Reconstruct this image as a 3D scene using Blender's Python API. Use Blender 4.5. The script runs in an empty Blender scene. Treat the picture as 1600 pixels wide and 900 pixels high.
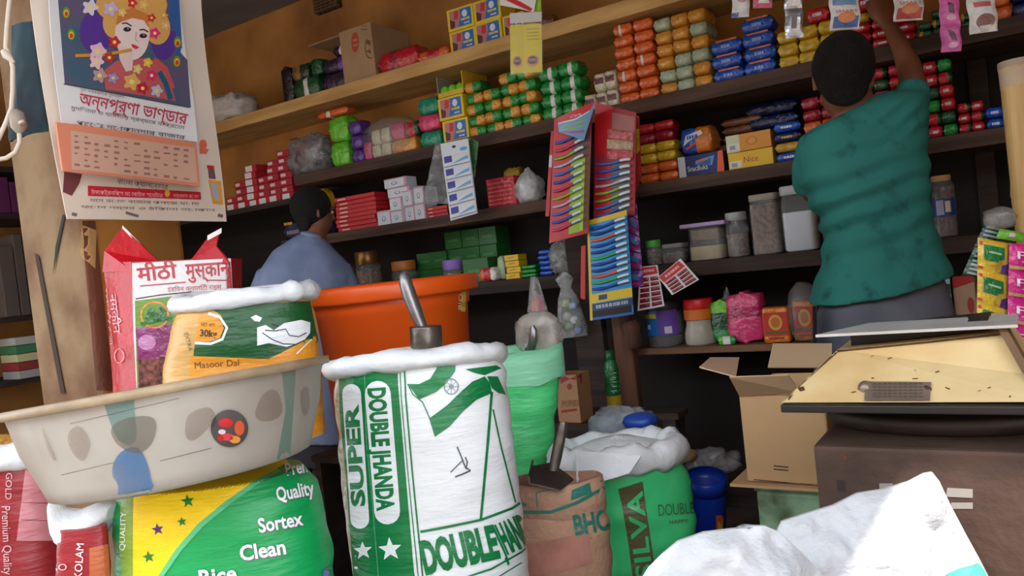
import bpy, bmesh, math, random
from mathutils import Vector, Matrix, noise
from mathutils.bvhtree import BVHTree

# ------------------------------------------------------------------ camera, light, exposure
SC = bpy.context.scene
COL = SC.collection
F = 1244.0                      # focal length in pixels of the 1600 px frame
YAW, ROLL, PITCH, EYE = math.radians(33.2), math.radians(6.3), math.radians(-1.8), 1.1
CF = Vector((-math.sin(YAW) * math.cos(PITCH), math.cos(YAW) * math.cos(PITCH), math.sin(PITCH)))
CR0 = Vector((math.cos(YAW), math.sin(YAW), 0))
CU0 = CR0.cross(CF)
CR = CR0 * math.cos(ROLL) - CU0 * math.sin(ROLL)
CU = CU0 * math.cos(ROLL) + CR0 * math.sin(ROLL)
CC = Vector((0, 0, EYE))
HF = Vector((-math.sin(YAW), math.cos(YAW), 0))

cam = bpy.data.objects.new('camera', bpy.data.cameras.new('camera'))
COL.objects.link(cam)
cam.data.sensor_width = 36.0
cam.data.lens = F / 1600 * 36
cam.data.clip_start = 0.02
cam.matrix_world = Matrix((
    (CR.x, CU.x, -CF.x, CC.x), (CR.y, CU.y, -CF.y, CC.y), (CR.z, CU.z, -CF.z, CC.z), (0, 0, 0, 1)))
SC.camera = cam

SKY_STRENGTH, SUN_STRENGTH, EXPOSURE = 5.2, 7.0, 0.03
world = bpy.data.worlds.new('daylight')
SC.world = world
world.use_nodes = True
bg = world.node_tree.nodes['Background']
bg.inputs['Color'].default_value = (0.86, 0.93, 1.0, 1)
bg.inputs['Strength'].default_value = SKY_STRENGTH
sun = bpy.data.objects.new('sun', bpy.data.lights.new('sun', 'SUN'))
COL.objects.link(sun)
sun.data.energy = SUN_STRENGTH
sun.data.angle = math.radians(0.4)
sun.data.color = (1.0, 0.96, 0.9)
SUN_FROM = Vector((0.62, -0.60, 1.0)).normalized()       # towards the sun
sun.rotation_euler = SUN_FROM.to_track_quat('Z', 'Y').to_euler()
sun.location = (2, -3, 5)
SC.view_settings.view_transform = 'Standard'
SC.view_settings.look = 'None'
SC.view_settings.exposure = EXPOSURE
SC.view_settings.gamma = 1
SC.view_settings.use_curve_mapping = False

# ------------------------------------------------------------------ measuring from the photograph
def ray(x, y): return CF + CR * ((x - 800) / F) - CU * ((y - 450) / F)
def PD(x, y, d): return CC + ray(x, y) * d                       # at forward distance d
def PY(x, y, Y):
    d = ray(x, y); return CC + d * (Y / d.y)                     # on the plane Y
def PX(x, y, X):
    d = ray(x, y); return CC + d * (X / d.x)
def proj(w):
    v = Vector(w) - CC; k = v.dot(CF)
    return 800 + F * v.dot(CR) / k, 450 - F * v.dot(CU) / k
def XZ(px, z, Y):                                               # X of the point (X, Y, z) seen in pixel column px
    t = (px - 800) / F; v = Vector((0, Y, z - EYE))
    a = CR - CF * t
    return -v.dot(a) / a.x
def ZX(py, X, Y):                                               # z of the point (X, Y, z) seen in pixel row py
    t = (450 - py) / F; v = Vector((X, Y, -EYE))
    a = CU - CF * t
    return -v.dot(a) / a.z
def mpp(d): return d / F                                         # metres per pixel at distance d

# ------------------------------------------------------------------ materials
def lin(c): return tuple((x / 255) / 12.92 if x / 255 <= .04045 else ((x / 255 + .055) / 1.055) ** 2.4 for x in c)
_M = {}
def mat(rgb, rough=.55, metal=0., var=0., vscale=8., bump=0., bscale=40., rgb2=None, spec=.5, name=None, stretch=(1, 1, 1), detail=4., lo=.35, hi=.65):
    key = (tuple(rgb), rough, metal, var, vscale, bump, bscale, rgb2, spec, stretch, detail, lo, hi)
    if key in _M: return _M[key]
    m = bpy.data.materials.new(name or 'surface'); m.use_nodes = True
    nt = m.node_tree; b = nt.nodes['Principled BSDF']
    c = lin(rgb)
    b.inputs['Base Color'].default_value = (*c, 1)
    b.inputs['Roughness'].default_value = rough
    b.inputs['Metallic'].default_value = metal
    b.inputs['Specular IOR Level'].default_value = spec
    if var or rgb2 or bump:
        tc = nt.nodes.new('ShaderNodeTexCoord'); mp = nt.nodes.new('ShaderNodeMapping')
        mp.inputs['Scale'].default_value = stretch
        nt.links.new(tc.outputs['Object'], mp.inputs['Vector'])
    if var or rgb2:
        n = nt.nodes.new('ShaderNodeTexNoise'); n.inputs['Scale'].default_value = vscale; n.inputs['Detail'].default_value = detail
        nt.links.new(mp.outputs['Vector'], n.inputs['Vector'])
        r = nt.nodes.new('ShaderNodeValToRGB')
        c2 = lin(rgb2) if rgb2 else tuple(max(0, x * (1 - var)) for x in c)
        c1 = c if rgb2 else tuple(min(1, x * (1 + var * .5)) for x in c)
        r.color_ramp.elements[0].position = lo; r.color_ramp.elements[1].position = hi
        r.color_ramp.elements[0].color = (*c2, 1); r.color_ramp.elements[1].color = (*c1, 1)
        nt.links.new(n.outputs['Fac'], r.inputs['Fac'])
        nt.links.new(r.outputs['Color'], b.inputs['Base Color'])
    if bump:
        n2 = nt.nodes.new('ShaderNodeTexNoise'); n2.inputs['Scale'].default_value = bscale; n2.inputs['Detail'].default_value = 5
        nt.links.new(mp.outputs['Vector'], n2.inputs['Vector'])
        bp = nt.nodes.new('ShaderNodeBump'); bp.inputs['Strength'].default_value = bump; bp.inputs['Distance'].default_value = .01
        nt.links.new(n2.outputs['Fac'], bp.inputs['Height']); nt.links.new(bp.outputs['Normal'], b.inputs['Normal'])
    _M[key] = m
    return m
def foil(rgb, rough=.2): return mat(rgb, rough, 0, .2, 26, .75, 48, spec=.75, name='wrapper')
def card(rgb): return mat(rgb, .5, 0, .06, 12, 0, name='printed_card')
def film(tint=(235, 238, 240), body=.22, name='clear_film', rough=.12, bscale=22, bump=.9):
    key = ('film', tint, body, rough, bscale, bump)
    if key in _M: return _M[key]
    m = bpy.data.materials.new(name); m.use_nodes = True
    nt = m.node_tree; nt.nodes.remove(nt.nodes['Principled BSDF']); out = nt.nodes['Material Output']
    tr = nt.nodes.new('ShaderNodeBsdfTransparent'); tr.inputs['Color'].default_value = (.93, .94, .95, 1)
    pr = nt.nodes.new('ShaderNodeBsdfPrincipled')
    pr.inputs['Base Color'].default_value = (*lin(tint), 1); pr.inputs['Roughness'].default_value = rough
    pr.inputs['Specular IOR Level'].default_value = 1.0
    tc = nt.nodes.new('ShaderNodeTexCoord'); n = nt.nodes.new('ShaderNodeTexNoise')
    n.inputs['Scale'].default_value = bscale; n.inputs['Detail'].default_value = 5
    nt.links.new(tc.outputs['Object'], n.inputs['Vector'])
    bp = nt.nodes.new('ShaderNodeBump'); bp.inputs['Strength'].default_value = bump; bp.inputs['Distance'].default_value = .01
    nt.links.new(n.outputs['Fac'], bp.inputs['Height']); nt.links.new(bp.outputs['Normal'], pr.inputs['Normal'])
    mx = nt.nodes.new('ShaderNodeMixShader')
    mr = nt.nodes.new('ShaderNodeMapRange'); mr.inputs['From Min'].default_value = .3; mr.inputs['From Max'].default_value = .75
    mr.inputs['To Min'].default_value = body * .6; mr.inputs['To Max'].default_value = min(1, body * 1.7)
    nt.links.new(n.outputs['Fac'], mr.inputs['Value']); nt.links.new(mr.outputs['Result'], mx.inputs['Fac'])
    nt.links.new(tr.outputs[0], mx.inputs[1]); nt.links.new(pr.outputs[0], mx.inputs[2])
    nt.links.new(mx.outputs[0], out.inputs['Surface'])
    _M[key] = m
    return m

WHITE = mat((236, 236, 236), .5); INK = mat((35, 32, 36), .6); STEEL = mat((150, 150, 152), .38, .85, .2, 20, .2, 40, name='steel')
DARKSTEEL = mat((112, 104, 98), .36, .8, .35, 14, .3, 30, name='dull_steel')
WOOD = mat((96, 68, 52), .75, 0, 0, 5, .35, 30, rgb2=(60, 42, 34), stretch=(.35, 3, 6), name='shelf_wood')
WOODD = mat((62, 46, 38), .8, 0, 0, 5, .3, 30, rgb2=(38, 28, 24), stretch=(.35, 3, 6), name='dark_shelf_wood')
SACKW = mat((232, 234, 238), .5, 0, .07, 9, .25, 120, name='woven_white')
KRAFT = mat((176, 142, 106), .8, 0, .12, 6, .1, 60, name='kraft_board')
CLEAR = film()

# ------------------------------------------------------------------ mesh builder
def soften(p, k=2):
    """corner-cut outline."""
    for _ in range(k):
        q = []
        for (ax, ay), (bx, by) in zip(p, p[1:] + p[:1]): q += [(ax * .75 + bx * .25, ay * .75 + by * .25), (ax * .25 + bx * .75, ay * .25 + by * .75)]
        p = q
    return p
def flat2d(polys, maxe):
    """polygons [(x, y)...] -> finely cut 2D triangles."""
    bm = bmesh.new()
    for p in polys:
        vs = [bm.verts.new((a, b, 0)) for a, b in p]
        try: bm.faces.new(vs)
        except ValueError: pass
    return _cut(bm, maxe)
def _cut(bm, maxe):
    bmesh.ops.triangulate(bm, faces=bm.faces[:])
    for _ in range(7):
        es = [e for e in bm.edges if e.calc_length() > maxe]
        if not es: break
        bmesh.ops.subdivide_edges(bm, edges=es, cuts=1)
        bmesh.ops.triangulate(bm, faces=[f for f in bm.faces if len(f.verts) > 3])
    bm.verts.index_update()
    V = [(v.co.x, v.co.y) for v in bm.verts]; Fc = [[v.index for v in f.verts] for f in bm.faces]
    bm.free()
    return V, Fc
_T = {}
def text2d(s, bold=0.):
    """lettering as 2D triangles: height of a capital about 0.7, origin at the left of the baseline."""
    if (s, bold) in _T: return _T[(s, bold)]
    cu = bpy.data.curves.new('lettering', 'FONT'); cu.body = s; cu.resolution_u = 3; cu.offset = bold
    o = bpy.data.objects.new('lettering', cu); COL.objects.link(o)
    me = bpy.data.meshes.new_from_object(o.evaluated_get(bpy.context.evaluated_depsgraph_get()))
    V = [(v.co.x, v.co.y) for v in me.vertices]; Fc = [list(p.vertices) for p in me.polygons]
    bpy.data.objects.remove(o); bpy.data.curves.remove(cu); bpy.data.meshes.remove(me)
    _T[(s, bold)] = (V, Fc)
    return V, Fc

class MB:
    def __init__(s): s.v = []; s.f = []; s.fm = []; s.fs = []; s.mats = []; s._bvh = None
    def mi(s, m):
        if m not in s.mats: s.mats.append(m)
        return s.mats.index(m)
    def add(s, vs, fs, m, smooth=True):
        o = len(s.v); k = s.mi(m)
        s.v += [Vector(v) for v in vs]
        for f in fs: s.f.append([i + o for i in f]); s.fm.append(k); s.fs.append(smooth)
        return s
    def quad(s, a, b, c, d, m): return s.add([a, b, c, d], [(0, 1, 2, 3)], m, False)
    def loft(s, rings, m, caps=(True, True), smooth=True, closed=True, ms=None):
        n = len(rings[0]); vs = [v for r in rings for v in r]; fs = []; seg = []
        for i in range(len(rings) - 1):
            for j in range(n if closed else n - 1):
                k = (j + 1) % n
                fs.append((i * n + j, i * n + k, (i + 1) * n + k, (i + 1) * n + j)); seg.append(i)
        o = len(s.f)
        s.add(vs, fs, m, smooth)
        if ms:
            for q, i in enumerate(seg): s.fm[o + q] = s.mi(ms(i))
        if caps[0]: s.add(rings[0], [tuple(range(n))[::-1]], ms(0) if ms else m, False)
        if caps[1]: s.add(rings[-1], [tuple(range(n))], ms(len(rings) - 2) if ms else m, False)
        return s
    def tube(s, pts, r, m, n=10, caps=True):
        pts = [Vector(p) for p in pts]; rs = r if isinstance(r, (list, tuple)) else [r] * len(pts)
        rings = []; ref = None
        for i, p in enumerate(pts):
            t = (pts[min(i + 1, len(pts) - 1)] - pts[max(i - 1, 0)]).normalized()
            if ref is None: ref = t.orthogonal().normalized()
            ref = (ref - t * ref.dot(t)).normalized(); b = t.cross(ref)
            rings.append([p + (ref * math.cos(a) + b * math.sin(a)) * rs[i] for a in [math.tau * j / n for j in range(n)]])
        return s.loft(rings, m, (caps, caps))
    def lathe(s, prof, m, c=(0, 0, 0), n=28, ax=None, caps=(True, True), ms=None, sy=1., jit=0.):
        c = Vector(c); X, Y, Z = ax or (Vector((1, 0, 0)), Vector((0, 1, 0)), Vector((0, 0, 1)))
        rings = []
        for r, z in prof:
            ring = []
            for j in range(n):
                a = math.tau * j / n
                p = c + X * (r * math.cos(a)) + Y * (r * sy * math.sin(a)) + Z * z
                if jit: p += (X * math.cos(a) + Y * math.sin(a)) * jit * noise.noise(p * 14)
                ring.append(p)
            rings.append(ring)
        return s.loft(rings, m, caps, ms=ms)
    def box(s, c, size, m, bev=0., rot=None, seg=2):
        bm = bmesh.new(); bmesh.ops.create_cube(bm, size=1)
        for v in bm.verts: v.co = Vector((v.co.x * size[0], v.co.y * size[1], v.co.z * size[2]))
        if bev: bmesh.ops.bevel(bm, geom=bm.edges[:], offset=bev, segments=seg, profile=.6, affect='EDGES')
        Rm = rot.to_matrix() if hasattr(rot, 'to_matrix') else rot
        bm.verts.index_update()
        vs = [(Rm @ v.co if Rm else v.co) + Vector(c) for v in bm.verts]
        fs = [[v.index for v in f.verts] for f in bm.faces]
        bm.free()
        return s.add(vs, fs, m, False)
    def grid(s, fn, nu, nv, m, th=0., ms=None):
        """sheet fn(u, v) with u, v in 0..1, thickness th."""
        P = [[Vector(fn(i / nu, j / nv)) for i in range(nu + 1)] for j in range(nv + 1)]
        vs = [p for r in P for p in r]; w = nu + 1
        fs = [(j * w + i, j * w + i + 1, (j + 1) * w + i + 1, (j + 1) * w + i) for j in range(nv) for i in range(nu)]
        o = len(s.f); s.add(vs, fs, m, True)
        if ms:
            for q in range(len(fs)): s.fm[o + q] = s.mi(ms((q % nu + .5) / nu, (q // nu + .5) / nv))
        if th:
            vs2 = []
            for j in range(nv + 1):
                for i in range(nu + 1):
                    a = P[j][min(i + 1, nu)] - P[j][max(i - 1, 0)]; b = P[min(j + 1, nv)][i] - P[max(j - 1, 0)][i]
                    nn = a.cross(b); nn = nn.normalized() if nn.length > 1e-9 else Vector((0, 0, 1))
                    vs2.append(P[j][i] + nn * th)
            s.add(vs2, [f[::-1] for f in fs], m, True)
            ring = [i for i in range(w)] + [j * w + nu for j in range(1, nv + 1)] + [nv * w + i for i in range(nu - 1, -1, -1)] + [j * w for j in range(nv - 1, 0, -1)]
            k = len(ring); rv = [vs[i] for i in ring] + [vs2[i] for i in ring]
            s.add(rv, [(i, (i + 1) % k, k + (i + 1) % k, k + i) for i in range(k)], m, False)
        return s
    def flat(s, V, Fc, fn, m):
        """2D triangles through fn(x, y) -> Vector or None."""
        W = [fn(x, y) for x, y in V]; keep = {}; vs = []; fs = []
        for f in Fc:
            if any(W[i] is None for i in f): continue
            g = []
            for i in f:
                if i not in keep: keep[i] = len(vs); vs.append(W[i])
                g.append(keep[i])
            fs.append(g)
        return s.add(vs, fs, m, False)
    def bake(s): s._bvh = BVHTree.FromPolygons(s.v, s.f); return s
    def onto(s, lift):
        bvh = s._bvh
        def fn(x, y):
            d = ray(x, y).normalized()
            h = bvh.ray_cast(CC, d, 50)
            if h[0] is None: return None
            nrm = h[1] if h[1].dot(d) < 0 else -h[1]
            return h[0] + nrm * lift * .5 - d * lift * .7
        return fn
    def mark(s, polys, m, lift=.0015, maxe=14):                  # print a photo-measured shape on the baked surface
        V, Fc = flat2d(polys, maxe); return s.flat(V, Fc, s.onto(lift), m)
    def letters(s, txt, x, y, size, m, rot=0., sx=1., lift=.002, bold=0., maxe=10, shear=0., fit=None):
        V, Fc = text2d(txt, bold)
        if fit: sx = fit / (max(v[0] for v in V) * size)
        c, sn = math.cos(math.radians(rot)), math.sin(math.radians(rot))
        bm = bmesh.new()
        vv = []
        for a, b in V:
            a = (a + b * shear) * size * sx; b = -b * size
            vv.append(bm.verts.new((x + a * c - b * sn, y + a * sn + b * c, 0)))
        for f in Fc:
            try: bm.faces.new([vv[i] for i in f])
            except ValueError: pass
        V2, F2 = _cut(bm, maxe)
        return s.flat(V2, F2, s.onto(lift), m)
    def ltext(s, txt, o, ux, uz, size, m, fit=None, bold=0.):      # lettering on a plane
        V, Fc = text2d(txt, bold); o, ux, uz = Vector(o), Vector(ux), Vector(uz)
        k = fit / (max(v[0] for v in V) * size) if fit else 1
        return s.flat(V, Fc, lambda a, b: o + ux * (a * size * k) + uz * (b * size), m)
    def mesh(s, name, origin=(0, 0, 0)):
        me = bpy.data.meshes.new(name); og = Vector(origin)
        me.from_pydata([v - og for v in s.v], [], s.f)
        for m in s.mats: me.materials.append(m)
        me.polygons.foreach_set('material_index', s.fm); me.polygons.foreach_set('use_smooth', s.fs)
        me.update()
        return me
    def build(s, name, parent=None, origin=None):
        og = parent_loc(parent) if parent else Vector(origin or (0, 0, 0))
        o = bpy.data.objects.new(name, s.mesh(name, og)); COL.objects.link(o)
        if parent: o.parent = parent
        else: o.location = og
        return o
def parent_loc(p):
    l = Vector((0, 0, 0))
    while p: l += p.location; p = p.parent
    return l
def thing(name, label, cat, loc, group=None):
    o = bpy.data.objects.new(name, None); COL.objects.link(o); o.location = loc; o.empty_display_size = .05
    return tag(o, label, cat, group)
USED = set()
def tag(o, label, cat, group=None):
    if label in USED: print('DUPLICATE LABEL', label)
    USED.add(label)
    n = len(label.replace(',', '').split())
    if n > 16 or n < 4: print('LABEL LENGTH', n, label)
    o['label'] = label; o['category'] = cat
    if group: o['group'] = group
    return o
def struct(name, mb): o = mb.build(name); o['kind'] = 'structure'; return o
def smoothmesh(name, mb, voxel, iters, parent, mats=None, sub=None):
    """voxel-joined, smoothed single skin of overlapping closed forms."""
    og = parent_loc(parent)
    me = mb.mesh(name, og); o = bpy.data.objects.new(name, me); COL.objects.link(o)
    r = o.modifiers.new('join', 'REMESH'); r.mode = 'VOXEL'; r.voxel_size = voxel; r.use_smooth_shade = True
    k = o.modifiers.new('soft', 'SMOOTH'); k.iterations = iters; k.factor = .5
    ev = o.evaluated_get(bpy.context.evaluated_depsgraph_get())
    me2 = bpy.data.meshes.new_from_object(ev)
    me2.name = name
    bpy.data.objects.remove(o)
    me2.materials.clear()
    for m in mats or mb.mats: me2.materials.append(m)
    for p in me2.polygons: p.use_smooth = True; p.material_index = 0
    o = bpy.data.objects.new(name, me2); COL.objects.link(o); o.parent = parent
    return o
def rnd(seed): return random.Random(seed)
# ------------------------------------------------------------------ the setting
WALLY, SHF = 3.25, 2.90
Z1, Z2, Z3, Z4, Z5 = 2.06, 1.675, 1.35, 1.028, .705
OCHRE = mat((196, 136, 66), .85, 0, 0, 2.2, .15, 30, rgb2=(126, 76, 36), name='ochre_plaster', detail=7, lo=.3, hi=.68)
GREYP = mat((120, 116, 116), .9, 0, .25, 3, .2, 40, name='grey_cement')
mb = MB(); mb.box((-1.9, 1.6, -.03), (6.6, 3.5, .06), mat((92, 80, 70), .9, 0, .3, 4, .2, 30)); struct('floor', mb)
mb = MB(); mb.box((-1, -3.2, -.1), (12, 6.0, .06), mat((126, 116, 102), .95, 0, .2, 3)); struct('ground', mb)
mb = MB(); mb.box((-1.9, WALLY + .05, 1.35), (6.6, .1, 2.7), OCHRE); struct('wall_back', mb)
mb = MB(); mb.box((-5.05, 1.6, 1.35), (.1, 3.4, 2.7), OCHRE); struct('wall_left', mb)
mb = MB(); mb.box((1.30, 1.75, 1.35), (.1, 3.1, 2.7), OCHRE); struct('wall_right', mb)
mb = MB(); mb.box((-1.9, 1.675, 2.74), (6.6, 3.35, .08), GREYP); struct('ceiling', mb)
# unseen panels added to block the sun, gaps shaped to light the front sacks
BLOCKM = mat((120, 112, 106), .6, .3, .2, 6)
for i, (x0, x1) in enumerate(((-5.3, .835), (.87, .922), (.942, 1.045))):
    mb = MB(); mb.box(((x0 + x1) / 2, -.405, 2.73), (x1 - x0, .80, .03), BLOCKM); struct('sun_blocker_%d' % (i + 1), mb)
# unseen wall added across the lane to dim light reaching the shelves
mb = MB(); mb.box((-1, -7.2, 1.9), (16, .3, 4.0), mat((120, 98, 78), .9, 0, .2, 2)); struct('light_block_wall', mb)
# ventilator lattice high in the back wall
mb = MB()
a, b = PY(497, 24, 3.24), PY(530, -14, 3.24)
mb.box(((a.x + b.x) / 2, 3.243, (a.z + b.z) / 2), (b.x - a.x, .02, b.z - a.z), mat((48, 34, 26), .9))
for i in range(5):
    mb.box((a.x + (b.x - a.x) * (i + .5) / 5, 3.225, (a.z + b.z) / 2), (.012, .02, b.z - a.z), mat((92, 66, 44), .9))
    mb.box(((a.x + b.x) / 2, 3.22, a.z + (b.z - a.z) * (i + .5) / 5), (b.x - a.x, .02, .01), mat((92, 66, 44), .9))
struct('trim_1', mb)

# square plastered pillar with worn edges
PILX, PILY = -1.75, .97
mb = MB()
mb.box((PILX - .135, PILY + .125, 1.35), (.27, .25, 2.7), mat((176, 124, 54), .8, 0, 0, 3.0, .15, 25, rgb2=(146, 96, 40), name='yellow_plaster', detail=5), bev=.012)
mb.bake()
WORN = mat((140, 114, 84), .9, 0, 0, 6, .5, 22, rgb2=(96, 58, 30), name='worn_plaster', detail=8, lo=.3, hi=.62)
BROWNP = mat((98, 54, 32), .9, 0, .3, 6, .2, 30)
for k_, f_ in enumerate(mb.f):
    if (mb.v[f_[1]] - mb.v[f_[0]]).cross(mb.v[f_[2]] - mb.v[f_[1]]).normalized().y < -.5: mb.fm[k_] = mb.mi(WORN)
mb.mark([[(128, 345), (148, 345), (176, 610), (152, 610)]], BROWNP, .004)
mb.mark([[(88, 385), (99, 335), (103, 336), (92, 390), (84, 430)]], mat((40, 44, 36), .9), .004)
mb.mark([[(55, 395), (62, 400), (103, 615), (96, 615)]], mat((58, 42, 32), .9), .004)
mb.mark([[(128, 352), (150, 360), (148, 420), (128, 400)]], mat((170, 132, 84), .9), .005)
struct('pillar', mb)

# wooden wall shelving: boards, uprights and dark back boarding move as one
t = thing('wall_shelving', 'long dark wooden wall shelving stocked with grocery packs', 'shelving', (-1.8, 3.07, 0))
def board(z, x0, x1, th, m, Y0=SHF, name='shelf_board'):
    mb = MB(); mb.box(((x0 + x1) / 2, (Y0 + WALLY) / 2, z - th / 2), (x1 - x0, WALLY - Y0 - .002, th), m, bev=.004)
    return mb.build(name, t)
SH1 = mat((224, 180, 114), .8, 0, 0, 6, .2, 30, rgb2=(190, 146, 86), stretch=(.4, 2, 3), name='ochre_shelf')
board(Z1, -4.98, 1.2, .062, SH1)
board(Z2, XZ(458, Z2, SHF), 1.2, .055, WOOD)
XL3 = XZ(438, Z3, SHF)
board(Z3, XL3, 1.2, .05, WOOD)
board(Z4, -3.3, 1.2, .054, WOODD)
board(Z5, -1.36, 1.2, .026, mat((120, 84, 56), .75, 0, .3, 6, .2, 30, stretch=(.4, 2, 3)))
ZX3 = PY(400, 320, SHF).z
board(ZX3, -4.98, XZ(457, ZX3, SHF), .03, WOODD)
board(1.13, -4.98, XL3 - .02, .03, WOODD)
mb = MB(); mb.box((-1.9, WALLY - .012, .81), (6.2, .02, 1.62), mat((27, 19, 16), .85, 0, .3, 6, stretch=(.3, 1, 5))); mb.build('back_board', t)  # dark wood board, its colour deepened to put recess shade in
POSTW = mat((104, 66, 44), .8, 0, 0, 5, .4, 20, rgb2=(66, 40, 28), stretch=(4, 4, .5), name='post_wood')
def post(px0, px1, py, Y, z0, z1, m):
    a, b = PY(px0, py, Y), PY(px1, py, Y)
    mb = MB(); mb.box(((a.x + b.x) / 2, Y + .02, (z0 + z1) / 2), (b.x - a.x, .045, z1 - z0), m, bev=.006)
    return mb.build('post', t)
post(902, 946, 560, SHF - .05, 0, Z2 - .056, WOODD)
post(968, 997, 620, SHF - .045, 0, Z3 - .055, POSTW)
post(1528, 1560, 300, WALLY - .05, 0, Z2 - .056, WOODD)
# round turned foot bracket where the lowest shelf meets its post
mb = MB()
p = PY(988, 520, SHF - .07); mb.tube([p - Vector((0, 0, .06)), p - Vector((0, 0, .03)), p, p + Vector((0, 0, .03)), p + Vector((0, 0, .05))], [.025, .036, .03, .036, .022], POSTW, 12)
mb.build('post_knuckle', t)

# second shelving seen past the pillar, against the left wall
t2 = thing('side_shelving', 'dim shelving against the side wall, behind the worn pillar', 'shelving', (-4.75, 2.0, 0))
SX = -4.55
def sboard(py):
    z = PX(18, py, SX).z
    mb = MB(); mb.box(((SX - 5) / 2 - .001, 2.05, z - .015), (.44, 2.2, .03), WOODD, bev=.003); mb.build('shelf_board', t2); return z
SZ = [sboard(y) for y in (260, 333, 495, 595)]
mb = MB(); mb.box((SX - .02, 2.45, 1.05), (.05, .05, 2.1), POSTW); mb.build('post', t2)
mb = MB(); mb.box((SX - .02, .98, 1.05), (.05, .05, 2.1), POSTW); mb.build('post', t2)

# low platform in front that carries the sacks
t3 = thing('sack_platform', 'low plank platform under the rice sacks', 'platform', (-.75, 1.2, 0))
for x0, x1, y0, y1 in ((-2.4, -1.6, .36, .95), (-1.598, -.45, .36, 1.96), (-.448, .45, .36, .97)):
    mb = MB(); mb.box(((x0 + x1) / 2, (y0 + y1) / 2, .235), (x1 - x0, y1 - y0, .03), WOODD, bev=.003); mb.build('deck', t3)
for x, y in ((-2.3, .45), (-2.3, .88), (-1.5, .45), (-1.5, 1.9), (.38, .45), (.38, .88), (-.5, 1.9)):
    if 1:
        mb = MB(); mb.box((x, y, .11), (.08, .08, .22), WOODD); mb.build('leg', t3)
# ------------------------------------------------------------------ packs on the shelves
def pillow_mesh(w, d, h, mats, seed, crimp=.065, tw=.06):
    """heat-sealed wrapper lying along x, y = depth (front at -d/2), bottom at z=0; mats = colours along its length."""
    R = rnd(seed); n = 14; rings = []; L = [0, min(.035, crimp * .35), crimp * .6, crimp * 1.5, .3, .42, .5, .58, .7, 1 - crimp * 1.5, 1 - crimp * .6, 1 - min(.035, crimp * .35), 1]
    for i, t in enumerate(L):
        e = min(t, 1 - t)
        k = .5 if e < .04 else (.90 if e < crimp else (.98 if e < .2 else 1))
        kz = k
        if e < min(.035, crimp * .35) + .002: k, kz = .97, .2
        if e < .001: kz = .10
        ring = []
        for j in range(n):
            a = math.tau * j / n; c, s_ = math.cos(a), math.sin(a)
            yy = math.copysign(abs(c) ** .42, c) * d / 2 * (k if k > .55 else k + .4)
            zz = math.copysign(abs(s_) ** .42, s_) * h / 2 * kz
            jx = (R.random() - .5) * .02 * w
            ring.append(Vector((-w / 2 + w * t + jx, yy + (R.random() - .5) * .05 * d, h / 2 + zz * (1 + (R.random() - .5) * .10))))
        rings.append(ring)
    def ms(i):
        t = (L[i] + L[i + 1]) / 2
        return mats[min(len(mats) - 1, int(t * len(mats)))]
    m = MB(); m.loft(rings, mats[0], (True, True), ms=ms)
    return m
def carton_mb(w, d, h, m, bev=.0025):
    b = MB(); b.box((0, 0, h / 2), (w, d, h), m, bev=bev); return b
def front(b, w, d, h, x0, z0, x1, z1, m, k=1):
    y = -d / 2 - .0005 * k
    b.quad((-w / 2 + x0 * w, y, z0 * h), (-w / 2 + x1 * w, y, z0 * h), (-w / 2 + x1 * w, y, z1 * h), (-w / 2 + x0 * w, y, z1 * h), m)
def fpoly(b, w, d, h, pts, m, k=1):
    V, Fc = flat2d([pts], 9); b.flat(V, Fc, lambda x, z: Vector((-w / 2 + x * w, -d / 2 - .0005 * k, z * h)), m)
def scrawl(b, w, d, h, x0, z0, x1, z1, m, seed, k=2):
    """a line of print too small to read: broken strokes."""
    R = rnd(seed); x = x0
    while x < x1 - .02:
        l = min(R.uniform(.03, .1), x1 - x); front(b, w, d, h, x, z0 + R.uniform(0, .1) * (z1 - z0), x + l * .75, z1, m, k); x += l
def ell(cx, cz, rx, rz, n=18): return [(cx + rx * math.cos(math.tau * i / n), cz + rz * math.sin(math.tau * i / n)) for i in range(n)]

ROWN = ['lowest', 'second from bottom', 'third from bottom', 'fourth from bottom', 'fifth from bottom', 'sixth from bottom', 'seventh from bottom', 'eighth from bottom', 'ninth from bottom']
_PM = {}
def pk(kind, w, d, h, seed):
    q = (kind, round(w, 3), round(d, 3), round(h, 3), seed)
    if q in _PM: return _PM[q]
    me = KINDS[kind](w, d, h, seed).mesh('pack_' + kind)
    _PM[q] = me
    return me
C = dict(orange=(226, 104, 40), amber=(232, 160, 56), sage=(186, 200, 170), blue=(28, 84, 190), navy=(24, 38, 92), yellow=(226, 184, 40), red=(200, 32, 44), crimson=(160, 26, 44),
         green=(30, 150, 60), dkgreen=(26, 84, 44), cream=(226, 216, 186), brown=(108, 42, 40), teal=(20, 150, 116), pink=(226, 66, 120), lime=(110, 200, 50), purple=(96, 54, 150), white=(232, 230, 226), bronze=(150, 96, 66), gold=(206, 160, 50), plum=(56, 34, 62))
def fm(c): return foil(C[c] if isinstance(c, str) else c)
KINDS = {}
def simple(*cs):
    def mk(w, d, h, seed):
        b = pillow_mesh(w, d, h, [fm(c) for c in cs], seed)
        return b
    return mk
def printed(cs, ink, lo=.35, hi=.6):
    def mk(w, d, h, seed):
        b = pillow_mesh(w, d, h, [fm(c) for c in cs], seed)
        scrawl(b, w, d * 1.02, h, .3, lo, .7, hi, fm(ink), seed, 3)
        return b
    return mk
for c in C: KINDS[c] = simple(c)
KINDS['orange_w'] = simple('orange', 'orange', 'white', 'orange', 'orange', 'orange', 'orange')
KINDS['greenyellow'] = simple('green', 'green', 'amber', 'amber')
KINDS['yellowgreen'] = simple('amber', 'amber', 'green', 'green')
KINDS['green_w'] = simple('green', 'green', 'green', 'white', 'green', 'green')
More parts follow.
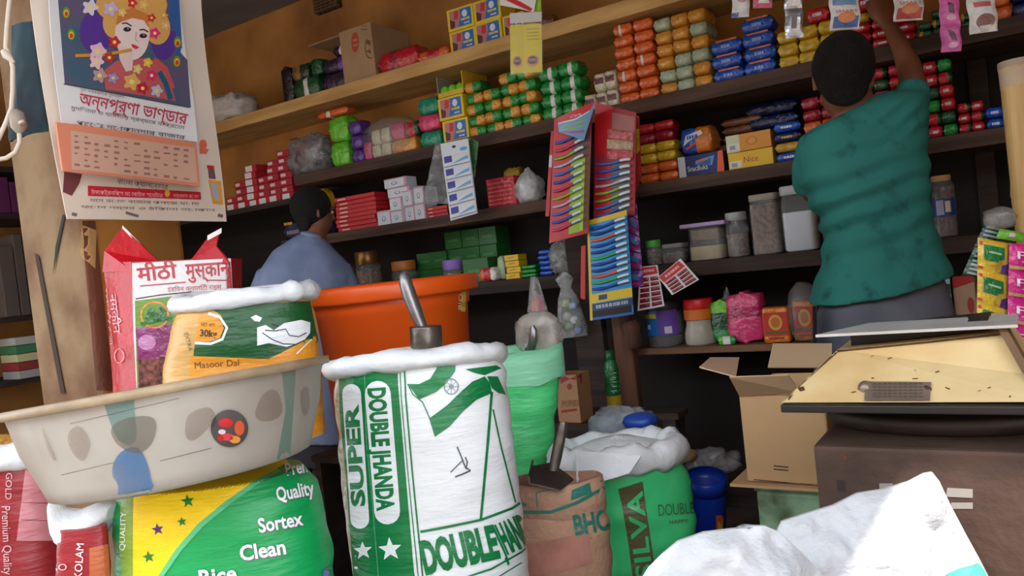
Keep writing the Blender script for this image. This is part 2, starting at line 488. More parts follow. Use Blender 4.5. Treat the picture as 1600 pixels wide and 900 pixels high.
def creamk(w, d, h, seed):
    b = pillow_mesh(w, d, h, [fm('cream')], seed)
    front(b, w, d * 1.03, h, .12, .38, .88, .72, fm('brown'), 2); return b
KINDS['creambrown'] = creamk
def bluek(w, d, h, seed):
    b = pillow_mesh(w, d, h, [fm('blue')], seed)
    front(b, w, d * 1.02, h, .2, .84, .86, .97, fm('orange'), 3)
    scrawl(b, w, d * 1.02, h, .35, .35, .65, .6, fm((150, 180, 230)), seed, 3); return b
KINDS['bluepack'] = bluek
KINDS['redtext'] = printed(['red'], 'white'); KINDS['redgreen'] = simple('red', 'red', 'dkgreen'); KINDS['dkgreeny'] = simple('yellow', 'dkgreen', 'dkgreen', 'dkgreen')
KINDS['goldpack'] = printed(['yellow'], 'gold')
KINDS['navygold'] = printed(['navy'], 'gold'); KINDS['bluetext'] = printed(['blue'], 'white')
def place(name, me, loc, label, cat, group=None, rz=0.):
    o = bpy.data.objects.new(name, me); COL.objects.link(o); o.location = loc; o.rotation_euler = (0, 0, rz)
    return tag(o, label, cat, group)
def stack(z, pl, pr, pt, rows, kinds, desc, cols, group, where='', Y=2.945, d=.09, name='biscuit_pack', cat='biscuit pack', seed=0, gap=.0015, tight=1.):
    """columns of packs between photo columns pl and pr on the shelf at height z, topmost row reaching photo row pt."""
    x0, x1 = XZ(pl, z, Y), XZ(pr, z, Y); w = (x1 - x0) / len(rows)
    H = (ZX(pt, (x0 + x1) / 2, Y) - z) / max(rows)
    R = rnd(seed + int(pl)); out = []
    for c, nr in enumerate(rows):
        for r in range(nr):
            k = kinds(c, r) if callable(kinds) else kinds
            kk, word = k if isinstance(k, tuple) else (k, None)
            me = pk(kk, w * .985, d, H - gap, R.randrange(4))
            lab = ' '.join(x for x in [word or desc, (ROWN[r] if nr > 1 else ''), cols[c], where] if x)
            if nr > 1: lab = f"{word or desc}, {ROWN[r]}, {cols[c]}" + (f' {where}' if where else '')
            else: lab = f"{word or desc}, {cols[c]}" + (f' {where}' if where else '')
            out.append(place(name, me, (x0 + w * (c + .5) + (R.random() - .5) * w * .03, Y + d / 2 + (R.random() - .3) * .014, z + .0006 + r * H), lab, cat, group, (R.random() - .5) * .05))
    return x0, x1, H

# --- second shelf, from the grey bag to the far end
B2 = Z2
stack(B2, 519, 548, 181, [2], lambda c, r: ('lime', 'square lime green wrapped pack'), '', ['beside the crumpled grey bag'], 'lime green packs', name='snack_pack', cat='pack', d=.1)
zt = ZX(178, XZ(530, 1.9, 2.95), 2.95)
place('snack_pack', pk('orange_w', .22, .07, .035, 1), (XZ(527, zt, 2.98), 2.98, ZX(181, XZ(533, B2, 2.945), 2.945) + .002), 'thin orange and white pack lying on the lime green packs', 'pack')
stack(B2, 550, 568, 188, [3], lambda c, r: ('purple', 'glossy purple wrapped pack'), '', ['beside the lime green packs'], 'purple packs', name='snack_pack', cat='pack', d=.09)
stack(B2, 571, 582, 222, [1], lambda c, r: ('pink', 'small pink pack'), '', ['inside the clear bag beside the purple packs'], None, name='snack_pack', cat='pack', d=.06, Y=2.955)
stack(B2, 583, 611, 200, [2, 2], lambda c, r: ('cream', 'cream white wafer pack'), '', ['column beside the small pink pack', 'column beside the orange pack'], 'cream wafer packs in a clear bag', name='wafer_pack', cat='pack', d=.07, Y=2.955)
x0, x1, _ = stack(B2, 613, 653, 216, [1], lambda c, r: ('amber', 'wide orange snack pack'), '', ['inside the open clear bag on the second shelf'], None, name='snack_pack', cat='pack', d=.07, Y=2.955)
zt = B2 + _ + .001
place('snack_pack', pk('pink', .085, .06, .085, 0), (x0 + .045, 2.99, zt), 'pink pack lying on the wide orange snack pack', 'pack')
place('snack_pack', pk('redgreen', .08, .06, .07, 2), (x0 + .135, 2.985, zt), 'red and green pack on the wide orange snack pack', 'pack')
stack(B2, 657, 690, 152, [3], lambda c, r: (('pink', 'magenta pink soap multipack') if r == 1 else ('teal', 'teal green soap multipack')), '', ['stacked beside the yellow picture cartons'], 'soap multipacks', name='soap_multipack', cat='pack', d=.09)

def yellow_picture(w, d, h, seed):
    b = carton_mb(w, d, h, card((240, 206, 30)))
    front(b, w, d, h, .1, .12, .92, .9, card((36, 116, 200)))
    fpoly(b, w, d, h, [(.1, .12), (.4, .12), (.52, .6), (.5, .9), (.1, .9)], card((196, 130, 130)), 2)
    fpoly(b, w, d, h, [(.1, .12), (.26, .12), (.3, .4), (.1, .55)], card((96, 40, 56)), 3)
    fpoly(b, w, d, h, [(.26, .5), (.42, .5), (.46, .84), (.3, .88)], card((214, 50, 60)), 3)
    fpoly(b, w, d, h, ell(.68, .66, .1, .16), card((232, 236, 244)), 2)
    scrawl(b, w, d, h, .52, .36, .88, .46, card((244, 214, 40)), 3, 2); scrawl(b, w, d, h, .62, .2, .86, .26, card((240, 240, 240)), 4, 2)
    return b
KINDS['yellow_picture'] = yellow_picture
x0, x1, H = stack(B2, 692, 732, 150, [2], lambda c, r: ('yellow_picture', 'yellow edged blue picture carton'), '', ['beside the green and yellow biscuit heap'], 'yellow cartons on the second shelf', name='soap_carton', cat='carton', d=.2)
# open yellow tray carton standing on them, three lime tubes inside
zc = B2 + 2 * H + .003
to = thing('open_carton', 'open yellow carton holding three lime green tubes', 'carton', ((x0 + x1) / 2, 3.05, zc))
w = x1 - x0; hh = H * .95
mb = MB(); Yc = card((224, 190, 40)); Gc = card((150, 140, 128)); cx = (x0 + x1) / 2
mb.box((cx, 3.05, zc + .002), (w, .2, .004), Yc); mb.box((cx, 3.148, zc + hh / 2), (w, .004, hh), Gc)
mb.box((x0 + .002, 3.05, zc + hh / 2), (.004, .2, hh), Gc); mb.box((x1 - .002, 3.05, zc + hh / 2), (.004, .2, hh), Yc)
mb.box((cx, 2.952, zc + .012), (w, .004, .02), Yc)
mb.build('tray', to)
for i in range(3):
    mb = MB(); xx = x0 + w * (.2 + .3 * i); mb.lathe([(.001, -.07), (.018, -.07), (.021, -.065), (.021, .06), (.012, .068), (.001, .068)], mat((120, 214, 40), .4), (xx, 3.03, zc + .031), 16, (Vector((1, 0, 0)), Vector((0, 0, 1)), Vector((0, 1, 0))))
    o = mb.build('lime_tube', None, (xx, 3.03, zc + .01)); tag(o, 'lime green tube %s in the open yellow carton' % ['beside the grey carton side', 'between the other two', 'beside the yellow carton side'][i], 'tube', 'lime tubes in the yellow carton')
G = 'green and yellow biscuit packs'
stack(B2, 733, 843, 116, [5, 4, 5, 5], lambda c, r: (('greenyellow', 'green and yellow biscuit pack') if (c + r) % 2 else ('yellowgreen', 'yellow and green biscuit pack')), '', ['column touching the yellow cartons', 'second column from the yellow cartons', 'third column from the yellow cartons', 'column touching the all-green packs'], G)
stack(B2, 847, 911, 100, [4, 4], lambda c, r: ('green_w', 'shiny green foil pack'), '', ['column beside the green-yellow heap', 'column beside the cream packs'], 'green foil packs', d=.1)
stack(B2, 913, 967, 113, [1, 2, 2], lambda c, r: ('creambrown', 'cream pack with brown label'), '', ['beside the green foil packs', 'middle column of the cream packs', 'column touching the orange packs'], 'cream and brown packs')
stack(B2, 968, 1029, 32, [7, 7], lambda c, r: (('orange_w', 'orange biscuit pack with white band') if (c * 3 + r) % 4 == 2 else ('orange', 'plain orange biscuit pack')), '', ['column beside the cream packs', 'column beside the mixed packs'], 'orange biscuit packs')
SAGE = {(0, 5), (2, 4), (0, 1), (1, 1), (2, 2), (1, 2), (1, 0)}
stack(B2, 1031, 1112, 19, [6, 6, 6], lambda c, r: (('sage', 'pale green biscuit pack') if (c, r) in SAGE else ('amber', 'amber biscuit pack')), '', ['column touching the orange packs', 'middle mixed column', 'column beside the blue packs'], 'amber and pale green packs', d=.14)
stack(B2, 1114, 1214, 32, [3, 4], lambda c, r: ('bluepack', 'blue biscuit pack with orange stripe'), '', ['column beside the pale green packs', 'column beside the yellow packs'], 'blue biscuit packs')
x0, x1, H = stack(B2, 1217, 1316, 38, [3, 3, 3], lambda c, r: ('goldpack', 'mustard yellow biscuit pack'), '', ['column beside the blue packs', 'middle column behind the hanging sachet', 'column behind the man\'s head'], 'mustard yellow packs')
for i in range(3):
    for j in range(3):
        if i == 0 and j: continue
        place('biscuit_pack', pk('redtext', .075, .09, .05, (i + j) % 4), (x0 + .145 + .077 * i, 2.995, B2 + 3 * H + .001 + .051 * j), 'red pack above the mustard packs, %s, %s column from the blue packs' % (ROWN[j], ['first', 'second', 'third'][i]), 'biscuit pack', 'red packs on the mustard packs')
stack(B2, 1330, 1432, 12, [4, 4, 3], lambda c, r: (('redtext', 'bright red pack with white print') if r < 3 else ('gold', 'golden yellow pack')), '', ['column just beside the man\'s head', 'column behind the raised forearm', 'column beside the dark green packs'], 'red packs beside the raised arm', name='snack_pack')
stack(B2, 1436, 1524, 12, [2, 3, 2, 2], lambda c, r: (('dkgreeny', 'dark green pack with yellow end') if (c + r) % 2 == 0 else ('dkgreen', 'dark green pack')), '', ['column beside the bright red packs', 'second column from the bright red packs', 'behind the pink hanging sachets', 'behind the brown hanging sachet'], 'dark green packs on the second shelf', name='snack_pack', cat='pack')
stack(B2, 1528, 1610, -16, [2, 2, 2], lambda c, r: [('redtext', 'red pack at the bamboo end'), ('orange', 'orange pack at the bamboo end'), ('navy', 'deep blue pack at the bamboo end')][c], '', ['nearer the green packs', 'between red and blue', 'above the bamboo'], 'packs above the bamboo pole', name='snack_pack', cat='pack')

# --- third shelf beyond the toothbrush cards
B3 = Z3
stack(B3, 1000, 1060, 190, [6, 6], lambda c, r: [('orange', 'orange wrapped biscuit pack'), ('orange', 'orange wrapped biscuit pack'), ('yellow', 'yellow wrapped pack'), ('yellow', 'yellow wrapped pack'), ('crimson', 'dark red wrapped pack'), ('red', 'red wrapped pack')][r], '', ['column beside the toothbrush cards', 'column beside the navy carton'], 'packs between toothbrushes and navy carton', name='snack_pack', cat='pack')
def navy_carton(w, d, h, seed):
    b = carton_mb(w, d, h, card((28, 44, 104)))
    front(b, w, d, h, 0, 0, .16, 1, card((206, 214, 226))); fpoly(b, w, d, h, [(.84, 0), (1, 0), (1, 1), (.9, 1)], card((226, 92, 44)))
    fpoly(b, w, d, h, [(.38, .55), (.74, .72), (.7, .4), (.75, .4), (.82, .85), (.4, .72)], card((90, 150, 220)), 2)
    fpoly(b, w, d, h, [(.4, .68), (.68, .76), (.66, .68), (.42, .62)], card((226, 110, 50)), 3)
    b.ltext('SnacBuks', (-w / 2 + .2 * w, -d / 2 - .0015, .26 * h), (1, 0, 0), (0, 0, 1), h * .34, card((226, 230, 238)), fit=.45 * w)
    return b
KINDS['navy_carton'] = navy_carton
x0, x1, H = stack(B3, 1062, 1134, 240, [1], lambda c, r: ('navy_carton', 'navy carton with orange end and white lettering'), '', ['beside the yellow cartons'], None, name='biscuit_carton', cat='carton', d=.16)
def tasty(w, d, h, seed):
    b = pillow_mesh(w, d, h, [fm((40, 96, 190)), fm((40, 96, 190)), fm((226, 128, 40)), fm((226, 128, 40))], 3, crimp=.05)
    y = d * 1.02
    fpoly(b, w, y, h, [(.1, .35), (.2, .72), (.7, .84), (.75, .7), (.3, .5)], card((230, 234, 244)), 2)
    fpoly(b, w, y, h, [(.16, .25), (.5, .45), (.5, .36), (.2, .18)], card((220, 60, 50)), 2); scrawl(b, w, y, h, .24, .56, .62, .7, card((40, 96, 190)), 5, 4)
    return b
KINDS['tasty'] = tasty
place('biscuit_pack', pk('tasty', (x1 - x0) * .68, .12, ZX(200, x0 + .06, 2.95) - B3 - H, 3), (x0 + (x1 - x0) * .42, 3.01, B3 + H + .002), 'large blue and orange pack standing on the navy carton', 'biscuit pack')
def goldc(word, base, txt):
    def mk(w, d, h, seed):
        b = carton_mb(w, d, h, card(base))
        front(b, w, d, h, .02, .12, .3, .5, card((226, 226, 210))); front(b, w, d, h, .07, .16, .2, .4, card((160, 160, 160)), 2)
        if word == 'biscuit':
            front(b, w, d, h, 0, 0, .3, 1, card((214, 214, 180)), .5); fpoly(b, w, d, h, ell(.58, .52, .13, .26), card((206, 120, 40)), 2); fpoly(b, w, d, h, ell(.58, .52, .09, .18), card((226, 160, 70)), 3)
        else: b.ltext(txt, (-w / 2 + .34 * w, -d / 2 - .0012, .34 * h), (1, 0, 0), (0, 0, 1), h * .5, card((190, 60, 40)), fit=.34 * w)
        return b
    return mk
KINDS['yellowc'] = goldc('text', (236, 190, 40), 'Nice'); KINDS['orangec'] = goldc('biscuit', (226, 150, 50), '')
stack(B3, 1138, 1209, 207, [2], lambda c, r: (('yellowc', 'yellow biscuit carton with red word') if r == 0 else ('orangec', 'orange biscuit carton with cream end')), '', ['beside the navy carton'], 'biscuit cartons', name='biscuit_carton', cat='carton', d=.12)
for i in range(4):
    place('snack_pack', pk('bronze', .2, .07, .03, i), (XZ(1100, B3, 3.15) + .02, 3.17, B3 + .001 + .031 * i), 'bronze foil pack behind the blue and orange pack, %s' % ROWN[i], 'pack', 'bronze packs behind blue pack')
for i in range(7):
    place('snack_pack', pk('bronze', .16, .07, .03, i % 4), (XZ(1140, B3, 3.15) + .07, 3.17, B3 + .001 + .031 * i), 'bronze foil pack behind the orange biscuit carton, %s' % ROWN[i], 'pack', 'bronze packs behind orange carton')
for i in range(5):
    place('snack_pack', pk('navy', .2, .07, .05, i % 4), (XZ(1190, B3, 3.15) + .06, 3.17, B3 + .001 + .051 * i), 'deep navy pack stacked behind the orange carton, %s' % ROWN[i], 'pack', 'navy packs at the back')
stack(B3, 1212, 1256, 190, [4], lambda c, r: [('bluetext', 'blue pack'), ('gold', 'golden pack'), ('navygold', 'navy pack with gold print'), ('bluetext', 'blue pack')][r], '', ['stacked between orange carton and green-shirted man'], 'blue and gold packs', name='snack_pack', cat='pack')
stack(B3, 1259, 1318, 148, [5, 5], lambda c, r: [('amber', 'amber pack'), ('amber', 'amber pack'), ('orange', 'orange pack'), ('crimson', 'dark red pack'), ('crimson', 'dark red pack')][r], '', ['behind the man\'s shoulder, column beside the blue packs', 'behind the man\'s neck, inner column'], 'packs behind the man', name='snack_pack', cat='pack')
stack(B3, 1372, 1448, 100, [7, 7, 7], lambda c, r: [('redgreen', 'red and green pack'), ('red', 'red pack'), ('dkgreen', 'dark green pack')][(c + r) % 3], '', ['behind the man\'s shoulder, column beside his neck', 'middle column behind the raised arm', 'column behind the raised elbow'], 'red and green packs behind the arm', name='snack_pack', cat='pack')
stack(B3, 1451, 1497, 92, [6, 6], lambda c, r: [('redtext', 'red snack pack'), ('redgreen', 'red-and-green snack pack'), ('green', 'green snack pack'), ('dkgreen', 'dark green snack pack'), ('redtext', 'red snack pack')][(2 * c + r) % 5], '', ['tall stack beside the man\'s sleeve', 'tall stack beside the low red packs'], 'tall red and green stack', name='snack_pack', cat='pack')
stack(B3, 1499, 1540, 158, [3, 3], lambda c, r: (('redtext', 'red sweet pack') if (c + r) % 2 else ('redgreen', 'red sweet pack with green end')), '', ['column beside the tall stack', 'column beside the blue sweet pack'], 'low red sweet packs', name='sweet_pack', cat='pack')
stack(B3, 1542, 1572, 166, [2], lambda c, r: ('bluetext', 'blue sweet pack with white print'), '', ['beside the bamboo pole'], 'blue sweet packs', name='sweet_pack', cat='pack')

# --- third shelf, from the man in the blue shirt to the toothbrush cards
def redbox(w, d, h, seed):
    b = carton_mb(w, d, h, card((206, 40, 44))); front(b, w, d, h, .1, .3, .3, .62, card((226, 200, 196))); return b
KINDS['redbox'] = redbox
stack(B3, 527, 590, 305, [8], lambda c, r: ('redbox', 'flat red carton with pale panel'), '', ['pile near the man in blue'], 'red cartons', name='flat_carton', cat='carton', d=.2)
def whitebox(w, d, h, seed):
    b = carton_mb(w, d, h, card((226, 232, 240))); front(b, w, d, h, 0, .9, 1, .97, card((226, 150, 180))); front(b, w, d, h, .9, 0, 1, .9, card((226, 150, 180)))
    fpoly(b, w, d, h, ell(.46, .45, .14, .18), card((130, 136, 170)), 2); fpoly(b, w, d, h, ell(.46, .47, .09, .12), card((226, 232, 240)), 3); return b
KINDS['whitebox'] = whitebox
GW = 'white medicine cartons'
stack(B3, 590, 612, 329, [1], lambda c, r: ('whitebox', 'white carton with pink edge'), '', ['lowest step beside the red cartons'], GW, name='small_carton', cat='carton', d=.1)
x0, x1, H = stack(B3, 613, 632, 308, [2], lambda c, r: ('whitebox', 'white carton with pink edge'), '', ['second step from the red cartons'], GW, name='small_carton', cat='carton', d=.1)
place('small_carton', pk('whitebox', .14, .08, .045, 1), ((x0 + x1) / 2 + .01, 3.0, B3 + 2 * H + .002), 'small white carton lying on top of the white carton steps, lower one', 'carton', GW)
place('small_carton', pk('whitebox', .14, .08, .045, 1), ((x0 + x1) / 2 - .005, 3.0, B3 + 2 * H + .049), 'small white carton topmost of the white carton steps', 'carton', GW)
stack(B3, 633, 648, 297, [2], lambda c, r: ('whitebox', 'white carton with pink edge'), '', ['third step from the red cartons'], GW, name='small_carton', cat='carton', d=.1)
stack(B3, 649, 665, 291, [2], lambda c, r: ('whitebox', 'white carton with pink edge'), '', ['tallest step beside the clear bag'], GW, name='small_carton', cat='carton', d=.1)
stack(B3, 667, 700, 322, [3], lambda c, r: ('redbox', 'small red and white carton'), '', ['under the hanging clear bag'], 'small red cartons', name='small_carton', cat='carton', d=.1)
def redcube(w, d, h, seed):
    b = carton_mb(w, d, h, foil((226, 60, 76)), .008)
    for i in range(6): scrawl(b, w, d, h, .06, .1 + i * .14, .9, .14 + i * .14, foil((240, 150, 150)), i, 1)
    return b
KINDS['redcube'] = redcube
stack(B3, 762, 806, 277, [1], lambda c, r: ('redcube', 'shrink-wrapped red block of small packs'), '', ['alone on the dark third shelf'], None, name='shrink_wrapped_block', cat='pack', d=.16)
place('small_carton', pk('gold', .1, .08, .19, 1), (XZ(800, B3, 3.15) + .02, 3.18, B3 + .002), 'golden pack standing behind the red block', 'pack')
# red and white packs on the short board near the calendar
def rw(w, d, h, seed):
    b = carton_mb(w, d, h, card((176, 40, 56))); front(b, w, d, h, .08, .3, .5, .75, card((226, 210, 206))); return b
KINDS['redwhite'] = rw
def wr(w, d, h, seed):
    b = carton_mb(w, d, h, card((190, 36, 52))); front(b, w, d, h, 0, .1, .62, .95, card((230, 226, 226))); return b
KINDS['whitered'] = wr
stack(ZX3, 356, 458, 245, [2, 4, 6, 4, 6, 7], lambda c, r: (('whitered', 'white-ended red carton') if c == 2 or r == 0 else ('redwhite', 'dull red carton with pale print')), '', ['column touching the calendar edge', 'second column from the calendar', 'third column from the calendar', 'fourth column from the calendar', 'fifth column from the calendar', 'column beneath the grey bag'], 'red cartons near the calendar', name='small_carton', cat='carton', d=.1)
# --- fourth shelf, behind the orange tub
B4 = Z4
def gbox(w, d, h, seed):
    b = carton_mb(w, d, h, card((32, 100, 40))); front(b, w, d, h, .2, .4, .8, .55, card((60, 130, 60))); return b
KINDS['gbox'] = gbox
stack(B4, 702, 782, 358, [3, 3, 3], lambda c, r: ('gbox', 'dark green carton'), '', ['back row, column nearer the tub', 'back row, middle column', 'back row, column nearer the toothbrushes'], 'dark green cartons at the back', name='tea_carton', cat='carton', Y=3.10, d=.12)
stack(B4, 632, 700, 396, [1, 2, 2], lambda c, r: ('gbox', 'dim green carton'), '', ['low row above the tub rim, beside the jar', 'low row above the tub rim, middle', 'low row above the tub rim, far end'], 'dim green cartons above the tub', name='tea_carton', cat='carton', Y=3.08, d=.12)
stack(B4, 724, 764, 404, [1], lambda c, r: ('gbox', 'bright green carton with brown end'), '', ['just above the orange tub rim'], None, name='tea_carton', cat='carton')
def ybox(w, d, h, seed):
    b = carton_mb(w, d, h, card((226, 186, 34))); fpoly(b, w, d, h, [(.2, .35), (.75, .55), (.7, .7), (.3, .6)], card((190, 120, 40))); return b
KINDS['ybox'] = ybox
stack(B4, 777, 788, 400, [1], lambda c, r: ('sage', 'pale blue-grey small pack'), '', ['beside the little yellow cartons'], None, name='small_pack', cat='pack', Y=2.97, d=.07)
stack(B4, 791, 813, 398, [4], lambda c, r: ('ybox', 'little yellow carton'), '', ['stacked at the shelf edge by the tub'], 'little yellow cartons', name='small_carton', cat='carton', d=.07)
stack(B4, 814, 838, 414, [3], lambda c, r: ('green', 'bright green sweet pack'), '', ['beside the little yellow cartons'], 'bright green sweet packs', name='sweet_pack', cat='pack', d=.07)
stack(B4, 842, 862, 390, [5], lambda c, r: ('blue', 'royal blue small pack'), '', ['above the first hanging bag'], 'royal blue packs', name='small_pack', cat='pack', d=.07)
def toyk(w, d, h, seed): return pillow_mesh(w, d, h, [fm('orange'), fm('red'), fm('white')], seed)
KINDS['toy'] = toyk
stack(B4, 748, 776, 418, [1], lambda c, r: ('toy', 'orange red and white sweet packet'), '', ['at the rim of the orange tub'], None, name='sweet_pack', cat='pack', d=.06)
# ------------------------------------------------------------------ loose bags, jars and hanging goods
def blob(c, s, m, seed, n=26, rough=.22, freq=3.2, flat=.15, top=None):
    """crumpled bag: lumpy closed skin about c with half sizes s, flattened underneath."""
    mb = MB(); rings = []; off = Vector((seed * 7.3, seed * 3.1, seed * 1.7)); nz = n // 2
    for i in range(nz + 1):
        ph = -math.pi / 2 + math.pi * i / nz; ring = []
        for j in range(n):
            a = math.tau * j / n
            d = Vector((math.cos(ph) * math.cos(a), math.cos(ph) * math.sin(a), math.sin(ph)))
            k = 1 + rough * noise.noise(d * freq + off) + rough * .6 * noise.noise(d * freq * 2.7 + off)
            q = Vector((math.copysign(abs(d.x) ** .75, d.x), math.copysign(abs(d.y) ** .75, d.y), math.copysign(abs(d.z) ** .75, d.z)))
            p = Vector((q.x * s[0] * k, q.y * s[1] * k, max(q.z * s[2] * k, -s[2] * (1 - flat))))
            if top and d.z > .3:                                   # gathered, pinched mouth
                t = (d.z - .3) / .7; p.x *= 1 - top * t; p.y *= 1 - top * t; p.z += s[2] * .35 * t * top
            ring.append(Vector(c) + p)
        rings.append(ring)
    mb.loft(rings, m, (False, False)); return mb
def sbag(pl, pr, pt, z, Y, m, seed, depth=.06, **k):                # bag standing on the shelf height z
    x0, x1 = XZ(pl, z, Y), XZ(pr, z, Y); h = ZX(pt, (x0 + x1) / 2, Y) - z
    k.setdefault('flat', .12); zc = z + (h / 2) * (1 - k['flat']) + .001
    return blob(((x0 + x1) / 2, Y + .02, zc), ((x1 - x0) / 2, depth, h / 2), m, seed, **k), ((x0 + x1) / 2, Y + .02, z)
def put(mb, name, label, cat, origin, group=None): return tag(mb.build(name, None, origin), label, cat, group)
SMOKE = film((150, 150, 156), .5); HAZY = film((215, 212, 206), .4)
mb, o = sbag(459, 516, 208, Z2, 2.97, SMOKE, 1, .09, rough=.3); put(mb, 'plastic_bag', 'crumpled smoky grey plastic bag beside the lime green packs', 'bag', o)
x0, x1 = XZ(466, Z2, 2.98), XZ(500, Z2, 2.98)
put(carton_mb(x1 - x0, .05, .06, foil((36, 90, 50))), 'snack_pack', 'dark green pack inside the smoky grey bag', 'pack', (0, 0, 0)).location = ((x0 + x1) / 2, 2.985, Z2 + .012)
mb, o = sbag(569, 656, 182, Z2, 2.985, film((224, 218, 214), .16), 2, .075, rough=.12); put(mb, 'plastic_bag', 'open clear bag around the wafer and orange packs', 'bag', o)
mb, o = sbag(807, 846, 266, Z3, 2.96, film((226, 226, 226), .6), 3, .05, top=.6); put(mb, 'plastic_bag', 'knotted clear bag of white sweets beside the red block', 'bag', o)
mb, o = sbag(860, 899, 372, Z4, 2.96, film((190, 190, 186), .4), 4, .05, top=.5); put(mb, 'plastic_bag', 'crumpled clear bag at the shelf edge beside royal blue packs', 'bag', o)

# top shelf
mb, o = sbag(330, 388, 147, Z1, 3.0, mat((206, 196, 190), .7, 0, .25, 10, .5, 30), 5, .12, rough=.35); put(mb, 'cloth_bundle', 'pale crumpled cloth bundle on the top shelf beside the calendar', 'cloth', o)
def pouchs(z, pl, pr, pt, Y, cs, seed, d=.07, crimp=.06):
    x0, x1 = XZ(pl, z, Y), XZ(pr, z, Y); h = ZX(pt, (x0 + x1) / 2, Y) - z
    w = x1 - x0
    if h > w * .9:                                                  # upright pouch: seals above and below
        mb = pillow_mesh(h, d, w, [fm(c) for c in cs], seed, crimp)
        mb.v = [Vector((v.z - w / 2, v.y, v.x + h / 2)) for v in mb.v]
    else: mb = pillow_mesh(w, d, h, [fm(c) for c in cs], seed, crimp)
    return mb, ((x0 + x1) / 2, Y + d / 2, z + .001)
def putp(a, name, label, cat, group=None):
    me = a[0].mesh(name); return place(name, me, a[1], label, cat, group)
putp(pouchs(Z1, 443, 459, 104, 2.96, [(30, 22, 34)], 1), 'snack_pouch', 'narrow black pouch at the end of the dark packs', 'pouch')
putp(pouchs(Z1, 460, 500, 120, 2.95, ['dkgreen', 'dkgreen', 'white', 'dkgreen', 'dkgreen'], 2, .1), 'snack_pouch', 'dark green pouch with white band on the top shelf', 'pouch')
z = ZX(121, XZ(480, Z1, 2.95), 2.95)
putp(pouchs(z, 457, 483, 101, 2.96, [(150, 110, 60), (40, 60, 40)], 3), 'snack_pouch', 'tan and dark pouch on top of the white-banded green pouch', 'pouch')
putp(pouchs(z, 485, 503, 92, 2.97, ['dkgreen'], 4), 'snack_pouch', 'small green pouch leaning against the open carton', 'pouch')
for i, (l, r, b) in enumerate([(503, 552, 112), (505, 553, 88), (520, 556, 68)]):
    zz = Z1 if i == 0 else ZX([0, 113, 90][i], XZ(528, Z1, 2.97), 2.97)
    putp(pouchs(zz, l, r, b, 2.965, [['plum'], ['plum', 'plum', 'purple', 'plum'], ['plum', 'white', 'plum', 'plum']][i], 5 + i, .1), 'snack_pouch', 'dark plum pouch in the open carton, %s' % ['lowest', 'middle one', 'topmost with pale mark'][i], 'pouch', 'plum pouches')
# open carton lying with its mouth to the packs
xa, xb = XZ(548, Z1, 3.0), XZ(597, Z1, 3.0)
h = ZX(28, xb, 3.0) - Z1
tc = thing('cardboard_carton', 'open brown cardboard carton with red stamp on the top shelf', 'carton', (xa, 3.1, Z1))
mb = MB(); mb.box(((xa + xb) / 2, 2.965, Z1 + h * .46), (xb - xa, .006, h * .9), KRAFT); mb.bake()
RS = mat((190, 70, 50), .8)
mb.mark([[(555 + 6 * math.cos(a), 66 + 16 * math.sin(a)) for a in [math.tau * k / 16 for k in range(16)]]], RS, .001)
mb.mark([[(579 + 9 * math.cos(a), 74 + 18 * math.sin(a)) for a in [math.tau * k / 16 for k in range(16)]]], mat((110, 80, 60), .8), .001)
mb.mark([[(579 + 7.5 * math.cos(a), 74 + 16 * math.sin(a)) for a in [math.tau * k / 16 for k in range(16)]]], KRAFT, .002)
mb.mark([[(563, 38), (583, 42), (583, 44), (563, 40)], [(564, 44), (584, 48), (584, 50), (564, 46)]], mat((120, 96, 76), .8), .001)
mb.mark([[(551, 62), (558, 60), (559, 63), (552, 65)], [(552, 70), (559, 68), (559, 71), (552, 73)]], KRAFT, .002)
mb.build('flap', tc)
xl = XZ(498, Z1, 3.0)
mb = MB(); mb.box(((xl + xb) / 2, 3.235, Z1 + h * .45), (xb - xl, .006, h * .9), KRAFT); mb.box((xb - .004, 3.1, Z1 + h * .45), (.006, .26, h * .9), KRAFT); mb.box(((xl + xb) / 2, 3.1, Z1 + h * .88), (xb - xl, .26, .005), KRAFT); mb.build('body', tc)
putp(pouchs(Z1, 592, 654, 76, 2.94, ['red', 'crimson', 'red', 'red'], 9, .12), 'snack_pouch', 'shiny red pouch lying flat on the top shelf', 'pouch')
z = ZX(78, XZ(632, Z1, 2.97), 2.97)
putp(pouchs(Z1, 653, 702, 76, 2.95, ['orange', 'red', 'orange'], 11, .1), 'snack_pouch', 'orange-red pouch between the red pouch and yellow cartons', 'pouch')
stack(Z1, 704, 787, 4, [2, 2], lambda c, r: ('yellow_picture', 'yellow edged blue carton on top shelf'), '', ['beside the orange-red pouch', 'second column'], 'yellow cartons on the top shelf', name='soap_carton', cat='carton', d=.12)
stack(Z1, 788, 820, 22, [1], lambda c, r: ('yellow_picture', 'single yellow edged blue carton'), '', ['half hidden by the hanging yellow packet'], None, name='soap_carton', cat='carton', d=.12)
putp(pouchs(Z1, 838, 866, 25, 2.95, [(110, 60, 40)], 13, .06), 'snack_pouch', 'dull brown pouch behind the hanging yellow packet', 'pouch')

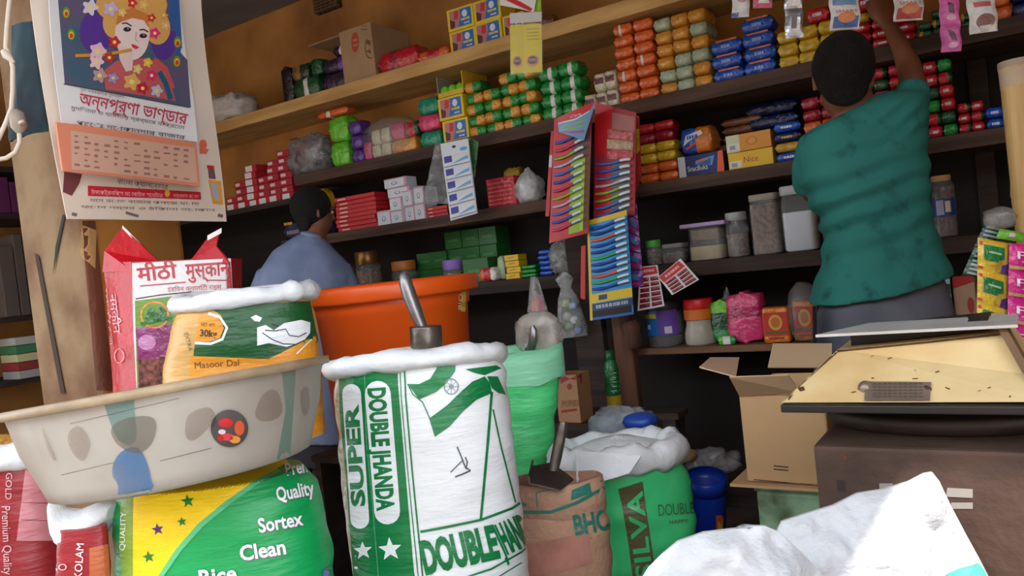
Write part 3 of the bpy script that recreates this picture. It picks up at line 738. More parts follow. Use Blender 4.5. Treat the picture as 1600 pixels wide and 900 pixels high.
# jars
def jar(pl, pr, pt, z, Y, label, fill, lid, fillh=.7, lidh=.1, prof=None, group=None, neck=.86, square=False, ribs=0, glass=None, name='jar'):
    x0, x1 = XZ(pl, z, Y), XZ(pr, z, Y); r = (x1 - x0) / 2; c = ((x0 + x1) / 2, Y + r, z); h = ZX(pt, c[0], Y) - z
    t = thing(name, label, name.split('_')[-1], c, group); n = 32
    hb = h * (1 - lidh)
    base = prof or [(.9, 0), (1, .04), (1, .78), (neck, .93), (neck, 1)]
    pr_ = []
    for k in range(len(base)): pr_.append((base[k][0] * r, base[k][1] * hb + .001))
    if ribs:
        pr_ = [(base[0][0] * r, .001)] + [(r * (1 - .03 * (i % 2)), hb * (.04 + .8 * i / (2 * ribs))) for i in range(2 * ribs + 1)] + [(neck * r, hb)]
    def ln(pp, m, caps):
        mb = MB()
        if square:
            rings = []
            for rr, zz in pp:
                rings.append([Vector((c[0] + math.copysign(abs(math.cos(a)) ** .35, math.cos(a)) * rr, c[1] + math.copysign(abs(math.sin(a)) ** .35, math.sin(a)) * rr, z + zz)) for a in [math.tau * (j + .5) / n for j in range(n)]])
            mb.loft(rings, m, caps)
        else: mb.lathe(pp, m, c, n, caps=caps)
        return mb
    ln(pr_, glass or film((214, 216, 218), .17, rough=.08, bscale=6, bump=.3), (True, False)).build('glass_body', t)
    if fill:
        fp = [(rr * .93, max(zz, .004)) for rr, zz in pr_ if zz < hb * fillh]; fp.append((fp[-1][0], hb * fillh))
        ln(fp, fill, (True, True)).build('contents', t)
    if lid:
        lr = max(neck * r * 1.08, 0)
        ln([(lr * .97, hb - .004), (lr, hb), (lr, h - .004), (lr * .95, h)], lid, (True, True)).build('lid', t)
    return t, c, r, h
def band(t, c, r, z0, z1, m, a0, a1, name='label'):
    mb = MB(); n = 16
    mb.grid(lambda u, v: Vector((c[0] + math.cos(a0 + (a1 - a0) * u) * (r + .0012), c[1] + math.sin(a0 + (a1 - a0) * u) * (r + .0012), z0 + (z1 - z0) * v)), n, 1, m)
    o = mb.build(name, t); return o
LENT = lambda a, b: mat(a, .8, 0, 0, 90, .6, 90, rgb2=b, detail=2)
jar(551, 581, 394, Z4, 2.95, 'amber jar with bronze lid behind the orange tub', LENT((150, 96, 40), (90, 50, 24)), mat((140, 100, 50), .35, .6), .8, .3, ribs=3)
jar(606, 637, 409, Z4, 2.96, 'short jar with orange lid above the tub rim', LENT((120, 80, 40), (70, 50, 30)), mat((196, 120, 50), .5), .7, .3)
jar(686, 716, 407, Z4, 2.95, 'squat tub with lilac lid above the orange tub', LENT((100, 90, 100), (70, 60, 70)), mat((150, 110, 200), .5), .7, .35)
jar(1007, 1031, 376, Z4, 2.94, 'small jar with green lid beside toothbrush cards', LENT((150, 130, 90), (96, 80, 52)), mat((90, 190, 80), .5), .8, .22)
jar(1033, 1069, 381, Z4, 2.96, 'square clear tub of brown sweets beside the green-lidded jar', LENT((130, 90, 66), (80, 52, 40)), mat((150, 146, 140), .4), .6, .16, square=True)
t, c, r, h = jar(1075, 1131, 346, Z4, 2.93, 'square clear tub of pale biscuits with lilac lid', mat((206, 182, 130), .8, 0, .2, 30, .2), None, .42, .12, square=True, neck=1.0, prof=[(.94, 0), (1, .04), (.97, .5), (.96, .52), (.96, .97), (.96, 1)])
mb = MB(); mb.box((c[0], c[1], Z4 + h - .012), (r * 2.5, r * 2.3, .016), mat((186, 160, 206), .5), bev=.006); mb.build('lid', t)
mb = MB(); mb.box((c[0], c[1], Z4 + h * .66), (r * 1.6, r * 1.6, h * .28), mat((150, 130, 108), .8, 0, .3, 60, .2), bev=.01); mb.build('biscuits', t)
jar(1133, 1168, 332, Z4, 2.94, 'tall clear jar with grey lid beside the ribbed jar', LENT((150, 136, 124), (106, 92, 82)), mat((160, 160, 160), .35), .62, .16)
jar(1175, 1221, 303, Z4, 2.92, 'tall ribbed jar of brown grains', LENT((150, 124, 100), (104, 80, 62)), mat((156, 140, 126), .5), .92, .09, ribs=7, square=True, neck=.9)
jar(1224, 1278, 289, Z4, 2.90 + .015, 'tall square jar two-thirds full of white sugar', mat((240, 240, 244), .6, 0, .05, 60, .2), mat((180, 180, 182), .3), .68, .12, square=True, neck=.92)
jar(1283, 1318, 330, Z4, 2.94, 'jar of golden lentils half behind the green shirt', LENT((196, 160, 90), (140, 104, 50)), mat((170, 160, 150), .4), .6, .12)
t, c, r, h = jar(1455, 1498, 274, Z4, 2.94, 'large ribbed plastic bottle with blue label and tan cap', LENT((110, 84, 80), (66, 50, 50)), mat((206, 160, 96), .5), .9, .07, ribs=5, neck=.7, name='sweet_jar')
band(t, c, r, Z4 + h * .34, Z4 + h * .62, card((34, 60, 140)), -2.6, -.5); o = band(t, c, r + .001, Z4 + h * .4, Z4 + h * .58, card((226, 210, 170)), -1.35, -.95); band(t, c, r + .001, Z4 + h * .36, Z4 + h * .6, card((176, 180, 210)), -2.0, -1.45)
# lowest shelf
t, c, r, h = jar(1004, 1058, 472, Z5, 2.91, 'round tub of dark sweets with blue and purple label', LENT((70, 50, 48), (40, 28, 28)), mat((52, 48, 50), .4), .3, .22, neck=.9)
band(t, c, r, Z5 + h * .26, Z5 + h * .8, card((30, 120, 200)), -2.9, -1.55); band(t, c, r, Z5 + h * .26, Z5 + h * .8, card((110, 70, 170)), -1.55, -.4)
band(t, c, r + .001, Z5 + h * .64, Z5 + h * .74, card((236, 206, 40)), -2.8, -1.6); band(t, c, r + .001, Z5 + h * .3, Z5 + h * .45, card((220, 214, 230)), -1.2, -.8)
band(t, c, r + .001, Z5 + h * .4, Z5 + h * .5, card((230, 234, 240)), -2.25, -2.0)
t, c, r, h = jar(1063, 1113, 469, Z5, 2.91, 'bulging jar of beige powder with bright red lid', mat((196, 176, 150), .8, 0, .08, 20), mat((220, 30, 36), .4), .68, .2, neck=.82, prof=[(.92, 0), (1, .06), (1, .3), (.88, .5), (.84, .6), (.86, .97), (.82, 1)])
band(t, c, r * .88, Z5 + h * .56, Z5 + h * .78, card((226, 120, 30)), -2.8, -.3)
G5 = Z5
putp((lambda a: a)(pouchs(G5, 1112, 1149, 468, 2.95, ['green', 'dkgreen', 'lime'], 21, .07, .15)), 'snack_pouch', 'shiny green pouch beside the red-lidded jar', 'pouch')
putp(pouchs(G5, 1122, 1150, 526, 2.915, ['lime', 'white', 'green'], 22, .03), 'sweet_packet', 'small green and white packet at the foot of the green pouch', 'packet')
a = pouchs(G5, 1137, 1194, 457, 2.93, ['pink', 'pink', (180, 40, 90), 'pink'], 23, .1, .1); putp(a, 'snack_pouch', 'magenta pink foil pouch between green and orange pouches', 'pouch')
mb, o = sbag(1130, 1152, 456, Z5, 2.99, CLEAR, 11, .03, top=.6); put(mb, 'plastic_bag', 'thin clear bag tucked beside the magenta pouch', 'bag', o)
def sunpk(w, d, h, seed):
    b = MB(); b.box((0, 0, h / 2), (w, d, h), foil((226, 130, 40)), bev=.012, seg=3); y = d
    front(b, w, y, h, .05, .2, .95, .86, card((206, 50, 34))); fpoly(b, w, y, h, ell(.5, .58, .26, .22), card((226, 170, 60)), 2); fpoly(b, w, y, h, ell(.5, .58, .17, .15), card((206, 110, 40)), 3)
    front(b, w, y, h, .06, .27, .94, .32, card((40, 110, 50)), 2); scrawl(b, w, y, h, .2, .1, .8, .17, card((170, 40, 30)), 3, 2); return b
KINDS['sunpk'] = sunpk
stack(Z5, 1194, 1236, 480, [1], lambda c, r: ('sunpk', 'orange and red pouch with yellow roundel'), '', ['beside the magenta pouch'], None, name='tea_pouch', cat='pouch', Y=2.92, d=.07)
stack(Z5, 1241, 1279, 470, [1], lambda c, r: ('sunpk', 'orange and red pouch with yellow roundel'), '', ['inside a puffed clear bag, beside the grey shorts'], None, name='tea_pouch', cat='pouch', Y=2.95, d=.07)
mb, o = sbag(1236, 1282, 436, Z5, 2.93, film((200, 196, 192), .16), 12, .065, rough=.12); put(mb, 'plastic_bag', 'puffed clear bag around an orange pouch', 'bag', o)
zz = Z5 + .14
def stripy(w, d, h, seed):
    b = carton_mb(w, d, h, foil((30, 66, 44)))
    for i in range(4): front(b, w, d, h, .2, .12 + i * .24, .95, .2 + i * .24, card((190, 200, 196)))
    return b
KINDS['stripy'] = stripy
stack(Z5, 1476, 1493, 428, [1], lambda c, r: ('stripy', 'dark green pack with pale stripes'), '', ['beside the man\'s hip'], None, name='snack_pack', cat='pack', d=.08)
def redtop(w, d, h, seed):
    b = carton_mb(w, d, h, card((196, 160, 130))); fpoly(b, w, d, h, [(0, .8), (1, .9), (1, 1), (0, 1)], card((190, 40, 40))); fpoly(b, w, d, h, ell(.75, .5, .16, .14), card((190, 70, 60))); return b
KINDS['redtop'] = redtop
stack(Z5, 1495, 1530, 432, [1], lambda c, r: ('redtop', 'tan carton with red top and stamp'), '', ['beside the stripy green pack'], None, name='cardboard_carton', cat='carton', d=.1)
# blue bags with yellow tags between the calendar and the man in blue
def darkbag(w, d, h, seed):
    b = pillow_mesh(w, d, h, [foil((52, 56, 84), .2)], seed); front(b, w, d * 1.03, h, .1, .82, .5, .96, fm('amber'), 3); scrawl(b, w, d * 1.03, h, .2, .3, .8, .5, card((140, 146, 170)), seed, 3); return b
KINDS['darkbag'] = darkbag
def navyy(w, d, h, seed):
    b = pillow_mesh(w, d, h, [fm('navy'), fm('yellow'), fm('yellow'), fm('yellow')], seed, .06); front(b, w, d * 1.03, h, .4, .3, .9, .7, fm('red'), 3); scrawl(b, w, d * 1.03, h, .48, .42, .8, .58, fm('yellow'), 2, 4); return b
KINDS['navyy'] = navyy
x0, x1, H = stack(Z3, 444, 512, 342, [1, 1], lambda c, r: ('darkbag', 'dark blue foil bag with amber tag'), '', ['nearer the calendar', 'nearer the man in blue'], 'dark blue foil bags', name='snack_pouch', cat='pouch')
place('snack_pouch', pk('navyy', .27, .09, .14, 1), ((x0 + x1) / 2 + .04, 2.99, Z3 + H + .002), 'navy and yellow pouch with red panel on the dark blue bags', 'pouch')

# ---- hanging things
def quadfn(q, Y, bulge=0., wave=0., wn=3, dy=(0, 0, 0, 0)):
    P = [PY(a, b, Y + dy[i]) for i, (a, b) in enumerate(q)]           # tl, tr, br, bl
    def fn(u, v):
        p = (P[0] * (1 - u) + P[1] * u) * (1 - v) + (P[3] * (1 - u) + P[2] * u) * v
        return p - HF * (bulge * math.sin(math.pi * u) + wave * math.sin(math.tau * wn * v))
    return fn
def rect(mb, fn, u0, v0, u1, v1, m, lift, n=3, nv=2):
    mb.grid(lambda u, v: fn(u0 + (u1 - u0) * u, v0 + (v1 - v0) * v) - HF * lift, n, nv, m)
def disc(mb, fn, cu, cv, ru, rv, m, lift):
    V, Fc = flat2d([ell(cu, cv, ru, rv)], .12); mb.flat(V, Fc, lambda a, b: fn(a, b) - HF * lift, m)
def pol(mb, fn, pts, m, lift):
    V, Fc = flat2d([pts], .12); mb.flat(V, Fc, lambda a, b: fn(a, b) - HF * lift, m)
def wr(mb, fn, txt, u, v, size, m, lift, fit=None, asp=1., rot=False):
    V, Fc = text2d(txt); k = fit / max(q[0] for q in V) if fit else size * asp
    mb.flat(V, Fc, (lambda a, b: fn(u + b * size, v + a * k) - HF * lift) if rot else (lambda a, b: fn(u + a * k, v - b * size) - HF * lift), m)
def marks(mb, fn, u0, v0, u1, v1, m, lift, seed):
    R = rnd(seed); u = u0
    while u < u1 - .02:
        l = min(R.uniform(.04, .12), u1 - u); rect(mb, fn, u, v0, u + l * .75, v1, m, lift, 1, 1); u += l

# white card of five little packets
q = [(688, 225), (731, 216), (746, 333), (704, 345)]
fn = quadfn(q, 2.80, dy=(0, 0, 0, 0)); t = thing('hanging_card', 'white hanging card of five packets with blue print', 'card', fn(.5, 0))
mb = MB(); mb.grid(fn, 4, 8, mat((222, 228, 236), .5), .004); disc(mb, fn, .47, .07, .07, .018, INK, .0006); disc(mb, fn, .8, .12, .14, .025, card((90, 170, 226)), .0006)
mb.build('backing', t)
for i in range(5):
    v0 = .17 + i * .166; mb = MB()
    f2 = lambda u, v, v0=v0: fn(.03 + .94 * u, v0 + .15 * v) - HF * (.006 * math.sin(math.pi * v) + .002)
    mb.grid(f2, 6, 6, mat((226, 230, 238), .4)); 
    rect(mb, f2, .04, .05, .34, .62, card((70, 70, 160)), .001); pol(mb, f2, [(.3, .8), (.7, .45), (.95, .3), (.95, .62)], card((110, 180, 226)), .001); rect(mb, f2, .0, .9, 1, .97, card((110, 116, 150)), .001)
    mb.build('packet', t)
# clear bag sheets behind it
fn = quadfn([(680, 224), (746, 222), (734, 320), (660, 318)], 2.845, .01, .006)
mb = MB(); mb.grid(fn, 10, 14, film((190, 192, 196), .3), .0); put(mb, 'plastic_bag', 'glossy clear plastic bag hanging behind the white card', 'bag', fn(.5, 0))
fn = quadfn([(732, 214), (748, 222), (742, 278), (733, 268)], 2.835, .006); mb = MB(); mb.grid(fn, 4, 8, foil((60, 120, 60)), .002); put(mb, 'snack_pouch', 'sliver of green pouch hanging behind the white card', 'pouch', fn(.5, 0))

def brush(fn, t, v, u0, u1, hc, bc, k=.0):
    mb = MB(); n = 10; pts = []; rr = []
    for i in range(n + 1):
        s_ = i / n; u = u0 + (u1 - u0) * s_
        pts.append(fn(u, v + .012 * math.sin(s_ * 5) + k * s_) - HF * .008); rr.append(.0046 + .002 * math.sin(s_ * 7) ** 2 if s_ < .75 else .0046)
    mb.tube(pts, rr, hc, 6)
    mb.tube([p - HF * .006 for p in pts[7:]], .006, bc, 5)
    mb.build('toothbrush', t)
RBR = [mat(c, .35) for c in ((60, 90, 190), (200, 60, 110), (150, 190, 60), (190, 196, 200), (60, 120, 200))]
BRI = mat((226, 236, 240), .6)
# card A
q = [(866, 186), (925, 168), (919, 364), (858, 380)]
fn = quadfn(q, 2.70, .004); t = thing('toothbrush_card', 'red and lime card of toothbrushes hung closest to the red block', 'toothbrush card', fn(.5, 0))
mb = MB(); mb.grid(fn, 6, 12, mat((196, 36, 50), .4), .004)
rect(mb, fn, .5, .38, .86, .97, mat((150, 190, 60), .4), .001, 3, 8); rect(mb, fn, .86, .3, 1, .96, mat((116, 70, 44), .5), .001, 2, 8); rect(mb, fn, .5, .16, .98, .37, mat((104, 80, 84), .3), .001, 3, 4); rect(mb, fn, .78, .4, .86, .96, mat((176, 206, 80), .4), .0016, 2, 8)
mb.build('backing', t)
for i in range(12): brush(fn, t, .2 + i * .064, .06, .8, RBR[(0, 1, 2, 3, 4)[i % 5]], BRI, -.02)
mb = MB(); f2 = quadfn([(871, 184), (931, 158), (912, 220), (873, 206)], 2.675, .006); mb.grid(f2, 8, 6, mat((110, 160, 206), .3), .003)
pol(mb, f2, [(0, 0), (.98, 0), (.9, .2), (.5, .35), (0, .38)], mat((206, 36, 46), .35), .001); pol(mb, f2, [(0, .38), (.5, .35), (.9, .2), (.9, .24), (.5, .41), (0, .44)], mat((226, 230, 236), .35), .0015); wr(mb, f2, 'Care', .35, .28, .16, mat((230, 226, 226), .5), .002, asp=1)
for i in range(3): pol(mb, f2, [(.1, .66 + i * .13), (.9, .42 + i * .16), (.9, .47 + i * .16), (.1, .72 + i * .13)], RBR[(2, 2, 1)[i]], .002)
mb.build('header', t)
# narrow red strap beside it
fn = quadfn([(861, 205), (865, 205), (858, 338), (852, 338)], 2.74); mb = MB(); mb.grid(fn, 2, 10, mat((206, 36, 46), .4), .002); rect(mb, fn, 0, .28, 1, .42, mat((226, 220, 220), .4), .001); put(mb, 'display_strip', 'narrow red strip hanging beside the red and lime card', 'strip', fn(.5, 0))
# card B
q = [(930, 160), (994, 176), (992, 335), (927, 352)]
fn = quadfn(q, 2.76, .004); t = thing('toothbrush_card', 'red card with grey-headed toothbrushes behind the red-lime card', 'toothbrush card', fn(.5, 0))
mb = MB(); mb.grid(fn, 6, 12, mat((170, 40, 56), .4), .004); rect(mb, fn, 0, 0, .42, .42, mat((206, 30, 40), .35), .001, 3, 4); rect(mb, fn, .42, .05, .96, .4, mat((170, 110, 104), .3), .001, 3, 4)
rect(mb, fn, .42, .5, .86, .98, mat((96, 96, 110), .35), .001, 3, 6); rect(mb, fn, .02, .5, .4, .98, mat((196, 30, 44), .4), .001, 3, 6); mb.build('backing', t)
for i in range(8): brush(fn, t, .5 + i * .062, .04, .86, RBR[(4, 0, 4, 3, 2, 2, 4, 0)[i]], BRI, -.03)
for i in range(3):
    mb = MB(); f2 = lambda u, v, i=i: fn(.3 + .62 * u, .2 + .09 * i + .08 * v) - HF * (.008 + .004 * math.sin(3.14 * v)); mb.grid(f2, 5, 3, foil([(200, 90, 90), (196, 160, 130), (200, 70, 80)][i]), .002); mb.build('sachet', t)
# card C
q = [(917, 345), (979, 328), (990, 491), (922, 501)]
fn = quadfn(q, 2.73, .004); t = thing('toothbrush_card', 'blue card of toothbrushes with yellow band, lowest of the hung cards', 'toothbrush card', fn(.5, 0))
mb = MB(); mb.grid(fn, 6, 12, mat((44, 150, 214), .4), .004)
rect(mb, fn, 0, 0, 1, .05, mat((226, 190, 40), .4), .001); rect(mb, fn, 0, .05, .06, 1, mat((226, 190, 40), .4), .001, 1, 8); rect(mb, fn, .06, .74, 1, .83, mat((230, 196, 44), .4), .001); rect(mb, fn, .06, .84, 1, .91, mat((44, 60, 96), .4), .001); rect(mb, fn, .06, .91, .97, .975, mat((16, 16, 20), .5), .001); rect(mb, fn, .06, .975, 1, 1, mat((40, 100, 180), .4), .001)
rect(mb, fn, .22, .76, .42, .81, mat((50, 60, 110), .4), .0015); marks(mb, fn, .15, .855, .9, .89, mat((170, 180, 200), .4), .0015, 3)
mb.build('backing', t)
CB = [mat(c, .35) for c in ((40, 70, 170), (226, 96, 50), (60, 180, 90), (36, 60, 150))]
for i in range(11): brush(fn, t, .09 + i * .06, .08, .94, CB[(0, 3, 1, 0, 3, 2, 0, 3, 1, 2, 0)[i]], BRI, -.01)
fn = quadfn([(908, 385), (915, 383), (914, 468), (907, 466)], 2.74); mb = MB(); mb.grid(fn, 2, 6, mat((200, 40, 40), .4), .002); put(mb, 'display_strip', 'narrow red strip at the edge of the blue toothbrush card', 'strip', fn(.5, 0))
# purple sachet strip behind
fn = quadfn([(976, 300), (995, 318), (1006, 448), (984, 452)], 2.79, .004, .004, 5); t = thing('sachet_strip', 'purple sachet strip hanging behind the blue toothbrush card', 'sachets', fn(.5, 0))
for i in range(5):
    mb = MB(); f2 = lambda u, v, i=i: fn(u, (i + .02 + .94 * v) / 5) - HF * .006 * math.sin(3.14 * v) * math.sin(3.14 * u); mb.grid(f2, 5, 6, foil((130, 60, 150)), .002); pol(mb, f2, [(.2, .2), (.8, .35), (.7, .6), (.2, .5)], foil((90, 140, 200)), .001); rect(mb, f2, .2, .7, .8, .84, foil((206, 60, 110)), .001); mb.build('sachet', t)
# red and yellow packet column at the shelf end beside card B
fn = quadfn([(988, 178), (999, 182), (1002, 275), (994, 300)], 2.84); mb = MB(); mb.grid(fn, 2, 8, foil((200, 60, 60)), .003); rect(mb, fn, .1, .2, .9, .55, foil((226, 180, 40)), .001); put(mb, 'sachet_strip', 'thin red and yellow strip at the edge of the red card', 'sachets', fn(.5, 0))
# two red and white blister strips
for q, lab, rows, hd in (([(1000, 417), (1027, 414), (1038, 478), (996, 486)], 'upright red and white sachet strip beside the purple sachets', 6, .2), ([(1028, 433), (1063, 404), (1092, 437), (1050, 461)], 'tilted red and white sachet strip hanging above the sweet tub', 4, .32)):
    fn = quadfn(q, 2.80, .004); t = thing('blister_strip', lab, 'sachet strip', fn(.5, 0))
    mb = MB(); mb.grid(fn, 6, 8, mat((226, 222, 222), .4), .003); pol(mb, fn, [(0.02, 0.02), (.9, .02), (.95, hd), (.05, hd * 1.1)], mat((206, 36, 46), .4), .001); marks(mb, fn, .2, hd * .4, .8, hd * .7, mat((226, 190, 190), .4), .0015, 2); mb.build('backing', t)
    for i in range(rows):
        for j in range(2):
            mb = MB(); v0 = hd + .06 + (1 - hd - .08) * i / rows; f2 = lambda u, v: fn(.07 + .47 * j + .4 * u, v0 + (1 - hd - .08) / rows * .8 * v) - HF * (.001 + .004 * math.sin(3.14 * u) * math.sin(3.14 * v)); mb.grid(f2, 4, 4, foil((140, 30, 44))); mb.build('blister', t)
# hanging yellow twin packet
fn = quadfn([(797, 40), (846, 37), (847, 113), (798, 116)], 2.45, .0); t = thing('yellow_packet', 'yellow twin packet hanging in a clear sleeve before the top shelf', 'packet', fn(.5, 0))
for i in range(2):
    mb = MB(); f2 = lambda u, v, i=i: fn((i * .42 + (.44 if i == 0 else .58) * u), v) - HF * (.001 + .006 * math.sin(3.14 * u)); mb.grid(f2, 6, 6, mat((236, 214, 20), .35), .003)
    disc(mb, f2, .5, .76, .34, .12, mat((226, 150, 110), .5), .001); disc(mb, f2, .5, .75, .26, .08, mat((120, 70, 90), .5), .0015); wr(mb, f2, 'NOVO', .3, .775, .09, mat((226, 226, 226), .5), .0022, fit=.42)
    if i: [marks(mb, f2, .2, .1 + k * .07, .9, .12 + k * .07, mat((170, 140, 20), .5), .001, k) for k in range(4)]
    mb.build('packet', t)
mb = MB(); f2 = lambda u, v: fn(-.03 + 1.06 * u, -.25 + 1.3 * v) - HF * .012; mb.grid(f2, 6, 8, film((230, 230, 226), .12)); mb.build('sleeve', t)
mb = MB(); f2 = lambda u, v: fn(.0 + 1.0 * u, -.22 + .2 * v) - HF * .014; mb.grid(f2, 4, 3, mat((206, 200, 196), .4)); mb.build('header', t)
fn = quadfn([(783, -30), (842, -26), (834, 19), (781, 8)], 2.44, .004); mb = MB(); mb.grid(fn, 6, 6, mat((226, 222, 220), .35), .004); pol(mb, fn, [(0, .55), (.6, .74), (.95, .9), (.9, 1), (.5, .9), (0, .7)], mat((200, 30, 40), .4), .001); put(mb, 'sachet', 'white and red sachet hanging above the yellow twin packet', 'sachet', fn(.5, 0))
fn = quadfn([(834, -24), (844, -20), (846, 20), (836, 22)], 2.45, .003); mb = MB(); mb.grid(fn, 3, 6, foil((150, 190, 50)), .003); put(mb, 'sachet', 'lime sachet edge above the yellow twin packet', 'sachet', fn(.5, 0))

# sachet strips hanging at the top
TOPS = [PY(812, -28, 2.44), PY(820, -2, 2.45)]
def sstrip(q, Y, base, n, label, deco):
    fn = quadfn(q, Y, .0, .0); t = thing('sachet_strip', label, 'sachets', fn(.5, 0)); TOPS.append(fn(.5, 0))
    for i in range(n):
        mb = MB(); f2 = lambda u, v, i=i: fn(u + .03 * math.sin(9 * (i + v)), (i + v) / n) - HF * (.010 * (math.sin(3.14 * min(1, max(0, v))) * math.sin(3.14 * min(1, max(0, u)))) ** .5 * 1.0); mb.grid(f2, 8, 10, base, .002); deco(mb, f2, i); mb.build('sachet', t)
    return t
SIL = mat((200, 200, 206), .25, .8, .15, 20, .4, 40, name='silver_foil'); WF = foil((232, 230, 228)); 
def dw(c1, c2, txt=None):
    def f(mb, fn, i):
        rect(mb, fn, .08, .62, .92, .95, foil(c1), .002, 4, 3); rect(mb, fn, .1, .08, .9, .3, foil(c2), .002, 4, 3); disc(mb, fn, .5, .66, .3, .16, foil((226, 130, 60)), .003)
        if txt: wr(mb, fn, txt, .12, .53, .13, foil((206, 40, 60)), .0035, fit=.76)
    return f
sstrip([(1142, -70), (1170, -70), (1171, 26), (1144, 28)], 2.62, WF, 2, 'short white sachet strip with blue foot above blue packs', lambda mb, fn, i: (rect(mb, fn, .0, .86, .35, 1, foil((70, 90, 170)), .002), disc(mb, fn, .5, .4, .3, .16, foil((206, 170, 180)), .002)))
sstrip([(1174, -70), (1205, -70), (1206, 12), (1176, 13)], 2.62, foil((214, 80, 120)), 1, 'short pink sachet with white triangle above blue packs', lambda mb, fn, i: pol(mb, fn, [(.2, .92), (.5, .7), (.85, .92)], WF, .002))
sstrip([(1224, -80), (1252, -80), (1255, 58), (1227, 61)], 2.60, SIL, 3, 'shiny silver sachet strip before the mustard packs', lambda mb, fn, i: (rect(mb, fn, .3, .25, .6, .7, foil((120, 120, 126)), .002), rect(mb, fn, .1, .85, .9, .93, foil((236, 236, 236)), .002)))
sstrip([(1293, -60), (1340, -60), (1344, 45), (1298, 48)], 2.55, WF, 2, 'white and blue sachet strip hanging above the man\'s head', dw((50, 90, 170), (110, 150, 200), 'SMART'))
sstrip([(1394, -70), (1440, -70), (1443, 31), (1397, 34)], 2.66, WF, 2, 'white and red sachet strip beside the raised hand', dw((200, 36, 44), (190, 60, 70), 'SMART'))
sstrip([(1462, -90), (1492, -92), (1503, 80), (1471, 82)], 2.55, foil((226, 100, 176)), 4, 'long pink sachet strip with dark pictures', lambda mb, fn, i: (pol(mb, fn, [(.3, .2), (.6, .3), (.7, .65), (.4, .6)], foil((90, 40, 80)), .002), disc(mb, fn, .5, .78, .24, .1, foil((236, 170, 214)), .002)))
sstrip([(1503, -60), (1548, -62), (1560, 48), (1516, 54)], 2.55, WF, 2, 'white sachet strip with brown cup picture', lambda mb, fn, i: (disc(mb, fn, .52, .7, .34, .2, foil((130, 70, 60)), .002), pol(mb, fn, [(.3, .82), (.75, .82), (.6, .95), (.4, .95)], foil((226, 220, 214)), .003), rect(mb, fn, .2, .16, .8, .3, foil((200, 80, 90)), .002)))

t = thing('hanging_wire', 'thin wire with cords that carries the hanging sachet strips', 'wire', (-.9, 2.55, 2.45))
mb = MB(); mb.tube([(-2.6, 2.40, 2.698), (-1.9, 2.43, 2.50), (-.6, 2.57, 2.44), (.4, 2.58, 2.50), (1.24, 2.58, 2.60)], .0015, DARKSTEEL, 6); mb.build('wire', t)
for p in TOPS:
    mb = MB(); mb.tube([p, Vector((p.x, p.y - .002, 2.47))], .0012, mat((190, 184, 170), .7), 5); mb.build('cord', t)
# hanging little bags under the fourth shelf
fn = quadfn([(829, 432), (840, 432), (858, 492), (824, 488)], 2.84, .012); mb = MB(); mb.grid(fn, 6, 8, film((200, 200, 200), .35), 0); rect(mb, fn, .1, .55, .6, .95, foil((220, 80, 50)), -.006, 3, 3); rect(mb, fn, .6, .5, .9, .95, foil((200, 60, 90)), -.006, 3, 3); put(mb, 'plastic_bag', 'pointed clear bag of red sweets hanging under the shelf', 'bag', fn(.5, 0))
t = thing('plastic_bag', 'clear bag of colourful sweets hanging before the post', 'bag', PY(885, 425, 2.80))
rings = []
for (y, x, w) in ((424, 882, 5), (436, 882, 16), (450, 884, 9), (468, 888, 18), (490, 891, 22), (512, 895, 25), (526, 897, 22)):
    c = PY(x, y, 2.80); r = w * mpp(2.9)
    rings.append([c + CR0 * (r * math.cos(a) * (1 + .2 * noise.noise(Vector((y * .1, a, 3))))) + HF * (r * .5 * math.sin(a)) for a in [math.tau * k / 16 for k in range(16)]])
mb = MB(); mb.loft(rings, film((205, 208, 208), .3), (True, True)); mb.build('bag_skin', t)
for i, (x, y, c) in enumerate([(884, 474, (200, 206, 110)), (896, 478, (160, 180, 220)), (886, 494, (206, 206, 190)), (898, 500, (230, 230, 230)), (890, 510, (120, 170, 90)), (904, 516, (130, 150, 190)), (880, 506, (90, 90, 60))]):
    mb = blob(PY(x, y, 2.80), (.018, .014, .016), foil(c), i, 10); put(mb, 'wrapped_sweet', '%s wrapped sweet inside the clear bag hanging before the post' % ['yellow-green', 'pale blue', 'beige', 'white', 'grass green', 'slate blue', 'olive'][i], 'sweet', PY(x, y, 2.80), 'sweets in the hanging bag')
# ------------------------------------------------------------------ sacks, tubs and the scale in front
PLZ = .251
WEAVE = lambda c, v=.08: mat(c, .38, 0, v, 14, .3, 24, spec=.5, stretch=(1, 1, 4.5), name='woven_plastic')
def rows_interp(rows, k):
    out = []
    for a, b in zip(rows, rows[1:]):
        for i in range(k):
            t = i / k; out.append(tuple(x + (y - x) * t for x, y in zip(a, b)))
    out.append(rows[-1]); return out
def ringat(row, D, ratio, n=56, wrk=.003, seed=0, pw=.85):
    lx, ly, rx, ry = row
    c = PD((lx + rx) / 2, (ly + ry) / 2, D); w = abs(rx - lx) / 2 * mpp(D)
    ring = []
    for j in range(n):
        a = math.tau * j / n
        ca = math.copysign(abs(math.cos(a)) ** pw, math.cos(a)); sa = math.copysign(abs(math.sin(a)) ** pw, math.sin(a))
        p = c + CR0 * (w * ca) + HF * (w * ratio * sa)
        q = Vector((p.x * 9, p.y * 9, p.z * 26)) + Vector((seed, seed, seed))
        dd = (CR0 * ca + HF * sa).normalized()
        ring.append(p + dd * (wrk * noise.noise(q) + wrk * .9 * noise.noise(p * 5 + Vector((seed, 0, 0)))))
    return ring
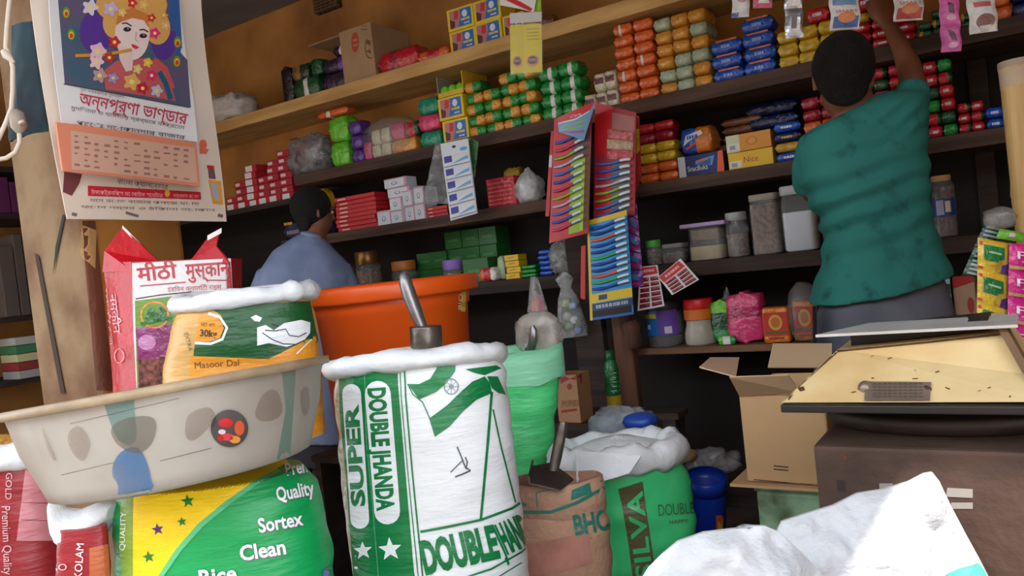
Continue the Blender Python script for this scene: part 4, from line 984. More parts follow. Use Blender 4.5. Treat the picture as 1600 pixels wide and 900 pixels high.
def sack_body(rows, D, ratio, m, k=8, seed=0, wrk=.004, foot=True, n=56, caps=(True, True), tilt=0.):
    rr = [ringat(r, D, ratio, n, wrk, seed) for r in rows_interp(rows, k)]
    if tilt:                                                       # mouth leaning back, away from the front
        for i, rg in enumerate(rr):
            c = sum(rg, Vector()) / n; f_ = max(0, 1 - i / (2.5 * k))
            rr[i] = [p - Vector((0, 0, tilt * f_ * (p - c).dot(HF))) for p in rg]
    if foot:
        last = rr[-1]; c = sum(last, Vector()) / n
        if c.z > PLZ + .02:
            for t in (.5, .9, 1.0):
                q = .98 if t < .95 else .9
                rr.append([Vector((c.x + (p.x - c.x) * q, c.y + (p.y - c.y) * q, p.z + (PLZ + .001 - p.z) * t)) for p in last])
    mb = MB(); mb.loft(rr, m, caps); mb.bake(); mb.top = rr[0]
    return mb
def roll(ring, r, m, seed, k=1.0, lift=0., out=0., droop=None):
    """soft rolled mouth following a ring of points."""
    n = len(ring); c = sum(ring, Vector()) / n; mb = MB(); rings = []
    for j in range(n):
        p = ring[j]; d = (p - c); d.z = 0; d = d.normalized()
        rings.append([]); up = Vector((0, 0, 1)); rad = r * (1 + .35 * noise.noise(Vector((j * .45, seed, 0))))
        dr = droop(j / n) if droop else 1
        for i in range(12):
            a = math.tau * i / 12
            q = p + d * (out + rad * k * math.cos(a)) + up * (lift + rad * dr * math.sin(a))
            q += (d + up) * (r * .35 * noise.noise(q * 24 + Vector((seed, 0, 0))))
            rings[-1].append(q)
    rings.append(rings[0]); mb.loft(rings, m, (False, False)); mb.bake(); return mb
def heap(ring, m, drop, rise, seed, inset=.9):
    n = len(ring); c = sum(ring, Vector()) / n; mb = MB(); rings = []
    for t in (1, .8, .6, .4, .2, .03):
        rings.append([c + (p - c) * (t * inset) + Vector((0, 0, -drop + rise * (1 - t * t) + .006 * noise.noise(p * 20 * t))) for p in ring])
    mb.loft(rings, m, (False, True)); return mb
def star(x, y, r, rot=-90): return [(x + (r if k % 2 == 0 else r * .42) * math.cos(math.radians(rot + 36 * k)), y + (r if k % 2 == 0 else r * .42) * math.sin(math.radians(rot + 36 * k))) for k in range(10)]
def stripe(pts, w):                                                # a ribbon of photo pixels
    L = []; R_ = []
    for i, (x, y) in enumerate(pts):
        a = pts[max(0, i - 1)]; b = pts[min(len(pts) - 1, i + 1)]; dx, dy = b[0] - a[0], b[1] - a[1]; l = math.hypot(dx, dy) or 1
        L.append((x - dy / l * w / 2, y + dx / l * w / 2)); R_.append((x + dy / l * w / 2, y - dx / l * w / 2))
    return L + R_[::-1]
def pill(x0, y0, x1, y1, w):
    dx, dy = x1 - x0, y1 - y0; l = math.hypot(dx, dy); ux, uy = dx / l, dy / l; r = w / 2; out = []
    for k in range(9):
        a = math.pi * k / 8; out.append((x0 + ux * r - ux * r * math.sin(a) + -uy * r * math.cos(a), y0 + uy * r - uy * r * math.sin(a) + ux * r * math.cos(a)))
    for k in range(9):
        a = math.pi * k / 8; out.append((x1 - ux * r + ux * r * math.sin(a) + uy * r * math.cos(a), y1 - uy * r + uy * r * math.sin(a) - ux * r * math.cos(a)))
    return out
RICE = mat((232, 226, 210), .7, 0, .2, 160, .5, 200, name='grain')
GRN = WEAVE((10, 122, 66)); PW = WEAVE((238, 240, 244), .03)

RIMW = mat((228, 230, 234), .35, 0, .1, 12, .8, 22, name='crinkled_white')
# ---- big white sack with green print
D = 1.45
rows = [(527, 584, 778, 556), (524, 608, 790, 580), (528, 660, 798, 632), (535, 730, 804, 700), (545, 810, 813, 782), (554, 900, 824, 868), (562, 985, 832, 950)]
t = thing('rice_sack', 'big white rice sack with green flag print and scoop standing in it', 'sack', Vector((PD(680, 900, D).x, PD(680, 900, D).y, PLZ)))
mb = sack_body(rows, D, .72, PW, 9, 3, .0055, tilt=.16)
mb.mark([[(519, 588), (530, 590), (532, 640), (543, 760), (553, 905), (545, 905), (528, 740)]], WEAVE((206, 190, 160)), .0012)
mb.mark([[(530, 578), (621, 570), (622, 600), (633, 730), (648, 905), (652, 990), (560, 1000), (553, 905), (542, 760), (531, 640)]], GRN, .0016)
mb.mark([[(560, 912), (648, 896), (652, 990), (566, 1000)]], GRN, .0016)
mb.mark([stripe([(570, 575), (573, 690), (582, 780), (592, 905)], 1.6)], WEAVE((90, 160, 116)), .0022)
mb.mark([pill(549, 600, 564, 826, 29), pill(589, 595, 607, 819, 40)], PW, .0024)
mb.letters('SUPER', 571, 790, 29, GRN, -94, fit=160, lift=.003, bold=.04)
mb.letters('DOUBLE JHANDA', 576, 606, 37, GRN, 85.6, fit=193, lift=.003, bold=.045)
mb.mark([star(610, 858, 19, -95), star(568, 860, 15, -95)], PW, .0026)
mb.mark([stripe([(632, 575), (634, 620), (645, 745), (661, 905)], 2.5), stripe([(625, 575), (627, 620), (638, 745), (654, 905)], 1.5)], GRN, .002)
mb.mark([[(637, 600), (655, 600), (672, 592), (687, 568), (712, 568), (711, 580), (698, 598), (682, 612), (655, 624), (646, 612)]], GRN, .002)
mb.mark([[(672, 653), (700, 632), (720, 612), (738, 596), (757, 588), (765, 598), (768, 614), (745, 624), (725, 641), (703, 666), (680, 682), (677, 668)]], GRN, .002)
mb.mark([[(761, 588), (777, 588), (790, 617), (778, 614), (768, 606)], [(727, 577), (775, 571), (783, 576), (757, 586), (742, 583)]], GRN, .002)
mb.mark([stripe([(637, 600), (645, 616), (660, 628), (668, 645), (672, 655), (680, 682)], 1.6), stripe([(768, 612), (762, 690), (751, 812)], 4), stripe([(770, 640), (783, 700), (805, 785)], 2.4)], GRN, .002)
CH = WEAVE((130, 150, 150))
mb.mark([stripe([(705 + 11 * math.cos(a), 604 + 12 * math.sin(a)) for a in [math.tau * k / 20 for k in range(21)]], 1.8), ell(705, 604, 3.5, 3.5)], CH, .002, 6)
for k in range(8):
    a = math.tau * k / 8; mb.mark([stripe([(705, 604), (705 + 10 * math.cos(a), 604 + 11 * math.sin(a))], .8)], CH, .002, 6)
mb.mark([stripe([(657, 831), (700, 823), (752, 812), (800, 794), (812, 786)], 4), stripe([(661, 918), (700, 911), (767, 889), (815, 862), (826, 852)], 3), stripe([(664, 930), (712, 922), (780, 900), (826, 872)], 2)], GRN, .002)
mb.letters('DOUBLE', 664, 896, 70, GRN, -13, fit=121, lift=.0026, bold=.05)
mb.letters('JHANDA', 787, 866, 66, GRN, -24, fit=62, lift=.0026, bold=.05)
PEN = mat((70, 78, 84), .6)
mb.mark([stripe([(714, 698), (720, 712), (727, 730), (735, 735)], 2), stripe([(727, 714), (730, 722), (728, 733)], 2), stripe([(724, 718), (712, 730), (704, 738)], 1.5), stripe([(735, 735), (722, 741), (711, 745)], 2.4)], PEN, .002, 6)
mb.build('sack_body', t)
rm = roll(mb.top, .018, RIMW, 4, 1.1, .006, .003); rm.build('rolled_rim', t)
heap(mb.top, RICE, -.004, .03, 2).build('rice', t)
# scoop standing in it: can with a channel handle
t = thing('metal_scoop', 'steel can scoop with upright channel handle stuck in the white rice sack', 'scoop', PD(664, 555, 1.43))
mb = MB(); a, b = PD(668, 560, 1.42), PD(665, 509, 1.42); ax = (b - a).normalized(); X = CR - ax * CR.dot(ax); X.normalize()
mb.lathe([(.020, -.01), (.0285, 0), (.029, (b - a).length - .004), (.0285, (b - a).length), (.001, (b - a).length - .002)], DARKSTEEL, a, 24, (X, ax.cross(X), ax)); mb.build('can', t)
mb = MB(); rings = []
for (x, y, w) in ((633, 424, 3), (632, 430, 8), (635, 445, 11), (640, 462, 12), (647, 480, 11.5), (653, 496, 10.5), (659, 509, 9)):
    c = PD(x, y, 1.41); r = w * mpp(1.41); ring = []
    for k in range(9): aa = math.pi * (k / 8); ring.append(c + CR * (-r * math.cos(aa)) - HF * (r * 1.1 * math.sin(aa)))
    for k in range(8, -1, -1): aa = math.pi * (k / 8); ring.append(c + CR * (-r * .8 * math.cos(aa)) - HF * (r * .82 * math.sin(aa)) + HF * .002)
    rings.append(ring)
mb.loft(rings, STEEL); mb.build('handle', t)

# ---- yellow and green grain sack under the basin
D = 1.22
rows = [(196, 775, 468, 712), (188, 806, 494, 738), (186, 860, 508, 790), (186, 925, 518, 858), (188, 1010, 527, 940)]
t = thing('grain_sack', 'yellow and green grain sack with white words under the basin', 'sack', Vector((PD(350, 900, D).x, PD(350, 900, D).y, PLZ)))
mb = sack_body(rows, D, .6, WEAVE((4, 156, 82)), 9, 11, .0045)
YEL = WEAVE((246, 206, 20))
mb.mark([[(208, 770), (300, 755), (440, 708), (450, 722), (433, 733), (397, 752), (350, 785), (310, 818), (275, 858), (240, 912), (208, 912)]], YEL, .0016, 5)
mb.mark([[(190, 780), (208, 775), (208, 912), (192, 912), (187, 850)]], WEAVE((130, 160, 60)), .002)
mb.mark([[(433, 733), (397, 752), (350, 785), (310, 818), (275, 858), (240, 912), (248, 912), (284, 860), (318, 822), (357, 790), (402, 757), (440, 736)]], WEAVE((90, 190, 130)), .0014, 6)
SG, SP = WEAVE((20, 120, 40)), WEAVE((74, 40, 110))
mb.mark([star(294, 783, 11, -100), star(285, 815, 8, -100), star(233, 870, 10, -100)], SG, .0024); mb.mark([star(247, 827, 10, -100)], SP, .0024)
for s_, x, y, sz, fw, ro in (('Premium', 447, 744, 27, 66, -10), ('Quality', 433, 783, 29, 59, -11), ('Sortex', 405, 832, 31, 70, -10), ('Clean', 376, 876, 33, 72, -9), ('Rice', 312, 915, 34, 60, -9)):
    mb.letters(s_, x + 1.5, y + 1.8, sz, mat((90, 110, 100), .5), ro, fit=fw, lift=.002, bold=.03); mb.letters(s_, x, y, sz, PW, ro, fit=fw, lift=.0028, bold=.025)
mb.mark([ell(513, 897, 9, 11)], WEAVE((120, 110, 180)), .002)
mb.letters('QUALITY', 196, 860, 12, PW, -88, fit=60, lift=.0028)
mb.build('sack_body', t)

# ---- translucent basin resting on it
D = 1.15
a, b = PD(36, 640, D), PD(506, 556, D); ctr = (a + b) / 2; X = (b - a).normalized()
view = (ctr - CC).normalized(); Zb = X.cross(view).normalized()
if Zb.z < 0: Zb = -Zb
Yb = Zb.cross(X).normalized(); R0 = (b - a).length / 2
Zt = (Zb + (-Yb if Yb.dot(view) > 0 else Yb) * -.02).normalized()
BAS = mat((174, 167, 158), .45, 0, 0, 5, .15, 18, rgb2=(148, 136, 124), detail=6, name='cloudy_plastic')
t = thing('plastic_basin', 'wide cloudy white plastic basin with round sticker on the yellow-green sack', 'basin', ctr - Zb * .129)
mb = MB(); H = .130
prof = [(.02, -H), (R0 * .74, -H), (R0 * .79, -H + .004), (R0 * .815, -H + .02), (R0 * .90, -.06), (R0 * .95, -.008), (R0 * .955, -.003), (R0 * .93, -.004), (R0 * .87, -.06), (R0 * .79, -H + .022), (R0 * .72, -H + .008), (.02, -H + .007)]
mb.lathe(prof, BAS, ctr, 64, (X, Yb, Zb), caps=(True, True)); mb.bake()
def soft(c, al):
    m = film(c, al, rough=.5, bump=.1, bscale=9); return m
mb.mark([soften([(156, 606), (210, 600), (210, 640), (216, 694), (186, 694), (168, 650)])], soft((70, 136, 132), .34), .0012)
mb.mark([soften([(170, 664), (212, 648), (248, 652), (240, 694), (214, 712), (180, 694)])], soft((110, 100, 84), .36), .0018)
mb.mark([soften([(184, 706), (216, 694), (232, 725), (238, 758), (252, 774), (222, 792), (178, 796), (188, 760), (172, 740)])], soft((44, 110, 168), .42), .0014)
for p in ([(108, 672), (126, 662), (144, 690), (140, 706), (132, 722), (116, 712), (106, 690)], [(290, 652), (305, 640), (328, 634), (338, 650), (326, 668), (304, 690), (288, 684)], [(402, 630), (412, 612), (432, 606), (442, 636), (436, 654), (410, 660), (396, 650)], [(66, 660), (76, 690), (90, 715), (86, 724), (70, 690)], [(466, 610), (482, 600), (484, 640), (472, 655)]):
    mb.mark([soften(p)], soft((140, 104, 76), .2), .002, 7)
mb.mark([[(440, 582), (462, 578), (452, 730), (430, 728), (446, 640)]], soft((90, 150, 130), .28), .0012)
for yy in ((96, 742, 180, 722), (230, 612, 350, 590), (110, 662, 280, 622), (250, 720, 330, 700)): mb.mark([stripe([(yy[0], yy[1]), (yy[2], yy[3])], 1.2)], soft((110, 96, 84), .5), .0012)
mb.build('bowl', t)
mb2 = MB(); mb2.lathe([(R0 * .94, -.012), (R0 * 1.0, -.011), (R0 * 1.005, .0), (R0 * .94, .001)], mat((166, 144, 116), .5, 0, .25, 20, .2), ctr, 64, (X, Yb, Zb), caps=(False, False)); mb2.build('rim', t)
mb3 = MB(); mb3.v = list(mb.v); mb3.f = list(mb.f); mb3.bake(); st = MB(); st._bvh = mb3._bvh
st.mark([ell(358, 669, 29, 29, 28)], mat((86, 78, 76), .4, 0, .2, 20), .003, 8)
for k, (x, y, rx, ry, c) in enumerate([(352, 660, 12, 7, (206, 40, 50)), (373, 668, 8, 12, (214, 90, 50)), (354, 682, 11, 6, (216, 66, 72)), (366, 686, 9, 6, (226, 150, 60)), (346, 674, 6, 4, (230, 200, 200)), (344, 684, 5, 5, (196, 40, 46))]): st.mark([ell(x, y, rx, ry, 10)], mat(c, .4), .0038, 8)
st.build('sticker', t)

# ---- red sacks at the lower corner
D = 1.42
t = thing('rice_sack', 'dark red sack with pink panel and white rolled mouth beside the basin', 'sack', Vector((PD(20, 900, D).x, PD(20, 900, D).y, PLZ)))
RED = WEAVE((150, 26, 36))
mb = sack_body([(-75, 722, 78, 706), (-80, 760, 94, 742), (-82, 830, 104, 812), (-82, 910, 108, 892), (-80, 990, 112, 975)], D, .62, RED, 8, 21, .006)
mb.mark([[(40, 728), (78, 722), (90, 845), (26, 845)]], WEAVE((206, 128, 136)), .0016); mb.mark([[(52, 735), (72, 730), (74, 738), (54, 744)]], RED, .0022)
for y in (785, 812): mb.mark([stripe([(33, y), (88, y + 2)], 1.4)], WEAVE((160, 70, 84)), .0022)
mb.letters('Premium Quality', 3, 790, 19, WEAVE((216, 176, 180)), 88, fit=108, lift=.0025); mb.letters('GOLD', 10, 738, 14, WEAVE((216, 176, 180)), 92, fit=42, lift=.0025)
mb.build('sack_body', t)
roll(mb.top, .023, RIMW, 9, 1.2, .006, .002).build('rolled_rim', t)
heap(mb.top, LENT((206, 150, 60), (150, 100, 30)), -.004, .035, 5).build('grain', t)
D = 1.14
t = thing('rice_sack', 'smaller red sack with tan panel under the basin edge', 'sack', Vector((PD(140, 900, D).x, PD(140, 900, D).y, PLZ)))
mb = sack_body([(90, 832, 168, 816), (87, 870, 172, 854), (86, 930, 174, 916), (86, 1000, 175, 986)], D, .45, RED, 8, 25, .006)
mb.mark([[(140, 856), (168, 850), (172, 910), (140, 912)]], WEAVE((186, 96, 56)), .0016); mb.letters('KOLAM', 128, 905, 17, PW, -86, fit=56, lift=.0025)
mb.letters('SO', 84, 893, 15, WEAVE((216, 176, 180)), -8, fit=22, lift=.0025)
mb.build('sack_body', t)
mb = MB(); rings = []
for (x, y, w, d) in ((84, 792, 10, .02), (92, 806, 22, .03), (100, 822, 26, .035), (118, 832, 30, .04), (138, 826, 32, .04), (160, 812, 26, .035), (178, 800, 12, .02)):
    c = PD(x, y, 1.17); ring = []
    for k in range(16):
        a_ = math.tau * k / 16; p = c + CU * (w * mpp(1.17) * math.sin(a_)) + HF * (d * math.cos(a_)); p += CR * (.012 * noise.noise(p * 30)); ring.append(p + CU * (.012 * noise.noise(p * 22 + Vector((5, 0, 0)))))
    rings.append(ring)
mb.loft(rings, SACKW); mb.build('white_liner', t)

# ---- red and white pouch against the pillar
D = 1.63
t = thing('flour_bag', 'red and white Hindi-lettered bag with torn open red ears', 'bag', PD(250, 640, D))
def prism(fr, depthv, m, mb):
    n = len(fr); bk = [p + depthv for p in fr]; mb.add(fr + bk, [tuple(range(n)), tuple(range(n, 2 * n))[::-1]] + [(i, i + n, (i + 1) % n + n, (i + 1) % n) for i in range(n)], m, False)
RG = mat((178, 8, 26), .35, 0, .15, 20, .35, 40, spec=.3, name='red_plastic'); BW = mat((232, 228, 228), .4, 0, .05, 20, .3, 40, spec=.3)
mb = MB(); rings = []
for (x0, xm, x1, y0, ym, y1, bul) in ((162, 205, 360, 410, 409, 403, .0), (166, 207, 361, 460, 462, 452, .012), (170, 210, 362, 520, 522, 512, .02), (177, 216, 362, 600, 600, 590, .02), (180, 218, 362, 690, 690, 680, .015)):
    A_, M_, B_ = PD(x0, y0, D + .07), PD(xm, ym, D), PD(x1, y1, D + .06)
    mid = (M_ + B_) / 2 - HF * bul; mid2 = (A_ + M_) / 2 - CR0 * bul * .4
    Bk = B_ + HF * .10 - CR0 * .01; Ak = A_ + HF * .09
    ring = [A_, mid2, M_]
    for q in (.25, .5, .75): ring.append(M_ * (1 - q) + B_ * q - HF * bul * math.sin(math.pi * q))
    ring += [B_, (B_ + Bk) / 2, Bk, (Ak + Bk) / 2 + HF * bul, Ak, (Ak + A_) / 2]
    rings.append(ring)
fine = []
for r0, r1 in zip(rings, rings[1:]):
    for i in range(5): fine.append([p0.lerp(p1, i / 5) + HF * (.004 * noise.noise(p0.lerp(p1, i / 5) * 22)) for p0, p1 in zip(r0, r1)])
fine.append(rings[-1]); mb.loft(fine, RG, smooth=False); mb.bake()
mb.mark([[(206, 411), (360, 404), (364, 470), (300, 462), (288, 640), (216, 640), (209, 520)]], BW, .0014)
mb.mark([[(211, 470), (292, 460), (300, 500), (290, 640), (216, 640), (212, 520)]], WEAVE((110, 150, 60)), .0018)
mb.mark([[(212, 512), (270, 506), (272, 560), (216, 562)]], foil((140, 40, 110)), .0022); mb.mark([ell(230, 535, 14, 12), ell(228, 538, 7, 6)], foil((196, 130, 180)), .0026, 8)
mb.mark([[(216, 562), (262, 556), (262, 640), (218, 640)]], LENT((150, 90, 74), (80, 44, 40)), .0022)
mb.mark([stripe([(242 + 21 * math.cos(a_), 492 + 20 * math.sin(a_)) for a_ in [math.tau * k / 18 for k in range(19)]], 3)], foil((226, 140, 60)), .0028, 8)
for k in range(7): mb.mark([stripe([(228 + 4 * k, 500 - 2 * (k % 3)), (236 + 4 * k, 480 + 3 * (k % 4))], 4)], foil((30, 110, 40)), .003, 8)
mb.mark([stripe([(220, 507), (245, 500), (268, 497)], 6)], foil((30, 110, 40)), .0032, 8)
mb.mark([stripe([(212, 467), (250, 461), (300, 456)], 1.6)], INK, .0024)
PR = foil((190, 24, 50), .4)
mb.letters('मीठी', 216, 440, 32, PR, -6, fit=62, lift=.0026, bold=.02); mb.letters('मुस्कान', 291, 434, 32, PR, -4, fit=68, lift=.0026, bold=.02)
mb.mark([stripe([(219, 447), (290, 441)], 1.8), stripe([(322, 438), (360, 438)], 1.8)], PR, .0026); mb.letters('इंडियन क्वालिटी राइस', 262, 456, 10, PR, -3, fit=84, lift=.0026)
mb.letters('नमकीन', 172, 460, 15, foil((226, 170, 176)), 84, fit=62, lift=.0026); mb.letters('शुद्ध और ताज़ा', 163, 450, 8, foil((220, 150, 160)), 84, fit=90, lift=.0026)
mb.mark([stripe([(187 + 7 * math.cos(a_), 556 + 11 * math.sin(a_)) for a_ in [math.tau * k / 14 for k in range(15)]], 1.5)], foil((226, 120, 130)), .0026, 8)
mb.build('bag_body', t)
def ear(pts, name='ear', m2=None):
    mb = MB(); fr = [PD(x, y, d) for x, y, d in pts]; prism(fr, HF * .006, RG, mb)
    if m2: mb.add([p - HF * .001 for p in [fr[i] for i in m2]], [tuple(range(len(m2)))], BW, False)
    mb.build(name, t)
ear([(160, 425, D + .06), (163, 392, D + .05), (191, 354, D + .03), (247, 408, D + .02), (208, 424, D)])
mb = MB(); mb.grid(lambda u, v: PD(191 + 57 * u, 352 + 57 * u + 5 * v, D + .028), 6, 1, BW, .002); mb.build('white_edge', t)
ear([(272, 416, D + .05), (300, 404, D + .06), (324, 372, D + .07), (342, 362, D + .07), (338, 385, D + .06), (352, 400, D + .05), (358, 412, D + .05)])
mb = MB(); mb.grid(lambda u, v: PD(324 + 22 * u, 368 - 12 * u + 8 * v, D + .066), 4, 2, BW, .002); mb.build('white_edge', t)

# ---- tan and green sack with bird print
D = 1.49
t = thing('grain_sack', 'tan and dark green sack with white bird print behind the basin', 'sack', PD(380, 700, D))
mb = sack_body([(284, 478, 482, 468), (272, 510, 492, 498), (262, 560, 498, 552), (258, 610, 502, 605), (256, 690, 506, 690)], D, .55, WEAVE((206, 158, 86)), 8, 31, .005, foot=False)
G2, OR2 = WEAVE((24, 84, 40)), WEAVE((228, 148, 34))
mb.mark([[(326, 480), (484, 470), (494, 520), (500, 545), (470, 545), (420, 562), (302, 560), (305, 535), (330, 530), (352, 505), (345, 492)]], G2, .0016)
mb.mark([[(298, 556), (420, 561), (500, 520), (505, 680), (294, 680)]], OR2, .002); mb.mark([[(420, 561), (470, 545), (500, 520), (500, 545), (450, 570)]], OR2, .0022)
mb.mark([[(312, 492), (340, 496), (350, 512), (344, 528), (328, 534), (306, 534)]], OR2, .002); mb.mark([stripe([(326, 490), (344, 496), (355, 512), (348, 530), (330, 537), (305, 536)], 4)], PW, .0024)
mb.mark([[(402, 512), (415, 508), (428, 516), (444, 505), (470, 500), (484, 504), (484, 520), (476, 530), (460, 538), (448, 542), (420, 536), (402, 540), (412, 524)]], PW, .0024)
mb.mark([[(392, 496), (400, 492), (410, 497), (406, 503), (398, 502)]], PW, .0024)
mb.mark([stripe([(414, 516), (430, 517), (446, 514), (452, 524), (466, 526), (478, 520)], 1.5), stripe([(410, 520), (425, 530), (442, 537), (462, 538)], 1.5), stripe([(424, 506), (436, 510)], 1.5)], INK, .003, 6)
mb.letters('NET WT', 314, 509, 7, INK, 3, fit=22, lift=.003); mb.letters('30kg', 312, 525, 15, INK, 4, fit=27, lift=.003, bold=.02); mb.letters('Masoor Dal', 304, 576, 15, mat((90, 60, 20), .6), -4, fit=70, lift=.003)
mb.letters('EXTRA', 288, 520, 9, G2, 75, fit=30, lift=.003)
mb.mark([stripe([(463, 553), (486, 530)], 2)], PW, .003)
mb.build('sack_body', t)
roll(mb.top, .0175, RIMW, 12, 1.0, .010, .002).build('rolled_rim', t)
heap(mb.top, RICE, -.002, .02, 7).build('grain', t)

# ---- orange tub on a crate
D = 2.12
t = thing('plastic_tub', 'large bright orange plastic tub with wide rim before the man in blue', 'tub', PD(612, 640, D))
a, b = PD(473, 446, D), PD(745, 430, D); c = (a + b) / 2; c.z -= .006; R0 = (b - a).length / 2
OT = mat((240, 92, 20), .38, 0, .06, 4, .04, 10, name='orange_plastic'); ht = c.z - .66
mb = MB(); mb.lathe([(.01, -ht), (R0 * .74, -ht), (R0 * .77, -ht + .01), (R0 * .86, -.075), (R0 * .885, -.07), (R0 * .89, -.03), (R0 * .86, -.02), (R0 * .73, -ht + .02), (.01, -ht + .01)], OT, c, 64); mb.bake()
mb.mark([[(721, 456), (728, 455), (727, 487), (720, 487)]], mat((236, 200, 60), .5), .0015); mb.letters('BIO', 721, 485, 8, mat((240, 240, 240), .5), -88, fit=26, lift=.002)
mb.build('tub_body', t)
mb = MB(); mb.lathe([(R0 * .86, -.035), (R0 * .88, -.042), (R0 * .985, -.04), (R0 * 1.0, -.034), (R0 * 1.005, -.006), (R0 * .985, .002), (R0 * .90, .002), (R0 * .865, -.004)], OT, c, 64, caps=(False, False)); mb.build('rim', t)
t = thing('wooden_crate', 'plank crate carrying the orange tub', 'crate', (c.x, c.y, PLZ)); hc = c.z - ht - PLZ - .002
mb = MB(); mb.box((c.x, c.y, PLZ + hc - .01), (.36, .36, .018), WOODD); mb.build('top', t)
for sx in (-1, 1):
    mb = MB(); mb.box((c.x + sx * .17, c.y, PLZ + hc / 2 - .008), (.02, .34, hc - .022), WOODD); mb.build('side', t)

# ---- pale green sack behind the white one
D = 1.94
t = thing('rice_sack', 'bright pale green woven sack, mouth folded out, behind the white sack', 'sack', Vector((PD(830, 700, D).x, PD(830, 700, D).y, PLZ)))
GL = WEAVE((84, 218, 132), .16)
mb = sack_body([(742, 572, 877, 556), (740, 600, 874, 588), (736, 660, 868, 648), (732, 720, 866, 708), (728, 800, 868, 790)], D, .7, GL, 8, 41, .006)
mb.build('sack_body', t)
LG = WEAVE((140, 214, 172), .08)
ring = mb.top; n = len(ring); cc = sum(ring, Vector()) / n
mb2 = MB(); rings = []
for (k, dz) in ((.93, -.05), (.95, .0), (1.0, .03), (1.04, .034), (1.05, .0), (1.035, -.045)):
    rings.append([cc + (p - cc) * k + Vector((0, 0, dz + .014 * noise.noise(p * 12 + Vector((k * 3, 0, 0))) + (.012 if dz == -.045 else 0) * noise.noise(p * 20))) for p in ring])
mb2.loft(rings, LG, (False, False)); mb2.build('folded_mouth', t)
heap(mb.top, RICE, .04, .01, 8, .92).build('grain', t)
c = PD(842, 522, 1.95); mb = MB(); rings = []
mb = blob(c, (.062, .03, .055), film((206, 196, 186), .45), 31, 24, .12, flat=0); put(mb, 'plastic_bag', 'round puffed clear bag lying in the pale green sack', 'bag', c - Vector((0, 0, .055)))
t = thing('metal_scoop', 'small steel scoop handle poking out of the pale green sack', 'scoop', PD(828, 560, 1.92))
mb = MB(); mb.tube([PD(832, 508, 1.90), PD(834, 515, 1.90), PD(834, 528, 1.90), PD(830, 545, 1.92)], [.004, .009, .011, .010], STEEL, 12); mb.build('handle', t)
mb = MB(); mb.tube([PD(830, 544, 1.93), PD(827, 560, 1.945), PD(824, 580, 1.96)], [.012, .022, .02], STEEL, 14); mb.build('cup', t)

# ---- brown paper sack with scoop
D = 1.60
t = thing('paper_sack', 'brown paper sack with green lettering and folded top', 'sack', Vector((PD(880, 880, D).x, PD(880, 880, D).y, PLZ)))
JUTE = mat((188, 148, 120), .8, 0, 0, 7, .4, 90, rgb2=(160, 116, 96), name='brown_sacking')
mb = sack_body([(806, 800, 944, 776), (804, 830, 950, 806), (802, 880, 956, 860), (802, 950, 960, 930)], D, .6, JUTE, 8, 51, .008)
TG = WEAVE((40, 120, 104))
mb.letters('BHOG', 898, 836, 44, TG, -10, fit=78, lift=.0025, bold=.03); mb.letters('PREMIUM', 880, 803, 10, TG, -10, fit=40, lift=.0025)
mb.mark([[(816, 852), (920, 832), (925, 880), (840, 905), (818, 900)]], mat((176, 120, 104), .8, 0, .2, 20), .0012)
mb.build('sack_body', t)
ring = mb.top; n = len(ring); cc = sum(ring, Vector()) / n
mb2 = MB(); rings = []
for (k, dz) in ((.90, .02), (.95, .055), (1.03, .05), (1.06, .02), (1.05, -.012), (1.0, -.016)):
    rings.append([cc + (p - cc) * k + Vector((0, 0, dz + .012 * noise.noise(p * 13 + Vector((k * 2, 0, 0))))) for p in ring])
mb2.loft(rings, JUTE, (False, False)); mb2.bake()
mb2.mark([stripe([(818, 800), (860, 800), (900, 786), (944, 762)], 5), [(893, 766), (921, 754), (924, 770), (892, 782)], stripe([(840, 792), (838, 770), (862, 764)], 2), stripe([(930, 745), (940, 752)], 4), stripe([(812, 785), (822, 790)], 5)], TG, .0016)
mb2.build('folded_top', t)
heap(ring, LENT((150, 90, 60), (110, 66, 44)), -.01, .02, 9, .9).build('contents', t)
t = thing('metal_scoop', 'flat steel scoop with long grey handle on the brown sack', 'scoop', PD(860, 765, 1.52))
mb = MB(); fr = [PD(832, 728, 1.56), PD(862, 722, 1.58), PD(896, 748, 1.56), PD(874, 765, 1.52), PD(826, 754, 1.52)]; prism(fr, Vector((0, 0, -.003)), DARKSTEEL, mb)
prism([fr[0], fr[4], fr[4] + Vector((0, 0, .012)), fr[0] + Vector((0, 0, .012))], CR0 * .003, DARKSTEEL, mb); mb.build('blade', t)
mb = MB(); rings = []
for (x, y, w) in ((880, 659, 7), (879, 664, 9), (874, 690, 10), (869, 715, 10), (865, 735, 9)):
    cq = PD(x, y, 1.51); r = w * mpp(1.5); rings.append([cq + CR * (r * .9 * math.cos(math.tau * k / 12)) - HF * (r * .5 * math.sin(math.tau * k / 12)) for k in range(12)])
mb.loft(rings, DARKSTEEL); mb.build('handle', t)

